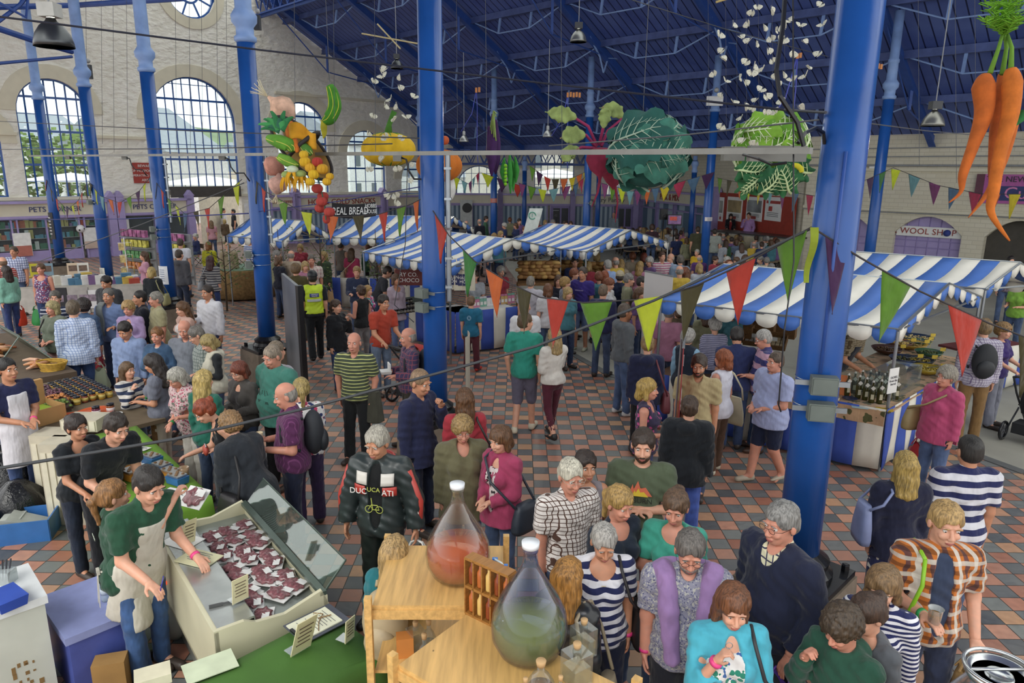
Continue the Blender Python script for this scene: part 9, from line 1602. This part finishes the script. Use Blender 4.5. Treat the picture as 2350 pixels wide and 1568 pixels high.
p=gp(78,1225,.02);t=thing('plastic_crate','blue plastic crate with papers on the floor at the left','crate',(p.x-.1,p.y,0),.3);m=MB()
for c,d in(((0,0,.01),(.6,.4,.02)),((0,-.2,.12),(.6,.015,.24)),((0,.2,.12),(.6,.015,.24)),((-.3,0,.12),(.015,.4,.24)),((.3,0,.12),(.015,.4,.24))):m.box(c,d)
m.build('crate',plain('2f6ab0',.4),t);m=MB();m.box((.05,0,.18),(.35,.25,.02),Rot(.4,3,'Y'));m.box((-.1,.05,.12),(.2,.2,.2));m.build('papers',plain('a8aca4',.6),t)
for k,(px,py,s,lb)in enumerate(((75,1080,.34,'big black bin bag behind the stallholders'),(62,1035,.26,'black bin bag beside the cheese crate'),(95,1130,.28,'black bin bag with white packaging poking out'))):
 p=gp(px,py,.3);m=MB();m.lathe([(0,0),(s*.8,.02),(s,s*.6),(s*.8,s*1.2),(s*.3,s*1.7),(0,s*1.75)],26,fr=lambda a,z:1+.12*sin(a*5+z*9)+.06*sin(a*11));o=m.build('bin_bag',plain('16171a',.25,0,.3,8,bmp=.8),None,True);o.location=(p.x-.2,p.y-.1,0);tag(o,lb,'bin bag')
p=gp(250,1500,0);t=thing('rubber_bucket','black rubber bucket on the floor behind the sellers\' legs','bucket',(p.x,p.y,0));m=MB();m.lathe([(.16,0),(.22,.3),(.24,.31),(.21,.3),(.15,.02),(0,.02)],26);m.build('bucket',BLACK,t,True);m=MB();m.tube([(-.22,0,.3),(-.1,0,.42),(.1,0,.42),(.22,0,.3)],.012,6);m.build('handle',BLACK,t)
box_('paper_sack','brown paper sack beside the blue chest','sack',(-3.0,4.55,0),(.22,.14,.34),plain('a07840',.8),.3)
# book stall
bt=thing('book_table','long white book table in front of the pet shop','table',(-16.4,19.4,0));p0,p1=gp(30,660,.75),gp(345,652,.75);O=Vec((p0.x,p0.y,0));bt.location=O;d=(p1-p0);d.z=0;L=d.length;d.normalize();n=Vec((-d.y,d.x,0));m=MB();m.prism([Vec((0,0,.70)),d*L+Vec((0,0,.70)),d*L+n*1.5+Vec((0,0,.70)),n*1.5+Vec((0,0,.70))],(0,0,0),(0,0,.05));m.build('table_top',plain('a8a49a',.7),bt);m=MB();m.prism([Vec((0,0,.02)),d*L+Vec((0,0,.02)),d*L+Vec((0,0,.7)),Vec((0,0,.7))],(0,0,0),n*.02);m.build('front_cloth',plain('b0aca4',.8),bt)
bk=MB();bk.box((0,0,.5),(1,1,1));BKM=bk.mesh('book');BKM.materials.append(None);BCOL=['d8d8d4','c8c4b4','b84838','4a7a9a','d0b04a','e0dcd0','7a5a8a','5a8a6a','c8ccd4'];SZ=['by the purple vest top','near the left edge','left of the second column','right of the second column','towards the postcard rack']
rs=np.random.RandomState(9)
for s_ in range(34):
 u=.2+(L-.5)*(s_%17)/17;v=.25+.55*(s_//17);c=BCOL[rs.randint(9)];nb=3+rs.randint(5)
 for k in range(nb):q=O+d*u+n*v;lb='%s paperback piled in the %s of the book table, %s'%({'d8d8d4':'white','c8c4b4':'cream','b84838':'red','4a7a9a':'blue','d0b04a':'yellow','e0dcd0':'off-white','7a5a8a':'purple','5a8a6a':'green','c8ccd4':'pale blue'}[c],('front row','second row')[s_//17],('left end','left of the middle','middle','right of the middle','right end')[min(4,(s_%17)//4)]);tag(inst(BKM,'book',plain(c,.6),None,(q.x,q.y,.752+.036*k),(0,0,.6+.1*rs.rand()),(.26,.19,.034)),lb,'book',lb)
for s_,(px,py,c,lb,w_)in enumerate(((636,0,0,0,0),)[:0]):pass
for px,py,c,lb in((168,592,'b83428','red book standing upright on the book table'),(173,612,'d8c0a0','cookery book with a yellow sticker on its stand'),(195,612,'d8d4c8','book with a pink round sticker on its stand'),(118,612,'7a98a8','tall pale blue book with a man on its cover'),(105,585,'c8c024','yellow book in front of the pet shop window')):
 p=gp(px,py+18,.9);q=Vec((p.x,p.y,.755));q=O+d*max(.2,min(L-.2,(q-O).dot(d)))+n*1.05;t2=thing('display_book',lb,'book',(q.x,q.y,.752),.5);m=MB();R_=Rot(-.2,3,'X');m.box(R_@Vec((0,0,.3)),(.28,.03,.38),R_);m.build('cover',plain(c,.5),t2);m=MB();m.box(R_@Vec((0,-.018,.34)),(.2,.004,.16),R_);m.build('cover_picture',plain('6a5040',.5,0,.5,10),t2);m=MB();m.box((0,.03,.05),(.2,.14,.1));m.build('stand',BLACK,t2)
for px,py,w_,h,c,lb in((155,672,.7,.75,'2a2a30','dark framed display of author photographs on the front of the book table'),(292,650,.6,.5,'d8d8d8','white notice with pictures on the right of the book table'),(200,676,.5,.8,'a8a4a0','grey poster with round stamps on the book table front'),(55,668,.5,.45,'d8d8d4','white notice hanging at the left of the book table')):
 p=gp(px,py,.4);q=O+d*(Vec((p.x,p.y,0))-O).dot(d);t2=thing('notice_board',lb,'notice',(q.x,q.y,.38));m=MB();m.prism([-d*w_/2-n*.03-Vec((0,0,h/2)),d*w_/2-n*.03-Vec((0,0,h/2)),d*w_/2-n*.03+Vec((0,0,min(.33,h/2))),-d*w_/2-n*.03+Vec((0,0,min(.33,h/2)))],(0,0,0),n*.02);m.build('board',plain(c,.6),t2);m=MB();[m.prism([d*(x-.12)-n*.04+Vec((0,0,z)),d*(x+.12)-n*.04+Vec((0,0,z)),d*(x+.12)-n*.04+Vec((0,0,z+.18)),d*(x-.12)-n*.04+Vec((0,0,z+.18))],(0,0,0),n*.01)for x in(-.15,.15)for z in(-.05,)];m.build('photograph',plain('8a7a8a',.5,0,.5,9),t2)
p=gp(265,690,0);t2=thing('postcard_rack','white wire rack of greetings cards by the second column','rack',(gp(268,640,.8).x,gp(268,640,.8).y+.6,.752));m=MB();m.tube([(0,0,0),(0,0,1.15)],.015,6);[m.tube([(.17*cos(a),.17*sin(a),z)for a in[.6*j for j in range(10)]],.006,4)for z in(.3,.65,1.0)];m.build('wire_frame',WHITE,t2);m=MB();[m.box((.17*cos(a),.17*sin(a),z),(.16,.01,.2),Rot(a+1.57,3,'Z'))for z in(.2,.55,.9)for a in(-1.6,.4,2.4)];m.build('cards',plain('b8a060',.6,0,.6,9),t2)
# magazine and toy racks by the way out
for px,py,Z,w_,h,lb,c in((325,600,25.5,1.6,1.5,'rack of colourful boxed toys outside the second pet shop bay','b06a8a'),(418,570,24,.9,1.7,'tall rack of bright packets at the door','c8783a')):
 p=at(px,py,Z);t2=thing('toy_rack',lb,'rack',(p.x,p.y,0),-.5);m=MB();m.box((0,.05,h/2),(w_,.06,h));[m.box((0,-.12,z),(w_,.3,.02))for z in(.3,.7,1.1,1.45)if z<h];m.build('rack_frame',GREY,t2);k=0
 for z in(.3,.7,1.1,1.45):
  if z<h:
   m=MB();[m.box((-w_/2+.12+.24*j,-.12,z+.14),(.19,.12,.24))for j in range(int(w_/.24))];m.build('packets',plain(['c87a3a','5a9a5a','c8c04a','a85a8a'][k%4],.5,0,.7,7),t2);k+=1
# folded grey screen, roller banners
p0,p1,p2=gp(645,868),gp(690,880),gp(702,893);t=thing('folding_screen','dark grey folded display screen standing beside the fourth column','screen',(p1.x,p1.y,0));m=MB();R_=[Vec((-4.30,12.9,0))-p1,Vec((-3.95,12.2,0))-p1,Vec((-3.6,11.5,0))-p1]
for a,b in zip(R_[:-1],R_[1:]):m=MB();m.beam(a+Vec((0,0,1.02)),b+Vec((0,0,1.02)),.05,2.0);m.build('panel',plain('6c6e74',.3,0,.3,1.5),t)
m=MB();m.beam(R_[2]+Vec((0,0,1.02)),R_[2]+Vec((.06,-.06,1.02)),.09,2.02);m.build('black_edge',BLACK,t)
def roller(lab,px,py,h,w_,rz,col,edge='8a8c8e'):
 p=gp(px,py,0);t=thing('roller_banner',lab,'banner',p,rz);m=MB();m.box((0,0,h/2+.05),(w_,.012,h));m.build('printed_sheet',plain(col,.6,0,.05,1),t);m=MB();m.box((0,0,.04),(w_+.04,.16,.08));m.build('base',plain(edge,.4,.4),t);m=MB();m.tube([(0,.05,.05),(0,.03,h+.06)],.012,6);m.box((0,0,h+.06),(w_,.03,.03));m.build('support_pole',plain(edge,.4,.4),t)
 return t
t=roller('white roller banner seen at an angle, left of the largest awning',1498,862,1.95,.8,-1.05,'d4d0cc');t=roller('red roller banner seen edge-on behind the bearded man',1545,1145,1.95,.8,1.335,'9a3436')
m=MB();[m.box((.0-.3+.12*k,-.012,.5+.09*(k%3)+.28*k),(.08,.006,.12))for k in range(5)];m.build('white_blossom_print',WHITE,t)
p=gp(1010,1000,0);t=thing('roller_banner','curling clear-backed banner beside the stone plinth of the bald man\'s column','banner',(-.72,9.72,0),1.1);m=MB();m.sheet(lambda u,v:(.0+.4*u,.2*u*u,.25+1.35*v),10,6,.006);m.build('sheet',plain('b0a898',.5,0,.15,2),t);m=MB();m.box((.2,.05,.12),(.4,.12,.25));m.build('base',plain('6a6a6a',.4,.4),t)
# pushchairs
def pushchair(lab,p,rz,c1,c2):
 t=thing('pushchair',lab,'pushchair',(p[0],p[1],0),rz);m=MB()
 for sx in(-.24,.24):m.tube([(sx,.42,1.0),(sx,.2,.72),(sx,-.35,.18)],.016,6);m.tube([(sx,.0,.45),(sx,.36,.16)],.014,6);m.tube([(sx,.02,.5),(sx,-.3,.55)],.012,6)
 m.tube([(-.24,.42,1.0),(-.18,.47,1.03),(.18,.47,1.03),(.24,.42,1.0)],.02,8);m.build('frame',plain('3a3c40',.4,.4),t)
 for x,y,r in((-.27,.36,.15),(.27,.36,.15),(-.2,-.36,.1),(.2,-.36,.1)):R_=Rot(pi/2,3,'Y');m=MB();m.tube([(x,y+r*.88*cos(a),r+r*.88*sin(a))for a in[.35*j for j in range(18)]],r*.14,8,closed=True);w_=m.build('wheel',BLACK,t,True);m=MB();[m.beam((x,y,r),(x,y+r*.8*cos(a),r+r*.8*sin(a)),.02,.015)for a in[1.2566*j for j in range(5)]];m.ball((x,y,r),.025,8);m.build('spokes',plain('5a5c60',.4),w_)
 m=MB();m.sheet(lambda u,v:(-.2+.4*u,.18-.5*v+.12*sin(v*3.1),.85-.5*min(1,v*1.6)+.05*max(0,v-.6)),6,10,.04);m.build('seat',plain(c1,.8),t);m=MB();m.sheet(lambda u,v:(.22*cos(pi*u),.12-.28*sin(v*1.6)*1.0,.80+.22*sin(pi*u)**.6*cos(v*1.2)),12,6,.01);m.build('hood',plain(c2,.8),t);m=MB();m.box((0,.2,.22),(.36,.3,.16));m.build('basket',plain('1e2024',.8),t);return t
pushchair('red and black pushchair pushed by the man in the red polo shirt',PUSH1+Vec((.30,-.2,0)),2.4,'26282c','a82c28');pushchair('black pushchair with big wheels at the right edge',PUSH2+Vec((.25,-.25,0)),2.2,'1e2024','1a1c20')
# corner stall of the way out: hessian table, olive tree, folding chair
a,b=gp(520,612,.9),gp(578,622,.9);t=thing('hessian_table','round-fronted table draped in brown hessian netting near the way out','table',((a.x+b.x)/2,(a.y+b.y)/2+.3,0));m=MB();m.lathe([(.95,.05),(.98,.4),(.92,.85),(.9,.9),(0,.9)],40,fr=lambda a,z:1+(.05*sin(a*14)+.03*sin(a*31))*(1-z));m.build('hessian_drape',plain('8a6c40',.95,0,.3,12,bmp=.9),t,True);m=MB();m.lathe([(.85,.9),(.85,.92),(0,.921)],30);m.build('green_top',plain('6a8a70',.7),t);m=MB();[m.tube([(.4*cos(k),.4*sin(k),.92),(.5*cos(k+.5),.5*sin(k+.5),1.15)],.01,4)for k in range(9)];m.build('twig_tray',plain('3a2c20',.9),t)
def branchy(p,h,w_,lab,nleaf=220,nm='olive_tree',cat='tree',z0=0):
 t=thing(nm,lab,cat,(p[0],p[1],z0));m=MB();rs=np.random.RandomState(int(h*100));m.tube([(0,0,0),(.03,0,h*.5),(0,.05,h)],[.03,.02,.008],6);ends=[]
 for k in range(9):a=k*2.4;e=Vec((w_*.5*cos(a),w_*.5*sin(a),h*(.5+.055*k)));m.tube([(0,0,h*(.35+.05*k)),e],[.012,.004],4);ends.append(e)
 m.build('trunk',plain('4a3c2c',.9),t);m=MB()
 for k in range(nleaf):e=ends[k%9]*(.4+.6*rs.rand())+Vec(rs.normal(size=3))*w_*.1;m.box(e+Vec((0,0,h*.12)),(.06,.025,.004),Rot(rs.rand()*6,3,'Z')@Rot(rs.rand()*2,3,'X'))
 m.build('foliage',plain('5c7238',.7,0,.3,4),t);return t
p=gp(515,640,.9);branchy((p.x,p.y),2.0,1.2,'thin olive tree beside the hessian table')
for px,py,lb in((735,600,'leafy branch tied to the awning pole beneath the red tomatoes'),(1090-40,600,'tall leafy spray beside the umbrella at the covered stall'),(640,600,'small leafy branch on the left awning pole')):
 if px==1050:px,py=862,590
 p=at(px,py,19.2);branchy((p.x,p.y),2.3,.7,lb,160,'leafy_branch','branch')
bpy.context.view_layer.update();q=SEAT0.translation;chair(Vec((q.x,q.y,0)),SEAT0.to_euler().z,'folding chair under the white-haired woman at the door').pop('group')
# taped notices and small boards on columns
def colnote(x,y,z,ang,w_,h,c,lab,tx=None):
 t=thing('column_notice',lab,'notice',(x,y,z),ang);m=MB();m.sheet(lambda u,v:(w_*(u-.5),-.168-.012+((u-.5)*w_)**2*2.5,h*(v-.5)),8,1,.004);m.build('sheet',plain(c,.6),t);m=MB();[m.box((0,-.186,h*(.3-.12*k)),(w_*.5,.002,h*.03))for k in range(6)];m.build('printed_lines',plain('6a7a9a' if c[0]in 'de' else 'd8d8d8',.6),t)
colnote(-8.5,17.1,1.35,-.3,.26,.44,'d8dce0','white notice taped low on the third column from the left');colnote(-15.8,24.4,1.9,-.5,.26,.9,'2a2c30','long dark notice strip on the leftmost column');colnote(7.0,26.7,2.2,.2,.3,.14,'d8d0cc','red and white no-smoking sign on the column by the standing man');colnote(-1.14,33.8,2.5,0,.3,.2,'c86a5a','small pinkish notice on the column behind the aubergine');colnote(-11.9,20.4,.95,-.4,.2,.2,'d8d4c4','small cream card low on the second column from the left')
# rubber wires from the boxes
wire([at(1820,0,5.0),at(1822,600,5.15),at(1800,760,5.2),at(1787,930,5.35),at(1792,945,5.4)],.006,'thin black cable running down the nearest column to its boxes',BLACK,name='black_cable');wire([at(935,380,8.95),at(930,560,9.0),at(905,700,9.1),at(950,740,9.15)],.006,'thin dark cable hanging left of the fifth column',BLACK,name='black_cable')
